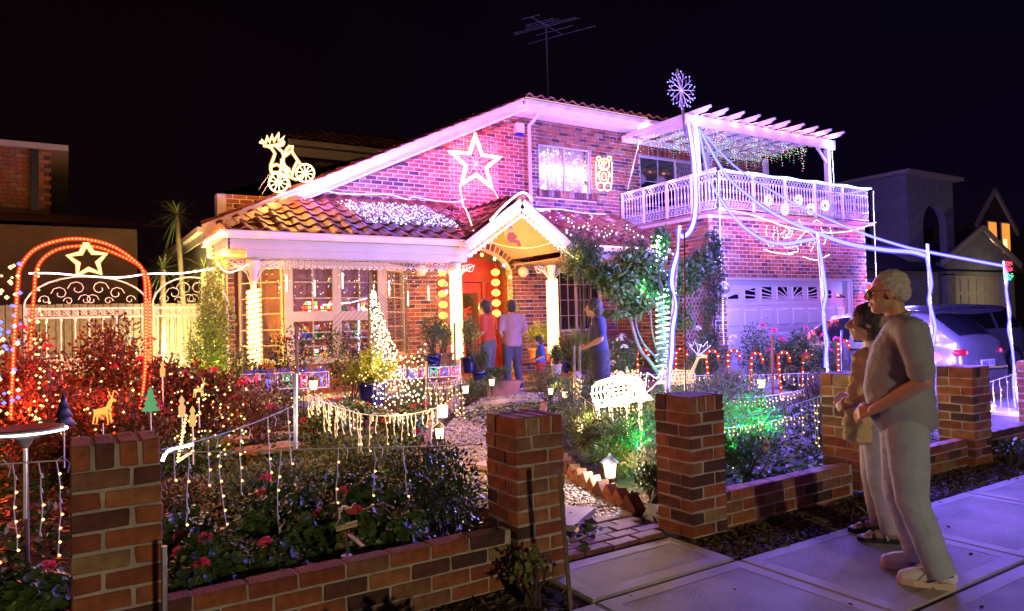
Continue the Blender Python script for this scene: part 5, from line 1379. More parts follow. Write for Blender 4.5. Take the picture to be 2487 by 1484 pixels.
# ================================================================ people
def remeshed(mb, name, mat, parent, voxel=.008, smooth=6, disp=None, fac=.5):
    me = bpy.data.meshes.new(name); me.from_pydata(mb.v,[],mb.f); me.update()
    o = bpy.data.objects.new(name,me); COL.objects.link(o)
    m = o.modifiers.new('r','REMESH'); m.mode='VOXEL'; m.voxel_size=voxel; m.use_smooth_shade=True
    s = o.modifiers.new('s','SMOOTH'); s.factor=fac; s.iterations=smooth
    dg = bpy.context.evaluated_depsgraph_get(); me2 = bpy.data.meshes.new_from_object(o.evaluated_get(dg)); bpy.data.objects.remove(o)
    if disp:
        co = np.empty(len(me2.vertices)*3); me2.vertices.foreach_get('co',co); no = np.empty(len(me2.vertices)*3); me2.vertices.foreach_get('normal',no)
        co=co.reshape(-1,3); no=no.reshape(-1,3); d = np.array([disp(p) for p in co]); me2.vertices.foreach_set('co',(co+no*d[:,None]).ravel())
    me2.materials.clear(); me2.materials.append(mat); me2.polygons.foreach_set('use_smooth',[True]*len(me2.polygons)); me2.update(); me2.name=name
    o = bpy.data.objects.new(name,me2); COL.objects.link(o); o.parent = parent; return o
def cap(mb, a, b, ra, rb, n=12):
    a=Vector(a); b=Vector(b); mb.tube([a,b],[ra,rb],n); mb.ball(a,ra,n); mb.ball(b,rb,n)
def chain(mb, pts, rs, n=12):
    for i in range(len(pts)-1): cap(mb,pts[i],pts[i+1],rs[i],rs[i+1],n)
def ell(mb, c, rx, ry, rz, n=16): mb.ball(c, 1.0, n, 0, sz=rz, sx=rx, sy=ry)
def fnoise(amp, sx=6, sz=3.0, fl=None):
    def f(p):
        v = mnoise.noise(Vector((p[0]*sx+p[2]*2,p[1]*sx,p[2]*sz)))+.5*mnoise.noise(Vector((p[0]*sx*2.3,p[1]*sx*2.3,p[2]*sz*2.6)))
        r = 1-abs(mnoise.noise(Vector((p[0]*sx*1.1+p[2]*4,p[1]*sx*1.2+3,p[2]*sz*1.9))))*2.2
        r2 = 1-abs(mnoise.noise(Vector((p[0]*sx*2.4-p[2]*5,p[1]*sx*2.4+9,p[2]*sz*3.2))))*2.4
        return amp*(v*.8+.75*max(0,r)**3+.45*max(0,r2)**3)
    return f
SKIN = principled('skin',(.55,.30,.21),.5,noise=.12,nscale=20,bump=.08,bscale=120)
SKIN.node_tree.nodes['Principled BSDF'].inputs['Subsurface Weight'].default_value=.08
SKIN2 = principled('skin_tan',(.38,.20,.14),.5,noise=.1)
def hand(mb, w, d, side, s=1.0, curl=.5):
    """palm at the wrist w pointing along d; side = direction of the thumb; fingers curl down"""
    w=Vector(w); d=Vector(d).normalized(); sd=Vector(side).normalized(); nm=d.cross(sd).normalized(); dn = nm if nm.z < 0 else -nm
    for k in range(4):
        o=sd*((1.5-k)*.020*s); cap(mb,w+o*.5,w+d*.085*s+o,.014*s,.0125*s,8)
        L=[.075,.082,.076,.060][k]*s; p0=w+d*.085*s+o; p1=p0+(d*cos(curl)+dn*sin(curl)).normalized()*L*.45; p2=p1+(d*cos(curl*2.2)+dn*sin(curl*2.2))*L*.32; p3=p2+(d*cos(curl*3.2)+dn*sin(curl*3.2))*L*.25
        chain(mb,[p0,p1,p2,p3],[.0098*s,.009*s,.0082*s,.007*s],8)
    t0=w+d*.025*s+sd*.028*s; t1=t0+(d*.6+sd*.6).normalized()*.04*s; t2=t1+(d*.9+dn*.3+sd*.1).normalized()*.034*s; chain(mb,[t0,t1,t2],[.013*s,.0105*s,.0085*s],8)
def person(lab, loc, rz, P, C, group=None, vox=.008, sc=1.0):
    t = thing('person',lab,'person',loc,rz,group); t.scale=(sc,sc,sc)
    sk = C.get('skin',SKIN); L,R_='L','R'
    # body in one piece: head, neck, chest core, arms, hands, lower legs
    b = MB(); hc = Vector(P['head']); nb = Vector(P['neck'])
    ell(b,hc+Vector((-.012,0,.025)),.098,.078,.095); ell(b,hc+Vector((.022,0,-.045)),.072,.060,.082); ell(b,hc+Vector((.055,0,-.10)),.035,.036,.028)
    chain(b,[hc+Vector((.092,0,.012)),hc+Vector((.116,0,-.028)),hc+Vector((.100,0,-.038))],[.010,.015,.012],10)
    for s_ in (-1,1):
        ell(b,hc+Vector((-.012,s_*.080,-.012)),.022,.010,.034,10); ell(b,hc+Vector((.075,s_*.034,.022)),.02,.022,.010,8); ell(b,hc+Vector((.060,s_*.040,-.045)),.025,.02,.025,8)
        ell(b,hc+Vector((.116,s_*.014,-.034))*1.0-Vector((.014,0,0)),.013,.009,.009,8)
    ell(b,hc+Vector((.090,0,-.066)),.014,.026,.006,8); ell(b,hc+Vector((.088,0,-.078)),.013,.022,.007,8)
    cap(b,nb-Vector((0,0,.04)),hc+Vector((-.025,0,-.06)),.062,.055,14)
    ell(b,nb-Vector((0,0,.12)),.09,.15,.11)
    for s_,k in ((1,L),(-1,R_)):
        sh,elb,wr = [Vector(v) for v in P['arm'+k]]
        chain(b,[nb-Vector((0,-s_*.08,.08)),sh],[.06,.055]); chain(b,[sh,elb],[.05,.040]); chain(b,[elb,elb+(wr-elb)*.35,wr],[.040,.042,.027])
        hd=Vector(P['hand'+k][0]); hand(b,wr,hd,P['hand'+k][1],1.0,P.get('curl',.5))
    remeshed(b,'body',sk,t,min(vox,.0055) if sc>=1 and vox<.009 else vox,2,fac=.4)
    # shirt
    s = MB(); bd = P['torso']      # list of (x,z,rx,ry)
    for (x,z,rx,ry) in bd: ell(s,(x,0,z),rx,ry,.085)
    for (x0,z0,rx0,ry0),(x1,z1,rx1,ry1) in zip(bd[:-1],bd[1:]):
        for f_ in (.33,.67): ell(s,(x0+(x1-x0)*f_,0,z0+(z1-z0)*f_),rx0+(rx1-rx0)*f_,ry0+(ry1-ry0)*f_,.085)
    for s_,k in ((1,L),(-1,R_)):
        sh,elb,wr = [Vector(v) for v in P['arm'+k]]; sl_=C.get('sleeve',.8); e_=sh+(elb-sh)*min(1,sl_)
        cap(s,nb-Vector((.0,-s_*.07,.07)),sh,.075,.074); cap(s,sh,e_,.074,.066)
        if sl_>1: chain(s,[elb,wr-(wr-elb)*.08],[.058,.042])
        else:
            dd_=(elb-sh).normalized(); s.tube([e_-dd_*.02,e_+dd_*.02],[.072,.071],14)
    remeshed(s,'shirt',C['shirt'],t,vox*1.0,16,fnoise(.0065,5,3.5),fac=.6)
    if C.get('collar'):
        cm=MB(); ring=[Vector((nb.x+.008+.070*cos(a*pi/8),.074*sin(a*pi/8),nb.z-.012-.03*cos(a*pi/8))) for a in range(16)]; cm.tube(ring,.014,6,closed=True)
        for s_ in (-1,1): cm.add([(nb.x+.085,s_*.01,nb.z),(nb.x+.05,s_*.07,nb.z+.0),(nb.x+.10,s_*.05,nb.z-.07)],[(0,1,2)])
        cm.build('collar',C['collar'],t,smooth=True,local=True)
    # trousers or skirt
    tr=MB()
    if C.get('skirt'):
        for k in range(9): f_=k/8; ell(tr,(P['torso'][-1][0]*(1-f_),0,P['torso'][-1][1]-.02-f_*.72),.15+.03*f_,.17+.02*f_,.08)
    hx_,hz_=P['hip']; ell(tr,(hx_,0,hz_+.02),P.get('hipd',.145),.175,.14)
    for s_,k in ((1,L),(-1,R_)):
        h_,kn,an=[Vector(v) for v in P['leg'+k]]
        chain(tr,[h_,h_+(kn-h_)*.5,kn,kn+(an-kn)*.45,an],[.115,.104,.086,.080,.074],14); tr.tube([an+(an-kn).normalized()*.005,an+(an-kn).normalized()*.05],[.074,.078],14)
    remeshed(tr,'trousers',C['trousers'],t,vox*1.0,10,fnoise(.0055,6,4))
    # shoes
    for s_,k in ((1,L),(-1,R_)):
        an=Vector(P['leg'+k][2]); yw=P.get('toe'+k,0); fx=Vector((cos(yw),sin(yw),0)); fy=Vector((-sin(yw),cos(yw),0)); o_=Vector((an.x,an.y,0))
        q=lambda a_,b_,c_: o_+fx*a_+fy*b_+Vector((0,0,c_))
        if C.get('sandal'):
            f=MB(); chain(f,[q(-.06,0,.05),q(.04,0,.05),q(.12,0,.04),q(.16,0,.03)],[.034,.036,.034,.018],8)
            for j in range(5): cap(f,q(.13,(j-2)*.017,.035),q(.19-.008*abs(j-1),(j-2)*.018,.026),.011,.009,6)
            remeshed(f,'foot',sk,t,.006,2); so=MB(); so.prism([(-.09,-.035),(.02,-.038),(.12,-.05),(.20,-.03),(.21,.01),(.17,.045),(.05,.04),(-.09,.035)],lambda u,v,d:tuple(q(u,v,d)),0,.028); so.build('sole',M_BLACK,t,local=True)
            st_=MB(); st_.tube([q(.03,-.045,.02),q(.05,-.03,.075),q(.06,0,.09),q(.05,.03,.075),q(.03,.045,.02)],.012,5); st_.tube([q(.11,-.05,.02),q(.11,0,.078),q(.11,.05,.02)],.013,5); st_.tube([q(-.08,-.03,.02),q(-.09,0,.085),q(-.08,.03,.02)],.009,5); st_.build('strap',M_BLACK,t,local=True)
        else:
            f=MB(); chain(f,[q(-.055,0,.065),q(.0,0,.075),q(.06,0,.062),q(.12,0,.050),q(.165,0,.042)],[.044,.046,.045,.044,.034],12); cap(f,q(-.04,0,.10),q(.01,0,.10),.042,.040,12)
            remeshed(f,'shoe',C['shoe'],t,.006,3)
            so=MB(); n_=16; pl_=[]
            for (u_,v_) in [(-.085,0),(-.078,-.030),(-.03,-.036),(.05,-.042),(.12,-.050),(.18,-.036),(.205,0),(.18,.036),(.12,.050),(.05,.042),(-.03,.036),(-.078,.030)]: pl_.append((u_,v_))
            so.prism(pl_,lambda u,v,d:tuple(q(u,v,d)),0.0,.034); so.build('sole',C.get('sole',M_WHITE),t,local=True)
            if C.get('laces'):
                lc=MB()
                for j in range(5): lc.tube([q(.015+.022*j,-.028,.105-.010*j),q(.03+.022*j,.0,.118-.011*j),q(.015+.022*j,.028,.105-.010*j)],.0035,4)
                lc.tube([q(.01,.0,.12),q(.05,.045,.09),q(.09,.050,.04)],.003,4); lc.tube([q(.01,.0,.12),q(-.02,.04,.115),q(.0,.05,.09)],.003,4); lc.build('laces',C['laces'],t,local=True)
                sp_=MB()
                for sg in (1,-1):
                    sp_.tube([q(-.075,sg*.047,.085),q(.0,sg*.052,.06),q(.05,sg*.050,.035)],.0045,4,0); sp_.tube([q(.0,sg*.046,.092),q(.03,sg*.053,.06),q(.035,sg*.054,.038)],.0045,4,0); sp_.tube([q(-.02,sg*.045,.10),q(.0,sg*.053,.06),q(-.01,sg*.054,.04)],.0038,4,1)
                sp_.build('side_stripes',[LC['blue'],LC['red']],t,local=True)
    # hair, eyes, glasses
    h=MB(); hr=C['hair']
    if hr=='white':
        ell(h,hc+Vector((-.026,0,.045)),.094,.083,.088); ell(h,hc+Vector((-.062,0,.0)),.062,.080,.07); ell(h,hc+Vector((-.02,.06,.03)),.05,.028,.05,10); ell(h,hc+Vector((-.02,-.06,.03)),.05,.028,.05,10)
        remeshed(h,'hair',principled('white_hair',(.62,.58,.56),.8,noise=.35,nscale=60,bump=.6,bscale=140),t,.006,2,fnoise(.006,40,30))
    else:
        ell(h,hc+Vector((-.025,0,.030)),.110,.098,.105); ell(h,hc+Vector((-.06,0,-.04)),.075,.088,.09)
        if hr=='long': ell(h,hc+Vector((-.05,0,-.12)),.06,.08,.09)
        remeshed(h,'hair',C.get('haircol') or principled('dark_hair',(.03,.02,.018),.6),t,.009,2,fnoise(.008,30,20))
    e=MB()
    for s_ in (-1,1): e.ball(hc+Vector((.076,s_*.033,.0)),.011,8)
    e.build('eyes',principled('eye',(.5,.45,.42),.2),t,smooth=True,local=True); pu=MB()
    for s_ in (-1,1): pu.ball(hc+Vector((.084,s_*.033,.0)),.005,6)
    pu.build('pupils',M_BLACK,t,local=True)
    if C.get('glasses'):
        g=MB()
        for s_ in (-1,1):
            g.tube([hc+Vector((.108,s_*.036+.026*cos(a*pi/6),.0+.019*sin(a*pi/6))) for a in range(12)],.0022,4,closed=True); g.tube([hc+Vector((.104,s_*.062,.006)),hc+Vector((.0,s_*.088,.01)),hc+Vector((-.02,s_*.086,-.004))],.002,4)
        g.tube([hc+Vector((.110,-.010,.004)),hc+Vector((.113,.010,.004))],.002,4); g.build('glasses',principled('gold_wire',(.7,.5,.3),.25,metal=1),t,local=True)
        l_=MB()
        for s_ in (-1,1): l_.add([hc+Vector((.107,s_*.036+.025*cos(a*pi/6),.018*sin(a*pi/6))) for a in range(12)],[tuple(range(12))])
        l_.build('lenses',M_CLEAR,t,local=True)
    return t
def cloth(n,c,**k): return principled(n,c,.9,noise=k.get('noise',.15),nscale=k.get('ns',6),bump=.25,bscale=300)
man = dict(head=(.055,0,1.655),neck=(.005,0,1.515),armL=[(-.03,.205,1.425),(-.09,.27,1.155),(.16,.13,.975)],armR=[(-.02,-.205,1.425),(-.06,-.27,1.16),(.17,-.06,.965)],
  handL=((.75,-.55,-.30),(.1,-.6,.75)),handR=((.7,.50,-.35),(.1,.6,.75)),torso=[(-.03,1.43,.125,.185),(-.01,1.32,.165,.20),(.01,1.20,.180,.20),(.02,1.08,.190,.20),(.005,.97,.185,.20),(-.01,.90,.178,.195)],
  hip=(-.01,.90),hipd=.17,legL=[(-.01,.10,.86),(-.02,.13,.48),(-.13,.15,.115)],legR=[(.0,-.09,.86),(.03,-.10,.48),(-.06,-.12,.115)],toeL=-.10,toeR=.02,curl=.42)
RZm = math.atan2(.53,-.85)
mp = person('grey-haired man in glasses, grey-brown polo shirt, pale trousers and white trainers',(4.14,2.32,.001),radians(124),man,
  dict(shirt=cloth('polo_grey',(.31,.34,.39)),collar=cloth('polo_collar',(.30,.31,.32)),trousers=cloth('pale_grey_trousers',(.40,.48,.55)),shoe=principled('trainer_white',(.78,.78,.76),.55,noise=.12,nscale=14),sole=principled('trainer_sole',(.68,.56,.46),.7),laces=principled('lace_white',(.6,.55,.52),.8),hair='white',glasses=True,sleeve=.82),vox=.008,sc=1.0)
wat = MB(); wat.tube([(.115,.145,1.0),(.10,.15,1.008)],.032,12); 
wom = dict(head=(.06,0,1.47),neck=(.01,0,1.345),armL=[(-.01,.17,1.265),(-.03,.22,1.03),(.16,.16,.93)],armR=[(-.01,-.17,1.265),(.0,-.22,1.03),(.17,-.10,.95)],handL=((.8,-.4,-.2),(.1,-.6,.7)),handR=((.8,.4,-.2),(.1,.6,.7)),
  torso=[(-.02,1.27,.095,.15),(.0,1.17,.12,.16),(.01,1.05,.125,.155),(.0,.92,.14,.17),(-.01,.82,.14,.175)],hip=(-.01,.82),legL=[(0,.085,.78),(.01,.09,.43),(-.04,.10,.11)],legR=[(0,-.085,.78),(.03,-.09,.43),(.0,-.10,.11)],curl=.4)
wp_ = person('dark-haired woman in yellow cardigan and black sandals, behind the grey-haired man',(4.70,2.80,.001),radians(128),wom,
  dict(shirt=cloth('white_top',(.62,.58,.56)),trousers=cloth('pale_trousers',(.50,.45,.42)),sandal=True,shoe=M_BLACK,hair='long',skin=SKIN2,sleeve=.6),vox=.009)
cd = MB()
for k in range(8): z=1.24-k*.075; ell(cd,(.04+.012*k,.13-.0*k,z),.13,.055,.07,12)
for k in range(8): z=1.24-k*.075; ell(cd,(-.03,-.02,z),.13,.165,.06,12)
remeshed(cd,'cardigan',cloth('yellow_cardigan',(.66,.50,.20)),wp_,.01,14,fnoise(.012,6,5))
vis = dict(wom); vis['head']=(.07,0,1.50)
pv = person('dark-haired visitor in a dark blue top and long skirt looking left beside the wrapped stake',(6.85,8.45,.12),RZm-.1,wom,
  dict(shirt=cloth('navy_top',(.03,.03,.09)),trousers=cloth('black_skirt',(.02,.02,.035)),skirt=True,shoe=M_BLACK,hair='short',skin=SKIN2,sleeve=.7),vox=.014,sc=1.08)
q = pY(1190,905,11.3)
person('visitor in an orange-red top climbing the steps, back half turned',(q.x,11.35,.27),radians(120),wom,dict(shirt=cloth('orange_red_top',(.62,.07,.03)),trousers=cloth('grey_trousers',(.13,.12,.13)),shoe=M_BLACK,hair='short',sleeve=.8),vox=.016,sc=1.05)
q = pY(1243,915,11.2)
person('visitor in a pale lavender and dark red top on the steps facing the door',(q.x,11.15,.27),radians(75),man,dict(shirt=cloth('lavender_top',(.40,.22,.28)),trousers=cloth('dark_trousers',(.08,.08,.12)),shoe=M_BLACK,hair='short',sleeve=.8),vox=.016,sc=.93)
q = pY(1310,935,10.85)
person('small child in a blue top and red trousers hurrying past the steps',(q.x,10.8,.2),radians(160),wom,dict(shirt=cloth('blue_top',(.06,.12,.55)),trousers=cloth('red_trousers',(.5,.03,.04)),shoe=M_BLACK,hair='short',sleeve=.8),vox=.014,sc=.66)

shrub('rose_bush','dark rose bush hiding the nose of the silver hatchback','rose bush',(11.15,8.0),.55,1.05,3600,.055,'dark',clumps=36,spread=.2,flowers='pink',nf=4,fs=.05)
# ================================================================ cars
def car(name, lab, loc, rz, L, W, prof, belt, paint, rear=True, glassx=None, plate=None):
    """prof: list of (x, roof z); x runs rear(-) to front(+)"""
    t = thing(name,lab,'car',loc,rz)
    xs=[p[0] for p in prof]; hs=[p[1] for p in prof]
    H=lambda x: float(np.interp(x,xs,hs)); x0,x1=xs[0],xs[-1]
    def wd(x):
        f_=abs((x-(x0+x1)/2)/((x1-x0)/2)); return (W/2)*(1-.16*f_**6-.05*f_**2)
    def sec(x):
        h=H(x); w=wd(x); b=min(belt,h-.05); zb=.26; pts=[(w*.88,.22),(w*.96,.32),(w*1.0,.55),(w*.99,b*.86),(w*.955,b)]
        g=max(0.0,min(1.0,(h-b-.05)/.4)); wt=w*(.955-.22*g)
        for f_ in (.3,.6,.9): pts.append((w*.955+(wt-w*.955)*f_,b+(h-.05-b)*f_))
        pts+= [(wt*.93,h-.022),(wt*.70,h-.006),(wt*.35,h+.004),(0,h+.008)]
        return pts
    st=list(np.linspace(x0,x1,56)); mb=MB(); secs=[]
    for x in st:
        p=sec(x); full=p+[(-y,z) for (y,z) in p[-2::-1]]; secs.append(full)
    n=len(secs[0]); vs=[(x,y,z) for x,s_ in zip(st,secs) for (y,z) in s_]; fs=[(i*n+j,i*n+j+1,(i+1)*n+j+1,(i+1)*n+j) for i in range(len(st)-1) for j in range(n-1)]
    fs+= [tuple(range(n))[::-1], tuple((len(st)-1)*n+j for j in range(n)), ]
    mb.add(vs,fs); mb.build('body',paint,t,smooth=True,local=True)
    def side(x,z,s_):   # point on the side above or below the belt
        p=sec(x); zz=[q_[1] for q_ in p]; yy=[q_[0] for q_ in p]; return (x,s_*(float(np.interp(z,zz,yy))+.006),z)
    for s_ in (-1,1):
        for (xa,xb) in (glassx or [(-1.15,-.1),(-.02,.95)]):
            k=14; g=MB(); vs=[]
            for i in range(k+1):
                x=xa+(xb-xa)*i/k; h=H(x)-.085
                for z in (belt+.03,max(belt+.035,h)): vs.append(side(x,z,s_))
            g.add(vs,[(2*i,2*i+2,2*i+3,2*i+1) for i in range(k)]); g.build('side_window',M_GLASS,t,local=True)
        for xh in (-.22,.80):
            p=side(xh,belt-.10,s_); MB().beam((p[0]-.10,p[1]+s_*.02,p[2]),(p[0]+.10,p[1]+s_*.02,p[2]+.005),.02,.028).build('door_handle',principled('chrome',(.6,.6,.62),.15,metal=1) if 'chrome' not in bpy.data.materials else bpy.data.materials['chrome'],t,local=True)
        mb=MB()
        for xs_ in (-.98,-.12,.95): pts_=[side(xs_,z,s_) for z in np.linspace(.32,belt,6)]; mb.tube(pts_,.004,3)
        mb.build('door_gap',M_BLACK,t,local=True)
        for xw in (x0+.75,x1-.85):
            w=MB(); yv=s_*(W/2-.10); w.tube([(xw,yv-s_*.10,.31),(xw,yv+s_*.085,.31)],.315,22); wo=w.build('tyre',principled('tyre_rubber',(.015,.015,.016),.8) if 'tyre_rubber' not in bpy.data.materials else bpy.data.materials['tyre_rubber'],t,smooth=False,local=True)
            w=MB(); w.tube([(xw,yv+s_*.02,.31),(xw,yv+s_*.092,.31)],.20,16); w.build('rim',M_METAL,t,local=True)
    # rear glass, lamps, plate, bumper line, wiper
    xa,xb=x0+.16,x0+.62; k=8; vs=[]
    for i in range(k+1):
        x=xa+(xb-xa)*i/k; w=wd(x)*.62; h=H(x)
        for j in range(7): y=-w+2*w*j/6; vs.append((x-.006,y,h+.016-.02*abs(j-3)/3))
    g=MB().add(vs,[(i*7+j,i*7+j+1,(i+1)*7+j+1,(i+1)*7+j) for i in range(k) for j in range(6)]); g.build('rear_window',M_GLASS,t,local=True)
    for s_ in (-1,1):
        m=MB(); ell(m,(x0+.10,s_*wd(x0+.1)*.80,belt-.13),.09,.17,.075,14); m.build('tail_lamp',principled('tail_red',(.4,.01,.015),.08,coat=1) if 'tail_red' not in bpy.data.materials else bpy.data.materials['tail_red'],t,smooth=True,local=True)
        m=MB(); ell(m,(x0+.03,s_*wd(x0+.1)*.74,belt-.13),.03,.05,.04,10); m.build('tail_lens',principled('tail_bright',(.75,.2,.2),.1) if 'tail_bright' not in bpy.data.materials else bpy.data.materials['tail_bright'],t,smooth=True,local=True)
    MB().tube([(x0+.13,-.02,belt+.06),(x0+.18,.36,belt+.12)],.012,5).build('rear_wiper',M_BLACK,t,local=True)
    MB().box(x0-.02,-.75*W/2,.38,x0+.06,.75*W/2,.50).build('bumper',paint,t,local=True)
    if plate:
        MB().box(x0-.035,-.19,.56,x0-.015,.19,.68).build('number_plate',M_WHITE,t,local=True)
        me_=text_mesh(plate,.095,.001); me_.materials.append(LC['blue']); o_=bpy.data.objects.new('plate_lettering',me_); COL.objects.link(o_); o_.parent=t; o_.location=(x0-.038,0,.62); o_.rotation_euler=(pi/2,0,-pi/2)
    return t
silver=principled('silver_paint',(.26,.26,.28),.22,metal=.55,coat=.8)
prof=[(-1.95,.60),(-1.93,.80),(-1.88,.98),(-1.80,1.06),(-1.45,1.36),(-1.25,1.44),(-.6,1.475),(.1,1.47),(.45,1.42),(1.05,1.03),(1.2,.985),(1.7,.88),(1.9,.72),(1.98,.55)]
car('silver_hatchback','silver hatchback seen from behind and its left side, parked on the driveway',(12.45,7.5,.05),radians(87),3.9,1.60,prof,.93,silver,plate='BBZ 12S',glassx=[(-1.32,-.18),(-.08,.86)])
dark=principled('pale_blue_paint',(.20,.20,.30),.25,metal=.4,coat=.8)
prof2=[(-2.3,.6),(-2.25,.95),(-2.1,1.1),(-1.85,1.5),(-1.6,1.56),(-.5,1.60),(.6,1.58),(1.0,1.5),(1.6,1.05),(2.1,.9),(2.3,.6)]
car('people_carrier','long pale people carrier with black windows reflecting red light, behind the silver hatchback',(16.6,8.6,.05),radians(172),4.6,1.8,prof2,1.0,dark,glassx=[(-2.0,-1.1),(-1.0,.1),(.2,1.2)])
# ================================================================ Christmas lights
VIO = (0.24,0.15,1.0); BLU = (0.20,0.13,1.0); ORG = (1.0,0.50,0.16); WRM = (1.0,0.60,0.28); PNK = (1.0,0.25,0.42); MAG = (0.85,0.35,1.0)
def P5(c, R, r=0.42, rot=0.0, y=None, sx=1.0):
    out = []
    for i in range(10):
        a = pi/2+rot+i*pi/5; q = R if i%2 == 0 else R*r
        out.append(Vector((c[0]+q*cos(a)*sx, c[1], c[2]+q*sin(a))))
    return out
def loop(pts): return list(pts)+[pts[0]]
# --- red arch
arch = thing('light_arch','tall garden arch outlined twice in glowing red rope light','light arch',(0,8.8,0.1))
fa = [(26,1040),(31,900),(38,770),(44,690),(50,648),(85,606),(145,584),(205,581),(270,597),(325,632),(350,668),(354,760),(352,900),(342,985),(336,1030)]
ba = [(57,1038),(66,960),(76,800),(83,710),(88,660),(105,628),(140,606),(185,598),(235,600),(290,620),(340,648),(362,690),(364,800),(366,900),(357,985)]
mbb = MB()
for k, (l, y) in enumerate(((fa,8.5),(ba,9.3))):
    pts = smooth_path(vY(l,y),5)
    MB().tube(pts, 0.013, 6).build('red_rope', E_RED, arch); MB().tube(pts, 0.024, 8).build('sleeve', GLOW_RED, arch)  # thin emissive shell paints the red halo round each arch rope
    bulbs(mbb, [p+Vector((0,-.012,0)) for p in pts], 0.034 if k==0 else .040, 0.0115)
    g0, g1 = pts[0], pts[-1]
    MB().tube([(g0.x,y+.03,.1),g0+Vector((0,.03,0))],.012,5).build('arch_leg', M_METAL, arch); MB().tube([(g1.x,y+.03,.1),g1+Vector((0,.03,0))],.012,5).build('arch_leg', M_METAL, arch)
mbb.build('bulb', E_REDB, arch)['kind'] = 'stuff'
for x_, y_, z_, w_ in ((-.62,8.3,1.0,22),(-.62,8.3,1.9,22),(.60,8.3,1.0,24),(.60,8.3,1.9,24),(0,8.4,2.35,22),(.3,8.0,.75,18),(-.3,8.2,.8,16)): lamp('red_glow',(x_,y_,z_),(1,.06,.02),w_*2.5,.05,arch)
st = thing('light_star','yellow rope-light star hanging inside the top of the red arch','light star',pY(213,632,8.7))
c = pY(213,632,8.7); pts = P5(c,.18,.52,.08)
MB().tube(loop(pts),.030,6).build('sleeve',GLOW_AMB,st); MB().tube(loop(pts),.020,6).build('star_rope', emit('yellow_rope',(1,.52,.12),8), st); lamp('star_glow',c+Vector((0,-.15,0)),(1,.5,.15),8,.05,st)  # amber shell is a painted halo round the star rope
MB().tube([c+Vector((0,0,.1)),pY(222,583,8.55)],.005,4).build('cord',M_DWIRE,st)
t = thing('light_rope','white rope light stretched along the top of the iron gate','light rope',(0.8,12.9,2.4))
rp_ = smooth_path(vY([(70,664),(130,664),(200,670),(290,674),(365,665),(440,664),(520,652)],12.9),5)
MB().tube(rp_,.014,5).build('rope',emit('white_pink_rope',(1,.72,.72),5),t)
for q in rp_[::7]: lamp('rope_glow',q+Vector((0,-.1,0)),(1,.45,.35),9,.05,t)
# hedge lights
t = thing('fairy_lights','blue and white fairy lights scattered over the left hedge','fairy lights',(-1.4,7.7,1.2))
mb = MB()
for i in range(60): 
    q = pY(random.uniform(-25,50),random.uniform(640,1010),7.55+random.uniform(-.1,.2)); mb.bulb(q,random.choice((.012,.016,.02)),0 if random.random()<.5 else 1)
for i in range(40):
    q = pY(random.gauss(98,10),random.uniform(640,1040),7.9); mb.bulb(q,.012,1)
mb.build('bulb',[E_BLUEB,E_WARM],t)['kind']='stuff'
t = thing('fairy_lights','warm pinpoint lights sprinkled through the red-lit rose bushes','fairy lights',(0.5,8.2,.8))
mb = MB()
for i in range(120):
    q = pY(random.uniform(110,540),random.uniform(850,1075),random.uniform(7.2,8.8)); mb.bulb(q,random.choice((.007,.009,.012)),0 if random.random()<.7 else 1)
mb.build('bulb',[E_WARM,E_RED],t)['kind']='stuff'
# --- reindeer on a tricycle
def c2(x,y): return pY((850+x/2.473)/1.4957,(400+y/2.473)/1.4957,13.0)
dr_ = thing('light_figure','blazing yellow rope-light reindeer riding a tricycle on the roof edge','light figure',c2(400,740))
E_YEL = emit('yellow_white_rope',(1,.66,.24),8)
L_ = [[(265,318),(300,325),(370,315),(430,300),(448,285)],[(230,285),(262,300),(250,268),(285,298),(300,235),(318,290),(345,222),(356,285),(405,208),(398,280),(452,238),(420,292),(455,285)],
 [(300,320),(340,345),(368,390),(352,440),(332,490),(330,530),(340,570)],[(375,318),(400,345),(430,370),(446,405),(440,460),(455,500),(500,535)],[(380,330),(440,312),(445,295)],
 [(446,410),(475,350),(500,322),(525,322),(520,360),(480,395),(446,420)],[(515,365),(540,405),(575,455),(600,490)],[(575,455),(540,520),(520,590),(505,610)],
 [(335,505),(385,488),(430,515),(470,560),(500,600)],[(340,560),(400,560),(450,600),(490,640),(500,690)],[(455,500),(480,545),(520,560)],[(500,600),(560,625),(620,600)],[(430,440),(425,520),(400,600)]]
mb = MB()
for l in L_: mb.tube([c2(*q) for q in l],.018,5)
mb.build('deer_outline',E_YEL,dr_)
mb = MB()
for l in L_: mb.tube([c2(*q) for q in l],.034,6)
mb.build('sleeve',GLOW_AMB,dr_)  # halo of the deer outline, put in as an amber emissive tube
for (cx_,cy_,r_) in ((400,650,86),(640,566,80)):
    mb = MB(); mb.tube([c2(cx_+r_*cos(a*pi/12),cy_+r_*sin(a*pi/12)) for a in range(24)],.015,5,closed=True)
    for a in range(5): mb.tube([c2(cx_+r_*cos(a*pi/5+.2),cy_+r_*sin(a*pi/5+.2)),c2(cx_-r_*cos(a*pi/5+.2),cy_-r_*sin(a*pi/5+.2))],.008,4)
    mb.build('wheel',E_YEL,dr_)
for q in ((340,300),(440,450),(400,650),(640,560)): lamp('figure_glow',c2(*q)+Vector((0,-.15,0)),(1,.36,.07),48,.08,dr_)
MB().tube([c2(330,560),c2(220,715)],.006,3).build('guy_wire',M_WIRE,dr_); MB().tube([c2(350,600),c2(250,760)],.006,3).build('guy_wire',M_WIRE,dr_)
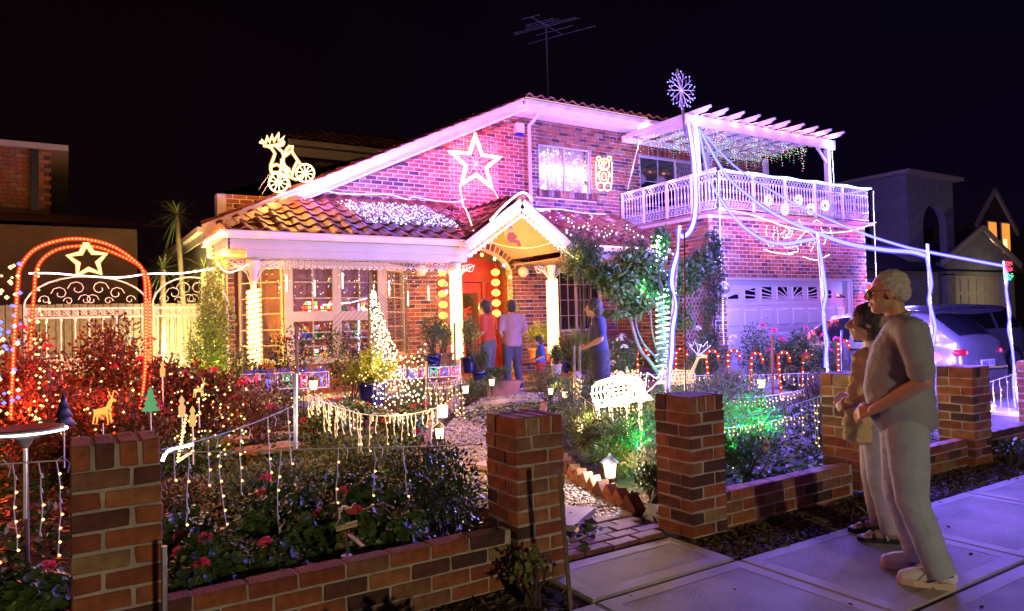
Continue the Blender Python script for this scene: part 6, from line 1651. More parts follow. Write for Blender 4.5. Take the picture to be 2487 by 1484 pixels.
# --- ropes on the roof edges
def led_line(name, lab, pts, n, off=(0,-.05,.0), r=.011, mat=E_MULTI, cat='light rope', glow=None, gw=6, gn=6, rope_mat=None, rr=.012, gdz=-.02):
    t = thing(name, lab, cat, pts[0]); mb = MB(); L = sum((Vector(b)-Vector(a)).length for a,b in zip(pts[:-1],pts[1:]))
    pp = [Vector(p)+Vector(off) for p in pts]
    bulbs(mb, pp, L/n, r, 0); mb.build('bulb', mat, t)['kind'] = 'stuff'
    MB().tube(pp, rr, 5).build('rope', rope_mat or M_WIRE, t)
    if glow:
        rs_ = resample(pp, L/gn)
        for i, q in enumerate(rs_): lamp('rope_glow', q+Vector((0,-.10,gdz)), glow[i%len(glow)], gw, .04, t)
    return t
E_SOFT = emit('soft_rope',(1,.55,.6),2.0); E_SOFTW = emit('soft_warm_rope',(1,.55,.28),2.2); E_SOFTC = emit('soft_cool_rope',(.6,.5,1),2.4)
E_SOFT.node_tree.nodes['Emission'].inputs[1].default_value=1.1
led_line('light_rope','multicoloured rope light climbing the long white barge board',[(2.35,13.27,3.42-.16),(8.82,13.27,6.42-.10)],190,glow=[(1,.3,.08),(1,.25,.35),(.45,.18,1),(1,.4,.15),(.5,.2,1)],gw=1.7,gn=17,rope_mat=E_SOFT)
led_line('light_rope','red and white rope light along the upper gutter',[(8.82,13.2,6.56),(12.5,13.2,6.56)],90,off=(0,0,0),gdz=-.22,glow=[(1,.2,.25),(.5,.2,1)],gw=2.5,gn=8,rope_mat=E_SOFT)
led_line('light_rope','multicoloured rope light along the left verandah gutter',[(2.02,F_Y-.06,3.05),(6.45,F_Y-.06,3.05)],150,glow=[(1,.25,.15),(.8,.18,.6),(1,.4,.15),(.5,.2,1)],gw=.9,gn=14,rope_mat=E_SOFT)
led_line('light_rope','pink-white rope light along the right verandah gutter',[(8.66,F_Y-.06,3.05),(11.55,F_Y-.06,3.05)],100,glow=[(1,.3,.4),(.8,.3,.9)],gw=1.5,gn=8,rope_mat=emit('pinkwhite_rope',(1,.62,.7),4))
led_line('light_rope','short rope light looping from the gutter end to the first column',smooth_path([(2.06,13.0,3.02),(2.06,F_Y,3.02)],3),40,off=(-.07,0,0),glow=[(1,.6,.2)],gw=8,gn=3,rope_mat=E_SOFTW)
led_line('light_rope','sagging rope light between house corner and first column',smooth_path([(2.1,12.4,2.62),(2.2,12.1,2.45),(2.35,11.9,2.48),(2.56,11.8,2.62)],4),14,off=(0,0,0),rope_mat=emit('pw_rope',(1,.6,.5),4))
led_line('light_garland','white lights winding over the tiles at the foot of the gable wall',smooth_path([(4.1,13.3,4.12),(4.5,13.35,4.07),(5.0,13.2,4.06),(5.5,13.25,4.10),(5.8,13.0,3.98),(6.05,13.3,4.1),(6.6,13.3,4.05),(7.0,13.2,4.05),(7.3,13.35,4.15)],4),110,off=(0,0,.03),r=.014,mat=E_COOLB,glow=[(.20,.14,1),(.24,.14,1)],gw=8,gn=6,rope_mat=E_SOFTC)
led_line('light_garland','white lights draped along the porch roof ridge',smooth_path([(6.8,F_Y-.2,3.42),(7.1,F_Y-.3,3.74),(7.46,F_Y-.34,3.98),(7.7,F_Y-.3,3.85)],4),34,off=(0,0,.02),r=.016,mat=E_COOLB,glow=[(.6,.5,1)],gw=7,gn=3,rope_mat=emit('ridge_rope',(.8,.75,1),5),rr=.02)
led_line('light_garland','white lights at the head of the right verandah roof',smooth_path([(9.3,13.5,4.08),(9.9,13.45,4.10),(10.6,13.5,4.06),(11.2,13.4,4.05)],3),50,off=(0,0,.03),r=.014,mat=E_COOLB,glow=[(.2,.12,1)],gw=9,gn=4,rope_mat=E_SOFTC)
for sg, ex in ((-1,6.28),(1,8.64)):
    led_line('light_rope','warm white rope light zigzagging down the %s slope of the porch gable' % ('left' if sg<0 else 'right'),[(RX,F_Y-.3,RZ-.30),(ex,F_Y-.3,2.78)],70,off=(0,-.03,0),r=.013,mat=E_WARM,glow=[(1,.5,.2),(1,.45,.3)],gw=6,gn=4,rope_mat=emit('gable_rope',(1,.7,.5),4))
led_line('light_rope','thin rope light sagging across the porch opening',smooth_path(vY([(1172,580),(1205,592),(1240,600),(1290,602),(1345,588)],F_Y-.25),4),60,off=(0,0,0),r=.010,mat=E_WARM,rope_mat=E_SOFTW,rr=.008)
# --- big wall star
SC = Vector((7.63,13.45,5.0))
t = thing('light_star','huge pink and yellow rope-light star on the purple gable wall','light star',SC)
MB().tube(loop(P5(SC,.66,.40,0,sx=1.05)),.034,6).build('sleeve',GLOW_PINK,t); MB().tube(loop(P5(SC,.67,.41,0,sx=1.05)),.022,5).build('outer_rope',emit('star_yellow',(1,.62,.36),8),t)  # pink shell paints a halo along the star outline
MB().tube(loop(P5(SC,.61,.41,0,sx=1.05)),.030,5).build('middle_rope',emit('star_pink',(1,.40,.45),7),t)
MB().tube(loop(P5(SC,.54,.42,0,sx=1.05)),.026,5).build('middle_rope',bpy.data.materials['star_pink'],t); MB().tube(loop(P5(SC,.46,.43,0,sx=1.05)),.018,5).build('inner_rope',emit('star_violet',(1,.30,.7),1.6),t)
mb = MB()
for i in range(10):
    a = pi/2+i*pi/5; mb.tube([SC,SC+Vector((cos(a)*(.2 if i%2 else .3),0,sin(a)*(.2 if i%2 else .3)))],.005,3)
mb.build('burst',emit('burst_violet',(.9,.55,1),2.5),t)
mb = MB()
for i in range(15):
    mb.tube([SC+Vector((-.6+i*.085,.06,-.62)),SC+Vector((-.6+i*.085,.06,.62))],.0025,3,caps=False); mb.tube([SC+Vector((-.6,.06,-.6+i*.085)),SC+Vector((.6,.06,-.6+i*.085))],.0025,3,caps=False)
mb.build('wire_grid',M_IRON,t)
for a in range(5):
    q = SC+Vector((cos(pi/2+a*2*pi/5)*.45,-.22,sin(pi/2+a*2*pi/5)*.45)); lamp('star_glow',q,(1,.05,.16),40,.08,t)
for a in range(5):
    q = SC+Vector((cos(-pi/2+a*2*pi/5)*.5,-.12,sin(-pi/2+a*2*pi/5)*.5)); lamp('star_glow',q,(1,.12,.25),8,.06,t)
MB().tube(smooth_path([SC+Vector((-.42,-.02,-.55)),SC+Vector((-.40,-.1,-.95)),(7.1,13.0,3.9),(6.75,12.2,3.55),(6.55,11.62,3.1)],4),.012,5).build('light_cable',emit('cable_warm',(1,.55,.4),5),t)
MB().tube([SC+Vector((.42,-.02,-.55)),SC+Vector((.55,-.05,-.80))],.010,5).build('light_cable',emit('cable_warm_b',(1,.5,.45),4),t)
# --- net lights on the tiles
def roof_pt(x, s, h=.09): return Vector((x, F_Y-.05, 3.06))+sl*s+Vector((0,-.45,.89))*h
t = thing('net_lights','dense patch of cool white net lights lying on the left verandah tiles','net lights',roof_pt(5.3,1.2))
mb = MB(); wr = MB()
for i in range(620):
    s = random.uniform(.55,1.75); x = random.uniform(4.35,6.2)+(1.75-s)*.28
    mb.bulb(roof_pt(x,s,random.uniform(.06,.12)),random.choice((.010,.014,.018)))
for i in range(16):
    wr.tube([roof_pt(4.5+i*.125,.6),roof_pt(4.35+i*.125,1.75)],.003,3,caps=False)
mb.build('bulb',emit('net_bulb',(.55,.58,1),3,False),t)['kind']='stuff'; wr.build('net_wire',M_WIRE,t)['kind']='stuff'
for i in range(6): lamp('net_glow',roof_pt(4.6+i*.34,1.3+(.2 if i%2 else -.2),.28),(.20,.15,1),11,.1,t)
lamp('net_wash',(5.3,12.2,4.05),(.22,.14,1),150,0,t,'AREA',(2.2,.25),(5.3,13.7,4.9)); lamp('net_wash',(7.0,12.4,4.45),(.24,.14,1),50,0,t,'AREA',(.8,.2),(6.9,13.7,5.2)); lamp('net_wash',(10.3,12.3,4.05),(.22,.14,1),120,0,t,'AREA',(1.8,.2),(10.3,13.7,5.0))
t = thing('net_lights','sparse large white lights scattered on the right verandah tiles','net lights',roof_pt(10,1))
mb = MB()
for i in range(46): mb.bulb(roof_pt(random.uniform(9.0,11.4),random.uniform(.25,1.9),.09),random.choice((.014,.02,.026)))
mb.build('bulb',emit('net_bulb_b',(.75,.78,1),4,False),t)['kind']='stuff'
for x_ in (9.4,10.1,10.8): lamp('net_glow',roof_pt(x_,1.1,.3),(.5,.25,1),8,.1,t)
# --- teddy light figure beside the window
def tf(u,v): return pY(1467+u,423+v,13.55)
t = thing('light_figure','rope-light teddy bear figure on the wall right of the upper window','light figure',tf(0,40))
el = lambda cx,cy,rx,ry,n=16:[tf(cx+rx*cos(a*2*pi/n),cy+ry*sin(a*2*pi/n)) for a in range(n)]
mb = MB()
for c_,mi in (((0,-24,13,14),0),((-13,-38,5,5),0),((13,-38,5,5),3),((0,4,12,18),1),((-4,-20,4,4),1),((-8,30,9,10),2),((9,30,9,10),2),((0,-28,6,3),0),((0,6,6,9),0)):
    mb.tube(el(*c_),.012,4,mi,closed=True)
mb.tube([tf(-19,-30),tf(-20,0),tf(-18,28)],.012,4,0); mb.tube([tf(19,-30),tf(20,0),tf(18,28)],.012,4,0); mb.tube([tf(-12,-6),tf(-18,6)],.012,4,0); mb.tube([tf(12,-6),tf(18,6)],.012,4,0)
mb.build('figure_rope',[emit('fig_yellow',(1,.6,.25),6),emit('fig_pink',(1,.4,.35),6),emit('fig_green',(.4,.9,.6),4),emit('fig_mint',(.6,1,.6),4)],t)
lamp('figure_glow',tf(0,-5)+Vector((0,-.2,0)),(1,.35,.3),16,.1,t); lamp('figure_glow',tf(0,25)+Vector((0,-.2,0)),(.5,.8,.6),6,.1,t)
ab = thing('alarm_box','small white alarm siren box high on the gable wall','alarm box',(8.9,13.6,5.96))
MB().box(8.80,13.58,5.86,9.01,13.69,6.08).build('box',M_WHITE,ab); MB().box(8.82,13.585,5.80,8.99,13.69,5.86).build('strobe',principled('blue_strobe',(.02,.03,.3),.2),ab)
# --- mast and snowflake
ms_ = thing('mast','thin timber mast above the pergola corner','mast',(12.02,11.45,5.9)); tp_ = pY(1645,168,11.45); MB().tube([(12.02,11.45,5.6),tp_],.035,8).build('pole',M_WOOD,ms_)
sf = thing('light_snowflake','blue-tipped snowflake of thin rods on the mast above the pergola','light snowflake',pY(1654,218,11.3))
c = pY(1655,219,11.3); R_ = .40; rods = MB(); bl_ = MB()
for i in range(10):
    a = i*pi/5+.1+random.uniform(-.04,.04); d = Vector((cos(a),-.06*cos(a),sin(a))); rods.tube([c,c+d*R_],.0075,4)
    for f_, s_ in ((.45,1),(.62,-1),(.8,1)):
        p0 = c+d*R_*f_; a2 = a+s_*.75; d2 = Vector((cos(a2),0,sin(a2))); p1 = p0+d2*R_*.32; rods.tube([p0,p1],.005,4)
        if random.random() < .85: bl_.bulb(p1,.021)
rods.build('rod',principled('white_rod',(.6,.55,.6),.4),sf); bl_.build('bulb',emit('deep_blue_bulb',(.30,.33,1),2.6,False),sf)['kind']='stuff'
lamp('snowflake_glow',c+Vector((0,-.3,0)),(.3,.2,1),14,.1,sf)
# --- pergola lights
t = thing('icicle_lights','hundreds of tiny multicoloured icicle lights hanging under the pergola rafters','icicle lights',(14.5,12,5.8))
mb = MB(); wr = MB()
for i in range(22):
    y = 11.35+random.uniform(0,2.1); pts = []
    for k in range(9): pts.append(Vector((12.2+k*.6, y+random.uniform(-.15,.15), PZ0+.08-random.uniform(0,.12))))
    pts = smooth_path(pts,3); wr.tube(pts,.003,3,caps=False)
    for p in resample(pts,.085):
        if random.random() < .25:
            n_ = random.randint(1,4)
            for q in range(n_): mb.bulb(p-Vector((0,0,.06+q*.065)),random.choice((.008,.011)))
        else: mb.bulb(p,random.choice((.008,.011,.013)))
for x_,y_ in ((15.2,11.3),(16.0,11.3),(16.3,11.5),(14.6,11.4),(15.5,12.6),(13.6,11.4),(12.9,11.3),(13.1,12.9)):
    for q in range(9): mb.bulb((x_+random.uniform(-.05,.05),y_,5.75-q*.065),.012)
mb.build('bulb',E_ICE,t)['kind']='stuff'; wr.build('wire',M_DWIRE,t)['kind']='stuff'
for x_ in (12.6,13.4,14.2,15.0,15.8,16.6):
    lamp('icicle_glow',(x_,12.2,5.55),(.5,.3,1),4,.15,t)
led_line('light_rope','red, orange and white lights draped over the pergola front beam',smooth_path([(12.2+i*.272,PY0-.06,PZ0+(.20 if i%2 else .13)) for i in range(18)],3),110,off=(0,0,0),r=.013,mat=emit_chain('beam_bulbs',[(1,.15,.05),(1,.5,.15),(1,.85,.6),(1,.2,.1)],5,sample=False),glow=[(1,.3,.2)],gw=5,gn=8)
# --- white ropes: post, ribbon, garlands, poles
CW = emit('ribbon_white',(.74,.70,1.0),2.4); CB = emit('garland_white',(.58,.58,1.0),1.9)
t = thing('light_ribbon','thick blinding white ribbon of light hanging from the pergola corner to the garden pole','light ribbon',(12.05,11.1,5.6))
MB().tube([(12.05,PY0-.05,6.05),(12.06,PY0-.05,5.2),(12.08,PY0-.06,4.7)],.04,7).build('ribbon',CW,t)
rb = smooth_path([pY(1672,300,10.9),pY(1684,380,10.6),pY(1690,470,10.0),pY(1687,530,9.3),pY(1675,562,8.8),pY(1657,575,8.3),pY(1648,560,8.05)],5)
MB().tube(rb,[.034]*(len(rb)-8)+[.034-.002*i for i in range(8)],7).build('ribbon',CW,t)
for q in rb[::5]: lamp('ribbon_glow',q+Vector((-.12,-.12,0)),VIO,80,.08,t)
MB().tube(rb,.06,8).build('sleeve',GLOW_BLUE,t)  # blue halo of the ribbon, added as an emissive shell
lamp('ribbon_glow',(11.7,10.9,5.3),VIO,60,.1,t); lamp('ribbon_glow',(11.3,10.4,4.4),VIO,80,.1,t)
GP = thing('lit_garden_pole','tall garden pole wrapped in white lights, standing in front of the fig tree','light pole',pG(1622,955)*0+Vector((7.9,8.05,.15)))
pt, pb = pY(1651,548,8.0), Vector((7.78,8.05,.1))
MB().tube([pb,pt],.026,6).build('pole',M_WOOD,GP)
wp = smooth_path([pY(1648,560,7.95),pY(1646,610,7.93),pY(1636,650,7.93),pY(1632,690,7.93),pY(1642,740,7.93),pY(1634,800,7.93),pY(1632,860,7.93),pY(1627,900,7.93),pY(1625,945,7.93)],4)
MB().tube(wp,[.026 if 4<i<14 or 17<i<28 else .014 for i in range(len(wp))],6).build('light_rope',CW,GP)
for q in wp[::4]: lamp('pole_glow',q+Vector((-.1,-.1,0)),(.45,.38,1),36,.05,GP)
MB().tube(wp,[.046 if 4<i<14 or 17<i<28 else .028 for i in range(len(wp))],8).build('sleeve',GLOW_BLUE,GP)  # painted blue halo round the pole's rope
def garland(lab, pts, r, glow_w, step=5):
    t = thing('light_garland',lab,'light garland',pts[0],group='blue-white garlands from the pergola corner to the garden poles'); pp = smooth_path(pts,6)
    MB().tube(pp,r,6).build('rope',CB,t); MB().tube(pp,r*1.75,8).build('sleeve',GLOW_BLUE,t)  # wider tube paints a blue halo along the garland
    for q in pp[3::step]: lamp('garland_glow',q+Vector((0,-.1,-.05)),BLU,glow_w*3.4,.05,t)
    return t
A_ = Vector((12.05,PY0-.1,5.75))
garland('lowest white garland sagging from the pergola corner to the second pole',[A_,pY(1722,430,9.6),pY(1762,500,8.6),pY(1805,550,7.6),pY(1860,585,6.7),pY(1910,592,6.1),pY(1955,584,5.7),pY(1984,580,5.45)],.021,32)
garland('middle white garland sagging past the second pole to the third pole',[A_,pY(1760,420,9.7),pY(1830,485,8.2),pY(1900,530,7.0),pY(1988,567,5.9),pY(2060,592,5.4),pY(2150,607,5.1),pY(2215,612,4.95),pY(2250,622,4.9)],.022,34)
garland('uppermost thin white garland running out to the pole at the far right',[A_,pY(1780,400,9.9),pY(1900,478,8.0),pY(2020,536,6.8),pY(2110,572,6.1),pY(2200,600,5.4),pY(2255,612,4.95),pY(2340,628,4.85),pY(2437,646,4.75)],.014,26)
def litpole(lab, top, base, wind, r=.015):
    t = thing('lit_garden_pole',lab,'light pole',(base.x,base.y,.05),group='garden poles wound with blue-white lights')
    MB().tube([Vector((base.x,base.y,.02)),base,top],.018,6).build('pole',M_METAL,t)
    pp = smooth_path(wind,5); MB().tube(pp,r,6).build('light_rope',CB,t); MB().tube(pp,r*1.9,8).build('sleeve',GLOW_BLUE,t)  # wider tube is a painted halo round the wound rope
    for q in pp[2::6]: lamp('pole_glow',q+Vector((-.08,-.1,0)),BLU,85,.05,t)
litpole('lit pole directly behind the fourth brick pillar',pY(1986,566,5.5),pY(2010,895,5.5),vY([(1984,580),(1992,615),(1998,650),(2005,700),(2006,720),(1999,760),(2003,800),(2009,830),(2006,860),(2005,893)],5.42))
litpole("lit pole rising beyond the grey-haired man's head",pY(2252,592,4.95),pY(2268,900,4.95),vY([(2250,622),(2256,650),(2262,690),(2256,730),(2264,760),(2272,800),(2264,840)],4.88),.014)
litpole('lit pole furthest right, wound to the ground, with a red and green ornament',pY(2437,634,4.8),pY(2474,1000,4.8),vY([(2440,648),(2447,670),(2444,710),(2453,760),(2449,800),(2457,840),(2462,880),(2462,930),(2466,990)],4.73),.011)
t = thing('light_ornament','small red and green net ornament at the head of the last pole','ornament',pY(2448,655,4.7))
mb = MB()
for i in range(50):
    q = pY(2449+random.uniform(-9,9),648+random.uniform(-12,12),4.7); mb.bulb(q,.008,0)
    q = pY(2449+random.uniform(-12,12),672+random.uniform(-8,8),4.7); mb.bulb(q,.007,1)
mb.build('bulb',[emit('orn_red',(1,.05,.1),4,False),E_GREEN],t)['kind']='stuff'
# corner drops and balcony edge
def vrope(lab, x, y, z0, z1, col, w=14):
    pts = [(x+random.uniform(-.015,.015),y,z1-(z1-z0)*i/9) for i in range(10)]
    led_line('light_rope',lab,smooth_path(pts,3),int((z1-z0)/.045),off=(0,0,0),r=.013,mat=emit('drop_'+str(int(x)),col,8,False),glow=[(.2,.18,1)],gw=w*1.2,gn=6,rope_mat=M_WIRE,rr=.006)
vrope('dotted white rope hanging down the left corner of the garage wall',11.80,10.36,.9,4.6,(.7,.8,1),46)
vrope('dotted white rope hanging down the right corner of the garage wall',17.56,10.38,.9,4.6,(.8,.8,1),40)
vrope('dotted white rope down the far right pergola post',17.05,11.14,4.7,6.0,(.7,.85,1),10)
led_line('light_rope','white rope running diagonally down to the left end of the balcony',[(12.5,13.3,6.4),(12.3,13.35,5.9),(12.02,13.5,4.75)],60,off=(0,0,0),r=.012,mat=E_COOLB,glow=[(.7,.6,1)],gw=5,gn=3)
led_line('light_rope','bright white rope and tinsel along the balcony front rail',smooth_path([(11.95+i*.56,10.44,4.68-(.03 if i%2 else 0)) for i in range(11)],3),170,off=(0,-.02,0),r=.015,mat=emit('rail_bulb',(.55,.8,1),8,False),glow=[(.15,.13,1)],gw=15,gn=9,rope_mat=emit('rail_rope',(.5,.62,1),4),rr=.022)
led_line('light_rope','white rope along the balcony side rail',[(11.9,13.4,4.64),(11.9,10.5,4.68)],90,off=(-.02,0,.02),r=.011,mat=E_COOLB,glow=[(.4,.2,1)],gw=14,gn=4)
led_line('light_rope','rope of white, red and green lights sagging below the balcony deck',smooth_path([(11.75,10.33,3.80),(12.8,10.33,3.72),(14,10.3,3.50),(15.2,10.3,3.44),(16.4,10.3,3.52),(17.55,10.33,3.80)],4),150,off=(0,0,0),r=.014,mat=emit_chain('deck_bulbs',[(.8,.85,1),(1,.9,1),(.8,.8,1),(1,.2,.4),(.3,1,.5)],7,sample=False),glow=[(.2,.15,1),(.7,.1,.8)],gw=26,gn=8,rope_mat=emit('deck_rope',(.8,.65,1),3),rr=.012)
# sleigh and deer picture in bulbs on the garage wall
def c3(x,y,Yp=10.15): return pY((2500+x/3.157)/1.4957,(680+y/3.157)/1.4957,Yp)
t = thing('light_motif','sleigh and reindeer drawn in warm bulbs over the garage door','light motif',c3(1200,700))
mb = MB(); wr = MB()
for l in [[(900,450),(890,520),(905,560)],[(885,600),(900,640),(945,690)],[(985,460),(990,520),(965,560),(985,600)],[(1020,470),(1035,560),(1020,680)],[(980,640),(975,690)],[(1060,540),(1110,500),(1120,440),(1150,480),(1190,500),(1180,560),(1100,585),(1080,550)],
  [(1090,640),(1110,690),(1180,690),(1250,680),(1255,740),(1150,755)],[(870,712),(960,742),(1060,760),(1150,772),(1215,765)],[(1250,610),(1300,560),(1350,510),(1400,530),(1440,580)],[(1310,610),(1285,680)],[(1400,610),(1380,670)],[(1450,630),(1430,690),(1400,740)],
  [(1320,800),(1400,825),(1500,832),(1560,800),(1630,770)],[(1530,470),(1545,540),(1575,600),(1545,665)],[(1630,470),(1645,540),(1670,600)],[(1270,380),(1300,430)],[(1440,400),(1480,375),(1540,425)],[(1130,450),(1160,520),(1120,560)]]:
    pts = [c3(*q) for q in l]; bulbs(mb,smooth_path(pts,3),.062,.014,0,.006); wr.tube(pts,.003,3,caps=False)
mb.build('bulb',emit('motif_bulb',(1,.72,.5),8,False),t)['kind']='stuff'; wr.build('wire_frame',M_WIRE,t)['kind']='stuff'
for q in ((1130,560),(1480,620),(960,560)): lamp('motif_glow',c3(*q)+Vector((0,-.15,0)),(1,.35,.45),14,.1,t)
for i,(a,b) in enumerate(((920,150),(1110,258),(1265,150),(1405,250),(1570,210))):
    t = thing('light_ring','small %s oval ring of warm bulbs hanging in front of the balcony railing' % ['leftmost','second','third','fourth','rightmost'][i],'ornament',c3(a,b,10.3),group='oval bulb rings on the balcony railing')
    mb = MB()
    for rx,ry in ((42,58),(22,32)): bulbs(mb,[c3(a+rx*cos(k*pi/9),b+ry*sin(k*pi/9),10.3) for k in range(19)],.055,.013)
    mb.build('bulb',bpy.data.materials['motif_bulb'],t)['kind']='stuff'
    lamp('ring_glow',c3(a,b,10.2),(1,.5,.3),3,.08,t)
# --- column coils
for i,(z0,z1,turn,pw) in enumerate(((.95,2.15,15,42),(.85,2.5,30,60),(.85,2.35,30,60))):
    cx,cz = COLS[i]; cy = F_Y+.16
    t = thing('light_coil','warm white rope light coiled round the %s verandah column' % ['left','middle','right'][i],'light rope',(cx,cy,z0),group='coils of rope light on the columns')
    N_ = turn*10; pts = [(cx+.092*cos(k*.628),cy+.092*sin(k*.628),z0+(z1-z0)*k/N_+random.uniform(-.004,.004)) for k in range(N_+1)]
    MB().tube(pts,.042,5).build('sleeve',GLOW_AMB,t); MB().tube(pts,.027 if i else .022,5).build('rope',emit('coil_rope_%s'%'abc'[i],(1,.66,.26),11 if i else 9),t)  # wider amber tube paints the halo of the coil
    for q in range(4):
        zq = z0+(z1-z0)*(q+.5)/4
        lamp('coil_glow',(cx+(.22 if i<2 else -.2),cy-.15,zq),(1,.52,.16),pw*.26,.06,t); lamp('coil_glow',(cx-.1,cy+.25,zq),(1,.42,.10),pw*.32,.06,t)
# --- verandah curtain lights, baubles, ice tubes
t = thing('curtain_lights','curtain of small white lights hanging from the lace over the bay window','curtain lights',(4.5,11.8,2.6))
mb = MB(); wr = MB()
for i in range(38):
    x = 2.75+i*.092; L_ = random.uniform(.15,.62)
    pts = [(x+random.uniform(-.02,.02),F_Y+.12,2.56-L_*k/4) for k in range(5)]; wr.tube(pts,.0028,3,caps=False)
    for k in range(int(L_/.1)):
        if random.random() < .6: mb.bulb((x,F_Y+.1,2.5-k*.1),.009)
mb.build('bulb',E_WARM,t)['kind']='stuff'; wr.build('wire',M_DWIRE,t)['kind']='stuff'
M_SILV = principled('silver_bauble',(.8,.8,.85),.08,metal=1)
for i,(x,y,pl) in enumerate(((762,686,F_Y),(801,676,F_Y),(870,678,F_Y),(951,681,F_Y),(984,675,F_Y),(1002,661,F_Y),(945,701,F_Y),(1063,666,F_Y),(1083,690,F_Y))[:9]):
    q = pY(x,y,pl+.1); t = thing('bauble','silver bauble %s, hung from the verandah lace' % ['in front of the left bay panes','beside the first bay post','at the middle post of the bay','right of the bay window','below the wall globe','high by the bay corner','low in the bay corner','near the globe lamp','left of the middle column'][i],'bauble',q,group='silver baubles under the verandah')
    MB().ball(q,.035,10).build('ball',M_SILV,t,smooth=True); MB().tube([q+Vector((0,0,.03)),(q.x,q.y,2.62)],.0015,3).build('thread',M_WIRE,t)
for i,(x,y) in enumerate(((696,688),(764,700),(832,682),(945,700),(991,725),(1041,712))):
    q = pY(x,y,F_Y+.08); t = thing('ice_tube_light','glittering ice tube light %s' % ['before the left bay post','before the bay centre','above the lit toys','by the bay right post','on the brick wall','left of the red door'][i],'tube light',q,group='ice tube lights under the verandah')
    MB().tube([q+Vector((0,0,.14)),q-Vector((0,0,.14))],.018,6).build('tube',emit('ice_tube',(1,.8,.75),1.6) if 'ice_tube' not in bpy.data.materials else bpy.data.materials['ice_tube'],t); MB().tube([q+Vector((0,0,.14)),(q.x,q.y,2.62)],.002,3).build('cord',M_WIRE,t)
for i,(x,y) in enumerate(((1022,657),(1271,660))):
    q = pY(x,y,13.45); t = thing('wall_lamp','unlit white globe lamp on a scrolled bracket %s of the front door' % ['left','right'][i],'wall lamp',q)
    MB().ball(q,.125,14).build('globe',principled('opal_glass_%s'%'ab'[i],(.75,.68,.6),.3),t,smooth=True)
    MB().tube([q+Vector((0,0,.12)),q+Vector((0,.05,.22)),q+Vector((-.08,.15,.2)),q+Vector((-.08,.25,.1))],.014,6).build('bracket',M_WHITE,t)
# --- door dressing: garland arch with star lights, wreath, lantern chains
t = thing('door_garland','evergreen garland arched over the red front door with coloured star lights','garland',(7.7,13.9,2.5))
gp = [(ARCH_C-.82,13.6,1.3),(ARCH_C-.84,13.6,2.2),(ARCH_C-.62,13.6,2.75),(ARCH_C-.2,13.6,3.0),(ARCH_C+.3,13.6,2.95),(ARCH_C+.68,13.6,2.7),(ARCH_C+.84,13.6,2.2),(ARCH_C+.82,13.6,1.5)]
sp = smooth_path(gp,12); P_ = np.array([list(random.choice(sp)) for _ in range(3400)]); d_ = sph(len(P_)); P_ = P_+d_*RNG.uniform(0,.085,(len(P_),1))
leaf_mesh('greenery',P_,d_,.05,MF['dark'],.2,parent=t)
sc_ = [(.2,.3,1),(1,.3,.2),(.3,1,.6),(.25,.35,1),(1,.7,.2),(.25,1,.55),(.25,.3,1),(1,.55,.2)]
for k in range(8):
    q = Vector(sp[int(12+k*7.6)])+Vector((0,-.1,0)); MB().prism([(q.x+(.05 if j%2==0 else .02)*cos(j*pi/6),q.z+(.05 if j%2==0 else .02)*sin(j*pi/6)) for j in range(12)],lambda u,v,d:(u,d,v),q.y,q.y+.015).build('star_light',emit('star_light_%s'%'abcdefgh'[k],sc_[k],5),t)
lamp('garland_glow',(ARCH_C,13.4,2.6),(1,.2,.1),26,.1,t)
E_LR = emit('paper_lantern',(1,.55,.08),3.6)
for nm,xx_ in (('left',1074),('right',1203)):
    q0 = pY(xx_,655,13.95); t = thing('lantern_chain','chain of glowing yellow paper lanterns in the %s sidelight of the front door' % nm,'lanterns',q0)
    for k in range(6 if nm=='left' else 5):
        zc = q0.z-.06-k*.235; l_ = MB().ball((q0.x,13.95,zc),.10,12,sz=.8).build('lantern',E_LR,t,smooth=True); MB().lathe([(.055,zc-.10),(.055,zc-.08)],(q0.x,13.95,0),8).build('rim',TOYC[0],l_); MB().lathe([(.055,zc+.08),(.055,zc+.10)],(q0.x,13.95,0),8).build('rim',TOYC[0],l_)
        lamp('lantern_glow',(q0.x,13.8,zc),(1,.4,.08),3,.05,t)
    MB().tube([(q0.x,13.95,q0.z+.2),(q0.x,13.95,q0.z-1.3)],.006,4).build('cord',TOYC[0],t)
t = thing('wreath','dark wreath with a big red bow on the front door','wreath',(7.62,14.15,1.95))
a_ = RNG.uniform(0,2*pi,1500); P_ = np.stack([7.62+.17*np.cos(a_),np.full(1500,14.17),1.95+.17*np.sin(a_)],1)+sph(1500)*.05; leaf_mesh('greenery',P_,sph(1500),.05,MF['dark'],.25,parent=t)
mb = MB()
for s_ in (-1,1):
    mb.tube([(7.62,14.08,1.80),(7.62+s_*.12,14.08,1.88),(7.62+s_*.13,14.08,1.76),(7.62,14.08,1.79)],.022,5); mb.tube([(7.62,14.08,1.79),(7.62+s_*.06,14.08,1.55)],.02,5)
mb.build('bow',TOYC[0],t)
# moon ornament in the gable
mo = thing('moon_ornament','yellow crescent moon ornament with a small red-capped figure, hung in the porch gable','ornament',pY(1240,575,11.45))
c = pY(1238,573,11.5); poly = [(c.x+.26*cos(a),c.z+.26*sin(a)) for a in [pi*.42+k*(1.35*pi)/14 for k in range(15)]]+[(c.x+.09+.21*cos(a),c.z+.05+.21*sin(a)) for a in [pi*1.68-k*(1.15*pi)/12 for k in range(13)]]
MB().prism(poly,lambda u,v,d:(u,d,v),11.5,11.55).build('moon',emit('moon_plastic',(1,.5,.08),.9),mo)
mb = MB(); mb.ball((c.x+.01,11.46,c.z-.03),.085,10,sz=1.25); mb.tube([(c.x+.05,11.44,c.z-.10),(c.x+.14,11.42,c.z-.12),(c.x+.17,11.42,c.z-.2)],.035,6); mb.tube([(c.x,11.4,c.z),(c.x+.08,11.38,c.z-.03)],.026,6)
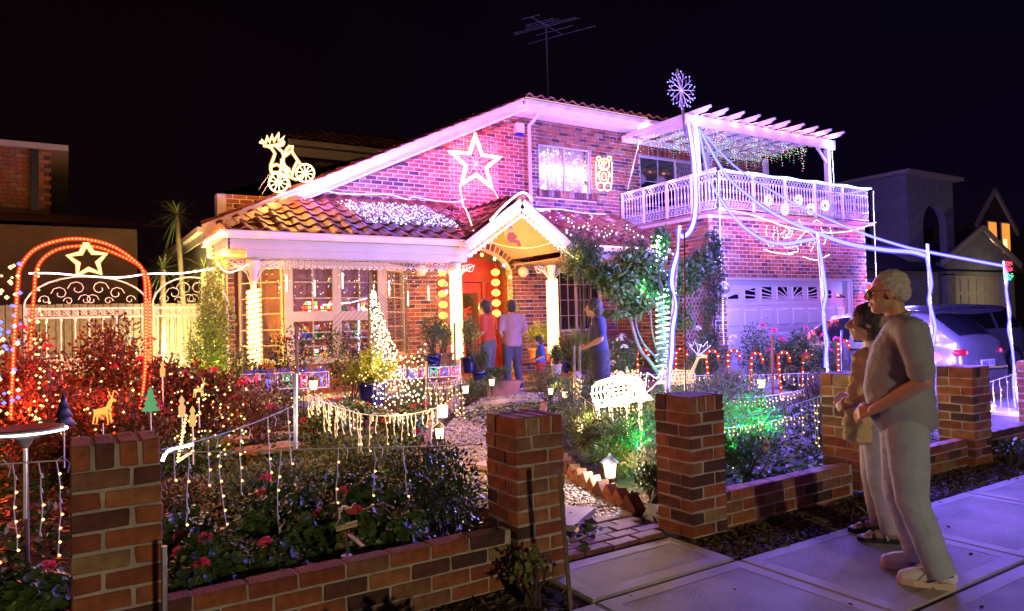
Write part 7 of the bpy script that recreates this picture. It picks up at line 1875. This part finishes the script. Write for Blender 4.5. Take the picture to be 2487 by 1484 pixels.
mb.build('body',emit('fig_plastic_red',(1,.18,.22),.8),mo); 
mb = MB(); mb.ball((c.x-.005,11.45,c.z+.10),.05,10); mb.build('head',emit('fig_plastic_skin',(1,.55,.45),.9),mo,smooth=True); MB().lathe([(.05,.13),(.035,.17),(.01,.21)],(c.x-.01,11.46,c.z),8).build('cap',emit('fig_plastic_cap',(1,.3,.35),.8),mo)
lamp('moon_glow',(c.x+.1,11.75,c.z-.05),(1,.38,.04),9,.08,mo); lamp('porch_glow',(7.5,12.5,2.4),(1,.26,.035),62,.12,mo)
# --- round globes either side of the garage door
for i,(x,y) in enumerate(((1752,703),(2105,702))):
    q = pY(x,y,10.4); t = thing('flood_light','round white flood light on the brick pier %s of the garage door' % ['left','right'][i],'flood light',q)
    MB().lathe([(.10,0),(.16,.03),(.17,.08),(.13,.12)],(0,0,0),14).build('housing',M_WHITE,t,smooth=True,local=True).rotation_euler=(radians(90),0,radians(-20)); MB().lathe([(.10,.10),(.11,.135),(.02,.15)],(0,0,0),14).build('lens',principled('grey_lens_%s'%'ab'[i],(.25,.22,.3),.2) if i==0 else emit('red_lens',(1,.12,.08),1.2),t,smooth=True,local=True).rotation_euler=(radians(90),0,radians(-20))
lamp('red_flood',(17.3,10.15,2.0),(1,.04,.05),26,.05,None)
# --- fan of fairy lights
fan = thing('light_fan','wooden pole with a fanned sail of warm fairy-light strings reaching down to a stake','fairy lights',pY(899,985,9.5))
p0 = pY(898,662,9.5); p1 = pY(899,975,9.5); MB().tube([p1,p0],.028,6).build('pole',M_WOOD,fan)
mb = MB(); wr = MB(); random.seed(11)
ends = [(908+k*9.2, 992-k*1.0) for k in range(15)]+[(1037,965-k*16) for k in range(9)]
for k,(ex_,ey_) in enumerate(ends):
    s_ = pY(900,680+random.uniform(0,60),9.5); e_ = pY(ex_,ey_,8.9-.0*k); m_ = (s_+e_)/2+Vector((0,0,-.10-.02*k if k>6 else -.03)); pts = smooth_path([s_,m_,e_],7); wr.tube(pts,.0035,3,caps=False)
    bulbs(mb,pts,.085,.0125,0,.02)
mb.build('bulb',emit('fan_bulb',(1,.68,.36),9,False),fan)['kind']='stuff'; wr.build('string',M_DWIRE,fan)['kind']='stuff'
wr = MB()
for k in range(9): 
    s_ = pY(899,675+k*14,9.5); e_ = pY(705+k*3,860+k*9,8.9); m_ = (s_+e_)/2-Vector((0,0,.09)); wr.tube(smooth_path([s_,m_,e_],4),.003,3,caps=False)
    s_ = pY(899,690+k*7,9.5); e_ = pY(1104,790+k*12,10.0); m_ = (s_+e_)/2-Vector((0,0,.24)); wr.tube(smooth_path([s_,m_,e_],5),.005,3,caps=False)
wr.build('unlit_string',M_DWIRE,fan)['kind']='stuff'
for q in ((930,800),(970,860),(1010,900),(960,930),(920,880),(1020,840)): lamp('fan_glow',pY(*q,8.85),(1,.55,.22),12,.06,fan)
random.seed(12)
def rstake(x,yt,yb,Yp,lab,mat=M_WOOD,r=.022): 
    a,b = pY(x+2,yb,Yp),pY(x,yt,Yp); o = MB().tube([a,b],r,6).build('wooden_stake',mat,loc=a); tag(o,lab,'stake','garden stakes')
rstake(1036,878,985,8.8,'dark wooden stake at the lower end of the fairy-light fan')
rstake(1104,784,975,10.0,'dark wooden stake left of the middle verandah column')
rstake(720,790,960,8.7,'dark wooden stake behind the cube signs')
rstake(1407,838,1010,7.9,'leaning wooden stake wrapped with white string lights'); rstake(1394,838,1000,8.3,'second leaning wooden stake close behind the wrapped one')
rstake(1875,812,960,7.6,'red-brown wooden stake between two candy canes',M_TIMBER); rstake(1662,560,960,4.9,'thin red-brown rod rising behind the right gate pillar',M_TIMBER,.008); rstake(2044,802,905,5.2,'dark post beside a candy cane behind the fourth pillar',M_BLACK,.012)
# --- letter cubes
M_TINS = principled('tinsel',(.6,.62,.75),.18,metal=.7,island=[(.5,.5,.7),(.8,.8,.95),(.3,.3,.6),(.9,.7,.8)])
M_CUBEW = principled('cube_white',(.7,.7,.8),.3)
def cube_sign(ch, v, Yp, s, lc, bc, lab, grp):
    c = pY(v[0],v[1],Yp); t = thing('letter_cube',lab,'sign',(c.x,c.y,c.z-s/2),group=grp); h = s/2
    fr = MB(); C_ = [(-h,-.5*h),(h,-.5*h),(h,.5*h),(-h,.5*h)]
    for z in (-h,h):
        fr.tube([(c.x+a,c.y+b,c.z+z) for a,b in C_],s*.02,4,closed=True)
    for a,b in C_: fr.tube([(c.x+a,c.y+b,c.z-h),(c.x+a,c.y+b,c.z+h)],s*.02,4)
    fr.build('cube_frame',M_CUBEW,t)
    n_ = 110; P_ = np.stack([c.x+RNG.uniform(-h,h,n_),c.y+RNG.uniform(-.4*h,.4*h,n_),c.z+RNG.uniform(-h,h,n_)],1); leaf_mesh('tinsel',P_,sph(n_),s*.13,M_TINS,.5,parent=t)['kind']='stuff'
    me_ = text_mesh(ch,s*1.15); me_.materials.append(LC[lc]); o_ = bpy.data.objects.new('letter',me_); COL.objects.link(o_); o_.parent = t; o_.location = Vector((c.x,c.y-h*.72,c.z))-wloc(t); o_.rotation_euler = (pi/2,0,0); o_.scale = (1,1,1)
    b = MB()
    for sg in (-1,1):
        b.tube([(c.x,c.y,c.z+h),(c.x+sg*s*.18,c.y,c.z+h+s*.25),(c.x+sg*s*.42,c.y,c.z+h+s*.22),(c.x+sg*s*.3,c.y,c.z+h+s*.05),(c.x,c.y,c.z+h)],s*.045,5)
    b.build('bow',LC[bc],t); MB().tube([(c.x,c.y,c.z-h),(c.x,c.y,c.z-h-.3)],.006,4).build('spike',M_BLACK,t)
    lamp('cube_glow',(c.x,c.y-.12,c.z),(.7,.5,.9),1.6,.05,t)
for ch,v,lc,nm in zip('MERRY',((608,928),(651,927),(692,924),(736,924),(777,922)),('red','blue','green','red','blue'),('first tinsel cube sign, letter M','second tinsel cube sign, letter E in blue','third tinsel cube sign, letter R in green','fourth tinsel cube sign, letter R behind the metal post','fifth tinsel cube sign, letter Y')):
    cube_sign(ch,v,9.0,.20,lc,'blue',nm+' of the left row','tinsel letter cubes spelling a greeting')
for i,ch in enumerate('CHRISTMAS'):
    cube_sign(ch,(884+i*27.5,914-i*1.6),9.9,.155,('green','blue','red')[i%3],'green','tinsel cube sign with letter %s, %s of the right row' % (ch,['first','second','third','fourth','fifth','sixth','seventh','eighth','last'][i]),'tinsel letter cubes spelling a greeting')
# --- icicle strings on wires
def icicles(lab, a, b, sag, drops, lit=.7, wire=M_WIRE, bm_=E_WARM, br=.012, nsp=.085, wr_=.004, grp='icicle light strings'):
    a, b = Vector(a), Vector(b); t = thing('icicle_lights',lab,'icicle lights',a,group=grp); w = MB(); bb = MB()
    pt_ = lambda f_: a+(b-a)*f_-Vector((0,0,4*sag*f_*(1-f_)))
    w.tube([pt_(i/14) for i in range(15)],wr_,4)
    for f_,L_ in drops:
        p = pt_(f_); pts = [p]; dx = 0
        n_ = max(2,int(L_/nsp))
        for k in range(1,n_+1):
            dx += random.uniform(-.012,.012); q = p+Vector((dx,random.uniform(-.008,.008),-L_*k/n_)); pts.append(q)
            if random.random() < lit: bb.bulb(q+Vector((.006,-.006,0)),br)
            else: w.tube([q+Vector((.003,0,.012)),q+Vector((.008,0,-.012))],.005,4)
        w.tube(pts,.0032,4)
        if random.random()<.4: w.tube([p+Vector((0,0,0)),p+Vector((.03,0,.02)),p+Vector((.06,0,-.02)),p+Vector((.05,0,-.07))],.003,3,caps=False)
    w.build('wire',wire,t)['kind']='stuff'; 
    if bb.v: bb.build('bulb',bm_,t)['kind']='stuff'
    return t
icicles('taut string with a few long icicle drops over the pink geraniums',pY(392,1100,4.35),pY(1168,1080,4.25),.0,[(.07,.40),(.155,.42),(.325,.55),(.50,.33),(.615,.30),(.715,.32)],.45,br=.008,nsp=.075)
icicles('string with lit icicle drops left of the left pillar',pY(-30,1130,4.5),pY(165,1117,4.5),.0,[(.1,.5),(.3,.45),(.62,.38),(.85,.5)],.75,br=.008,nsp=.07)
icicles('string of icicle drops rising from the left pillar to the metal post',pY(392,1092,4.6),pY(706,988,5.5),.03,[(.08,.2),(.3,.3),(.55,.45),(.78,.5),(.97,.42)],.6,br=.009,nsp=.09)
icicles('dense warm icicle lights bunched right of the metal post',pY(745,955,6.2),pY(862,1000,6.4),.02,[(min(1,max(0,i/22+random.uniform(-.03,.03))),random.uniform(.04,.30)) for i in range(22)],.6,br=.010,nsp=.06)
icicles('dense warm icicle lights swagged in front of the red geraniums',pY(860,1002,6.2),pY(1075,985,6.3),.06,[(min(1,max(0,i/20+random.uniform(-.04,.04))),random.choice((.05,.10,.16,.26,.36))*random.uniform(.8,1.2)) for i in range(20)],.5,br=.010,nsp=.065)
icicles('knot of white icicle strings hanging from the stake by the cube signs',pY(1035,930,7.9),pY(1125,915,8.3),.03,[(i/16,random.uniform(.2,.55)) for i in range(16)],.6,br=.011,nsp=.06)
icicles('icicle string from the wrapped stake to the right gate pillar',pY(1408,960,6.8),pY(1562,1078,5.0),.0,[(.1,.35),(.25,.3),(.42,.4),(.6,.55),(.68,.5),(.82,.5),(.93,.45),(.99,.4)],.3,br=.009,nsp=.08)
icicles('bundle of white string lights tied to the leaning stake',pY(1398,905,7.8),pY(1412,915,7.8),.0,[(i/8,random.uniform(.3,.75)) for i in range(8)],.5,br=.011,nsp=.07)
icicles('front icicle string between the right gate pillar and the fourth pillar',pY(1735,1023,4.5),pY(1992,962,4.5),.03,[(.15,.45),(.42,.22),(.38,.3),(.62,.28),(.8,.3),(.93,.45),(.97,.5)],.8,br=.009,nsp=.075)
icicles('curved chain of warm bulbs low over the green-lit junipers',pY(1735,1040,5.2),pY(1992,985,5.2),.06,[(i/26,random.uniform(.02,.10)) for i in range(26)],.95,br=.011,nsp=.05)
icicles('upper warm icicle chain behind the candy canes',pY(1735,965,7.0),pY(1992,935,6.6),.07,[(i/30,random.uniform(.05,.2)) for i in range(30)],.9,br=.012,nsp=.06)
icicles('far warm icicle chain in front of the garage roses',pY(1450,905,9.3),pY(1985,905,7.6),.05,[(i/44,random.uniform(.03,.22)) for i in range(44)],.9,br=.013,nsp=.07)
icicles('icicle string between the last pillars in front of the hatchback',pY(2390,932,4.4),pY(2475,905,4.6),.0,[(.05,.32),(.25,.4),(.42,.36),(.62,.5),(.8,.42),(.97,.4)],.6,br=.009,nsp=.07)
t = thing('light_rope','bright white rope curling on the soil right of the left pillar','light rope',pY(420,1100,5.4)); MB().tube(smooth_path(vY([(394,1120),(402,1102),(420,1090),(445,1084),(470,1078)],5.4),4),.012,5).build('rope',emit('ground_rope',(.85,.95,1),7),t); lamp('rope_glow',pY(430,1080,5.3),(.9,.8,.9),4,.05,t)
t = thing('bird_bath','round pale bird bath ringed with white rope light at the left edge','bird bath',(-.22,5.35,0.05))
MB().lathe([(.05,.05),(.014,.10),(.012,.84),(.05,.90),(.20,.935),(.21,.965),(.19,.97),(.10,.93)],(-.22,5.35,0),18).build('bowl',principled('dark_stone',(.10,.07,.06),.7),t,smooth=True)
MB().tube([(-.22+.22*cos(k*pi/14),5.35+.22*sin(k*pi/14),.945) for k in range(28)],.006,5,closed=True).build('rope',bpy.data.materials['ground_rope'],t); lamp('bath_glow',(-.22,5.1,.85),(.8,.85,1),2,.05,t)
# scattered warm bulbs in beds
t = thing('fairy_lights','warm fairy lights climbing a spiral and scattered by the stone slabs','fairy lights',(1.2,6.8,.5)); mb = MB()
for k in range(60):
    q = pY(470+random.uniform(-40,130),1000+random.uniform(-60,110),6.2+random.uniform(-.4,.6)); mb.bulb(q,.009)
for k in range(26): mb.bulb(pY(452-k*1.6 if k<13 else 432+(k-13)*3,1010+k*8.5 if k<13 else 1120-(k-13)*2,5.6),.012)
mb.build('bulb',E_WARM,t)['kind']='stuff'; lamp('bed_glow',pY(470,1030,5.6),(1,.5,.2),10,.05,t); lamp('bed_glow',pY(600,1000,6.2),(1,.35,.15),10,.05,t)
t = thing('fairy_lights','white pinpoints scattered low in the shrubs under the bay window','fairy lights',(3.6,9,.5)); mb = MB()
for k in range(120): mb.bulb(pY(random.uniform(700,1130),random.uniform(890,1010),8.3+random.uniform(-.5,.8)),random.choice((.007,.01)))
mb.build('bulb',E_WARM,t)['kind']='stuff'
# --- candy canes
def cane():
    t = thing('candy_cane','','candy cane',(0,0,0)); h = .58; r = .085
    pts = [Vector((0,0,0)),Vector((0,0,.3)),Vector((0,0,h))]+[Vector((r-r*cos(a),0,h+r*sin(a))) for a in [k*pi/7 for k in range(1,8)]]+[Vector((2*r,0,h-.07))]
    MB().tube(pts,.019,7).build('cane_tube',emit('cane_red',(1,.06,.035),.75) ,t,smooth=True)
    mb = MB()
    for i,p in enumerate(resample(pts,.085)): mb.bulb(p+Vector((0,-.014,0)),.013)
    mb.build('bulb',emit('cane_bulb',(1,.5,.28),9,False),t)['kind']='stuff'; return t
cn = cane(); cpos = [(1472,955),(1549,952),(1640,950),(1725,962),(1773,960),(1825,972),(1898,970),(1950,958),(2036,912)]
cl_ = ['nearest the dark-clad visitor','left of the fig tree trunk','right of the lit garden pole','in front of the lattice','directly in front of the left garage roses','just left of the fluffy grass','right of the red-brown stake','half hidden in the roses left of the car','seen against the silver car door']
for i,(x,y) in enumerate(cpos):
    c_ = cn if i==0 else copy_tree(cn); q = pG(x,y)
    if i == 7: q = pY(x,985,8.0); q.z = .25
    if i == 8: q = pY(2036,925,6.6)
    c_.location = q; d_ = math.hypot(q.x,q.y); c_.rotation_euler = (random.uniform(-.06,.06),random.uniform(-.08,.08),radians(-35+random.uniform(-15,15))); s_ = 1.18 if i < 7 else .95; c_.scale = (s_,s_,s_)
    c_['label'] = 'glowing red candy cane ' + cl_[i]; c_['group'] = 'red candy canes along the right bed'; lamp('cane_glow',q+Vector((0,-.1,.5)),(1,.12,.05),3,.05,None)
# --- wire deer
def wire_deer(lab, base, s, flip, mat, antler_mat, head_up=True, rz=0.0):
    t = thing('light_deer',lab,'light deer',base,rz); L = MB(); f_ = -1 if flip else 1
    def V(x,y,z): return Vector((f_*x*s,y*s,z*s))
    for i in range(9):
        x = -.36+i*.09; r = .15*(1-.5*abs(i-4)/7)+.02; L.tube([V(x,r*.8*cos(a*pi/6),.62+r*sin(a*pi/6)) for a in range(12)],.009*s,4,closed=True)
    for a in range(10): L.tube([V(-.38+k*.09,.14*cos(a*pi/5)*(1-.4*abs(k-4)/6),.62+.16*sin(a*pi/5)*(1-.3*abs(k-4)/6)) for k in range(9)],.009*s,4)
    for x in (-.32,.30):
        for y in (-.08,.08):
            for o_ in (-.025,.025): L.tube([V(x+o_,y,.58),V(x+o_*.8+(.05 if x<0 else 0),y,.32),V(x+o_*.4,y,0)],.009*s,4)
    hx = .55 if head_up else .50; hz = 1.05 if head_up else .50
    for a in range(6): L.tube([V(.33+.05*cos(a*pi/3),.07*sin(a*pi/3),.68+.09*cos(a*pi/3)),V((.33+hx)/2,.05*sin(a*pi/3),(.68+hz)/2),V(hx-.03,.04*sin(a*pi/3),hz-.04)],.009*s,4)
    for a in range(6): L.tube([V(hx-.05,.045*sin(a*pi/3),hz+.05*cos(a*pi/3)),V(hx+.09,.045*sin(a*pi/3),hz+.03*cos(a*pi/3)),V(hx+.2,.015*sin(a*pi/3),hz-.04)],.008*s,4)
    L.build('wire_body',mat,t,local=True); A = MB()
    for sg in (-1,1):
        b0 = V(hx-.02,sg*.04,hz+.05); tips = [V(hx-.10,sg*.10,hz+.16),V(hx-.16,sg*.16,hz+.30),V(hx-.02,sg*.20,hz+.22),V(hx+.06,sg*.24,hz+.34),V(hx+.10,sg*.18,hz+.18),V(hx+.20,sg*.18,hz+.25),V(hx+.06,sg*.08,hz+.1)]
        A.tube([b0]+tips+[b0],.008*s,4)
    A.build('antlers',antler_mat,t,local=True); return t
E_DEER = emit('deer_white',(1,.68,.36),9); M_AWIRE = principled('violet_wire',(.6,.5,.7),.4)
b0 = pY(1506,1062,6.2); b0.z = gz(b0.x,6.2); dd = wire_deer('blazing white wire deer grazing behind the right gate pillar',b0,1.05,False,E_DEER,M_AWIRE,False,rz=.30)
for q in ((1500,920),(1540,940),(1515,990),(1545,1010)): lamp('deer_glow',pY(*q,5.9),(1,.62,.28),30,.1,dd)
mb = MB()
for k in range(200): mb.bulb(pY(random.uniform(1478,1568),random.uniform(900,1050),6.15+random.uniform(-.2,.2)),.012)
mb.build('bulb',E_WARM,dd)['kind']='stuff'
b1 = pY(1650,985,8.1); d2 = wire_deer('paler wire deer with raised head behind the right gate pillar',b1,.72,False,emit('deer_cream',(1,.62,.4),1.6),M_AWIRE,True,rz=-.2); lamp('deer_glow',pY(1660,930,7.9),(1,.6,.5),9,.1,d2)
# --- garden lanterns
def lantern(s=1.0, post=.22):
    t = thing('garden_lantern','','lantern',(0,0,0))
    MB().lathe([(.045*s,post),(.062*s,post+.13*s)],(0,0,0),6).build('glass',E_LANT,t,local=True)
    mb = MB(); mb.lathe([(.085*s,post+.128*s),(.05*s,post+.16*s),(.015*s,post+.185*s),(.01*s,post+.21*s)],(0,0,0),10)
    for k in range(6): mb.tube([(.047*s*cos(k*pi/3),.047*s*sin(k*pi/3),post),(.064*s*cos(k*pi/3),.064*s*sin(k*pi/3),post+.13*s)],.004*s,3)
    mb.lathe([(.05*s,post-.012),(.05*s,post)],(0,0,0),8); mb.build('cap',M_BLACK,t,local=True)
    MB().tube([(0,0,-.05),(0,0,post)],.016*s,6).build('stem',M_BLACK,t,local=True); return t
lp = lantern(1.15,.17); ll = [((1483,1200),4.9,1.0,'large black garden lantern glowing beside the saw-tooth edging'),((1132,975),9.6,1.05,'lit lantern at the left of the pebble path near the junipers'),((1195,955),10.4,1.05,'lit lantern closest to the terracotta trough'),((1069,1095),6.3,1.0,'lit lantern low on a black post beside the curved edging'),((762,972),8.2,1.0,'lit lantern just under the last letter cube'),
  ((1372,985),8.4,.9,'half-hidden lantern at the edge of the patio'),((1410,1075),6.2,.9,'lantern with dark cap half buried in the conifers'),((1466,925),9.3,.9,'small lantern behind the dark-clad visitor'),((1850,965),6.9,1.15,'lantern glowing inside the fluffy grass'),((2404,1020),4.5,.9,'lantern low between the last two pillars'),((1338,975),8.9,.9,'lantern with a wide dark cap by the stepping stone')]
for i,((x,y),Yp,s_,lab) in enumerate(ll):
    c_ = lp if i==0 else copy_tree(lp); q = pY(x,y,Yp); c_.location = q; s_ *= .72 if i else .88; c_.scale = (s_,s_,s_); c_['label'] = lab; c_['group'] = 'black garden lanterns'; lamp('lantern_glow',q+Vector((0,-.14,.27)),(1,.62,.25),9 if i else 26,.05,None)
t = thing('post_lantern','lantern on a square black post beside the post wound with icicles','lantern',pY(1072,1075,6.6)); q = pY(1075,985,6.6); MB().tube([pY(1072,1090,6.6),q],.02,4).build('post',M_BLACK,t); MB().lathe([(.05,-.12),(.06,0)],q,6).build('glass',E_LANT,t); lamp('lantern_glow',q+Vector((0,-.12,-.06)),(1,.65,.3),6,.05,t)
# --- little glowing ornaments
def ornament(kind, x, y, Yp, s, col, lab, e=1.6):
    q = pY(x,y,Yp); t = thing('garden_ornament',lab,'ornament',q); m = emit('orn_%s'%kind+str(x),col,e*.7); mb = MB()
    if kind == 'deer':
        mb.tube([q+Vector((-.09,0,.13))*s,q+Vector((.05,0,.15))*s],[.035*s,.045*s],7); mb.tube([q+Vector((.05,0,.16))*s,q+Vector((.09,0,.27))*s],[.03*s,.02*s],6); mb.tube([q+Vector((.08,0,.28))*s,q+Vector((.14,0,.25))*s],[.024*s,.012*s],6)
        for a in (-.08,-.05,.04,.07): mb.tube([q+Vector((a,0,.13))*s,q+Vector((a*1.3,0,0))*s],[.014*s,.008*s],5)
        mb.tube([q+Vector((.085,0,.3))*s,q+Vector((.06,0,.38))*s],.007*s,4); mb.tube([q+Vector((.095,0,.3))*s,q+Vector((.12,0,.38))*s],.007*s,4)
    elif kind == 'tree':
        for k in range(3): mb.lathe([((.11-.03*k)*s,(.03+.08*k)*s),(.01*s,(.15+.085*k)*s)],q,9)
        mb.tube([q,q+Vector((0,0,.05))*s],.015*s,5)
    else:
        mb.lathe([(.03*s,.0),(.035*s,.10*s),(.015*s,.13*s),(.03*s,.16*s),(.005*s,.21*s)],q,9)
    mb.build('body',m if e > 0 else principled('orn_plain'+str(x),col,.5),t,smooth=True); MB().tube([q,q-Vector((0,0,.3))],.006,4).build('spike',M_WHITE,t)
ornament('deer',250,1028,7.0,.72,(1,.55,.10),'glowing yellow prancing deer ornament above the left pillar')
ornament('tree',366,1003,7.4,.75,(.25,.8,.35),'pale green lit tree ornament at the foot of the arch',.7)
ornament('tree',155,1040,6.4,.8,(.01,.02,.10),'dark blue tree ornament behind the bird bath',0)
ornament('figure',442,1012,6.3,.8,(1,.55,.25),'glowing candle-shaped ornament on a red and white stick',1.3)
ornament('figure',468,1035,6.1,.75,(1,.6,.2),'second glowing candle-shaped ornament, lower and further right',1.3)
ornament('deer',483,965,7.6,.5,(1,.62,.2),'glowing yellow kneeling ornament in the red roses')
ornament('figure',395,915,8.3,.8,(1,.5,.15),'tiny glowing ornament high in the red roses',1.5)
# --- painted sign with sleigh and greeting
sg_ = thing('garden_sign','small painted wooden stake sign with sleigh and MERRY CHRISTMAS board among the geraniums','sign',pY(842,1352,3.74))
def s1(x,y,Yp=3.74): return pY((900+x/1.81)/1.4957,(1400+y/1.81)/1.4957,Yp)
M_CRM = principled('cream_board',(.55,.45,.28),.6); M_GRN = principled('dark_green_paint',(.02,.10,.05),.5); M_MAR = principled('maroon_paint',(.35,.03,.03),.5)
MB().beam(s1(660,1122),s1(640,830),.006,.022).build('stake',M_CRM,sg_)
mb = MB()
for k in range(7):
    a = s1(648+k*2+(6 if k%2 else -6),990+k*19,3.73); mb.obox(a,.012,.006,.022,(1,0,0),(0,1,0),(0,0,1))
mb.build('check',M_GRN,sg_)
a, b = s1(580,942), s1(720,905); bo = MB().beam(a,b,.008,.030).build('board',M_CRM,sg_)
me_ = text_mesh('MERRY CHRISTMAS',.0185,.0008); me_.materials.append(M_GRN); o_ = bpy.data.objects.new('lettering',me_); COL.objects.link(o_); o_.parent = sg_; o_.location = (a+b)/2+Vector((0,-.0065,0))-wloc(sg_); o_.rotation_euler = (pi/2,radians(-3),0)
c = s1(655,980,3.735); MB().lathe([(.030,0),(.030,.008)],(0,0,0),16).build('peppermint',M_WHITE,sg_,local=True)
o_ = sg_.children[-1]; o_.location = c-wloc(sg_); o_.rotation_euler = (pi/2,0,0)
mb = MB()
for k in range(6): a = k*pi/3; mb.add([c+Vector((0,-.012,0)),c+Vector((.028*cos(a),-.012,.028*sin(a))),c+Vector((.028*cos(a+.5),-.012,.028*sin(a+.5)))],[(0,1,2)])
mb.build('swirl',M_MAR,sg_)
poly = [(630,815),(650,840),(690,845),(710,820),(705,770),(690,775),(675,800),(655,800)]
MB().prism([(s1(*q).x,s1(*q).z) for q in poly],lambda u,v,d:(u,d,v),3.72,3.735).build('sleigh',M_MAR,sg_)
mb = MB(); mb.prism([(s1(*q).x,s1(*q).z) for q in [(640,805),(620,795),(612,820),(600,830),(608,790),(640,785),(672,800)]],lambda u,v,d:(u,d,v),3.715,3.73); mb.prism([(s1(*q).x,s1(*q).z) for q in [(588,805),(598,803),(600,870),(590,872)]],lambda u,v,d:(u,d,v),3.715,3.73); mb.build('white_figure',M_WHITE,sg_)
MB().prism([(s1(*q).x,s1(*q).z) for q in [(570,925),(640,905),(605,850)]],lambda u,v,d:(u,d,v),3.72,3.73).build('painted_tree',M_GRN,sg_)
sg2 = thing('garden_sign','tiny pale painted stake sign under the green-lit junipers','sign',pY(1863,1170,4.3)); MB().tube([pY(1863,1172,4.3),pY(1866,1075,4.3)],.005,4).build('stake',M_CRM,sg2)
q = pY(1862,1085,4.28); MB().prism([(q.x-.05,q.z-.05),(q.x+.05,q.z-.045),(q.x+.045,q.z+.03),(q.x+.01,q.z+.09),(q.x-.02,q.z+.03),(q.x-.045,q.z+.05)],lambda u,v,d:(u,d,v),4.28,4.29).build('board',M_WHITE,sg2); MB().ball((q.x+.0,4.27,q.z+.02),.02,8).build('painted_face',principled('brown_paint',(.25,.12,.06),.6),sg2)
# --- coloured floods
lamp('fern_fill_lamp',(pc.x-.25,8.6,pc.z+.75),(1,.7,.3),14,.06)  # lamp added to brighten the fern; no fitting stands here
for _x,_y,_z,_w in ((2.0,6.0,.75,14),(2.7,6.15,.75,14),(3.3,6.2,.8,12),(1.3,7.0,.8,12),(3.3,7.6,.9,14),(7.0,6.7,.95,14),(8.2,7.4,1.0,12)): lamp('icicle_glow',(_x,_y,_z),(1,.52,.18),_w,.06)
lamp('green_flood',(4.62,5.0,.35),(.03,1,.28),26,.03); lamp('green_flood',(5.75,4.55,.40),(.03,1,.30),120,.04,None,'SPOT',120,(5.9,5.9,.5)); lamp('green_flood',(6.3,4.75,.45),(.03,1,.33),110,.04,None,'SPOT',120,(6.3,6.2,.5)); lamp('green_flood',(5.1,4.4,.35),(.03,1,.30),60,.04,None,'SPOT',110,(5.2,5.6,.35))
lamp('path_flood',(3.95,4.85,.30),(.8,.82,1),22,.03)
lamp('yellow_flood',(1.95,12.1,.6),(1,.80,.10),120,.05); lamp('gate_flood',(0.2,11.6,1.2),(1,.22,.13),130,.1); lamp('gate_flood',(1.3,11.6,1.5),(1,.5,.15),110,.1); lamp('palm_flood',(1.7,14.0,1.2),(1,.9,.35),160,.1); lamp('yellow_flood',(2.0,13.5,2.7),(1,.85,.15),40,.05); lamp('yellow_flood',(1.6,14.1,.8),(1,.8,.15),50,.05)
lamp('eave_flood',(2.3,12.9,2.72),(1,.5,.10),30,.06)
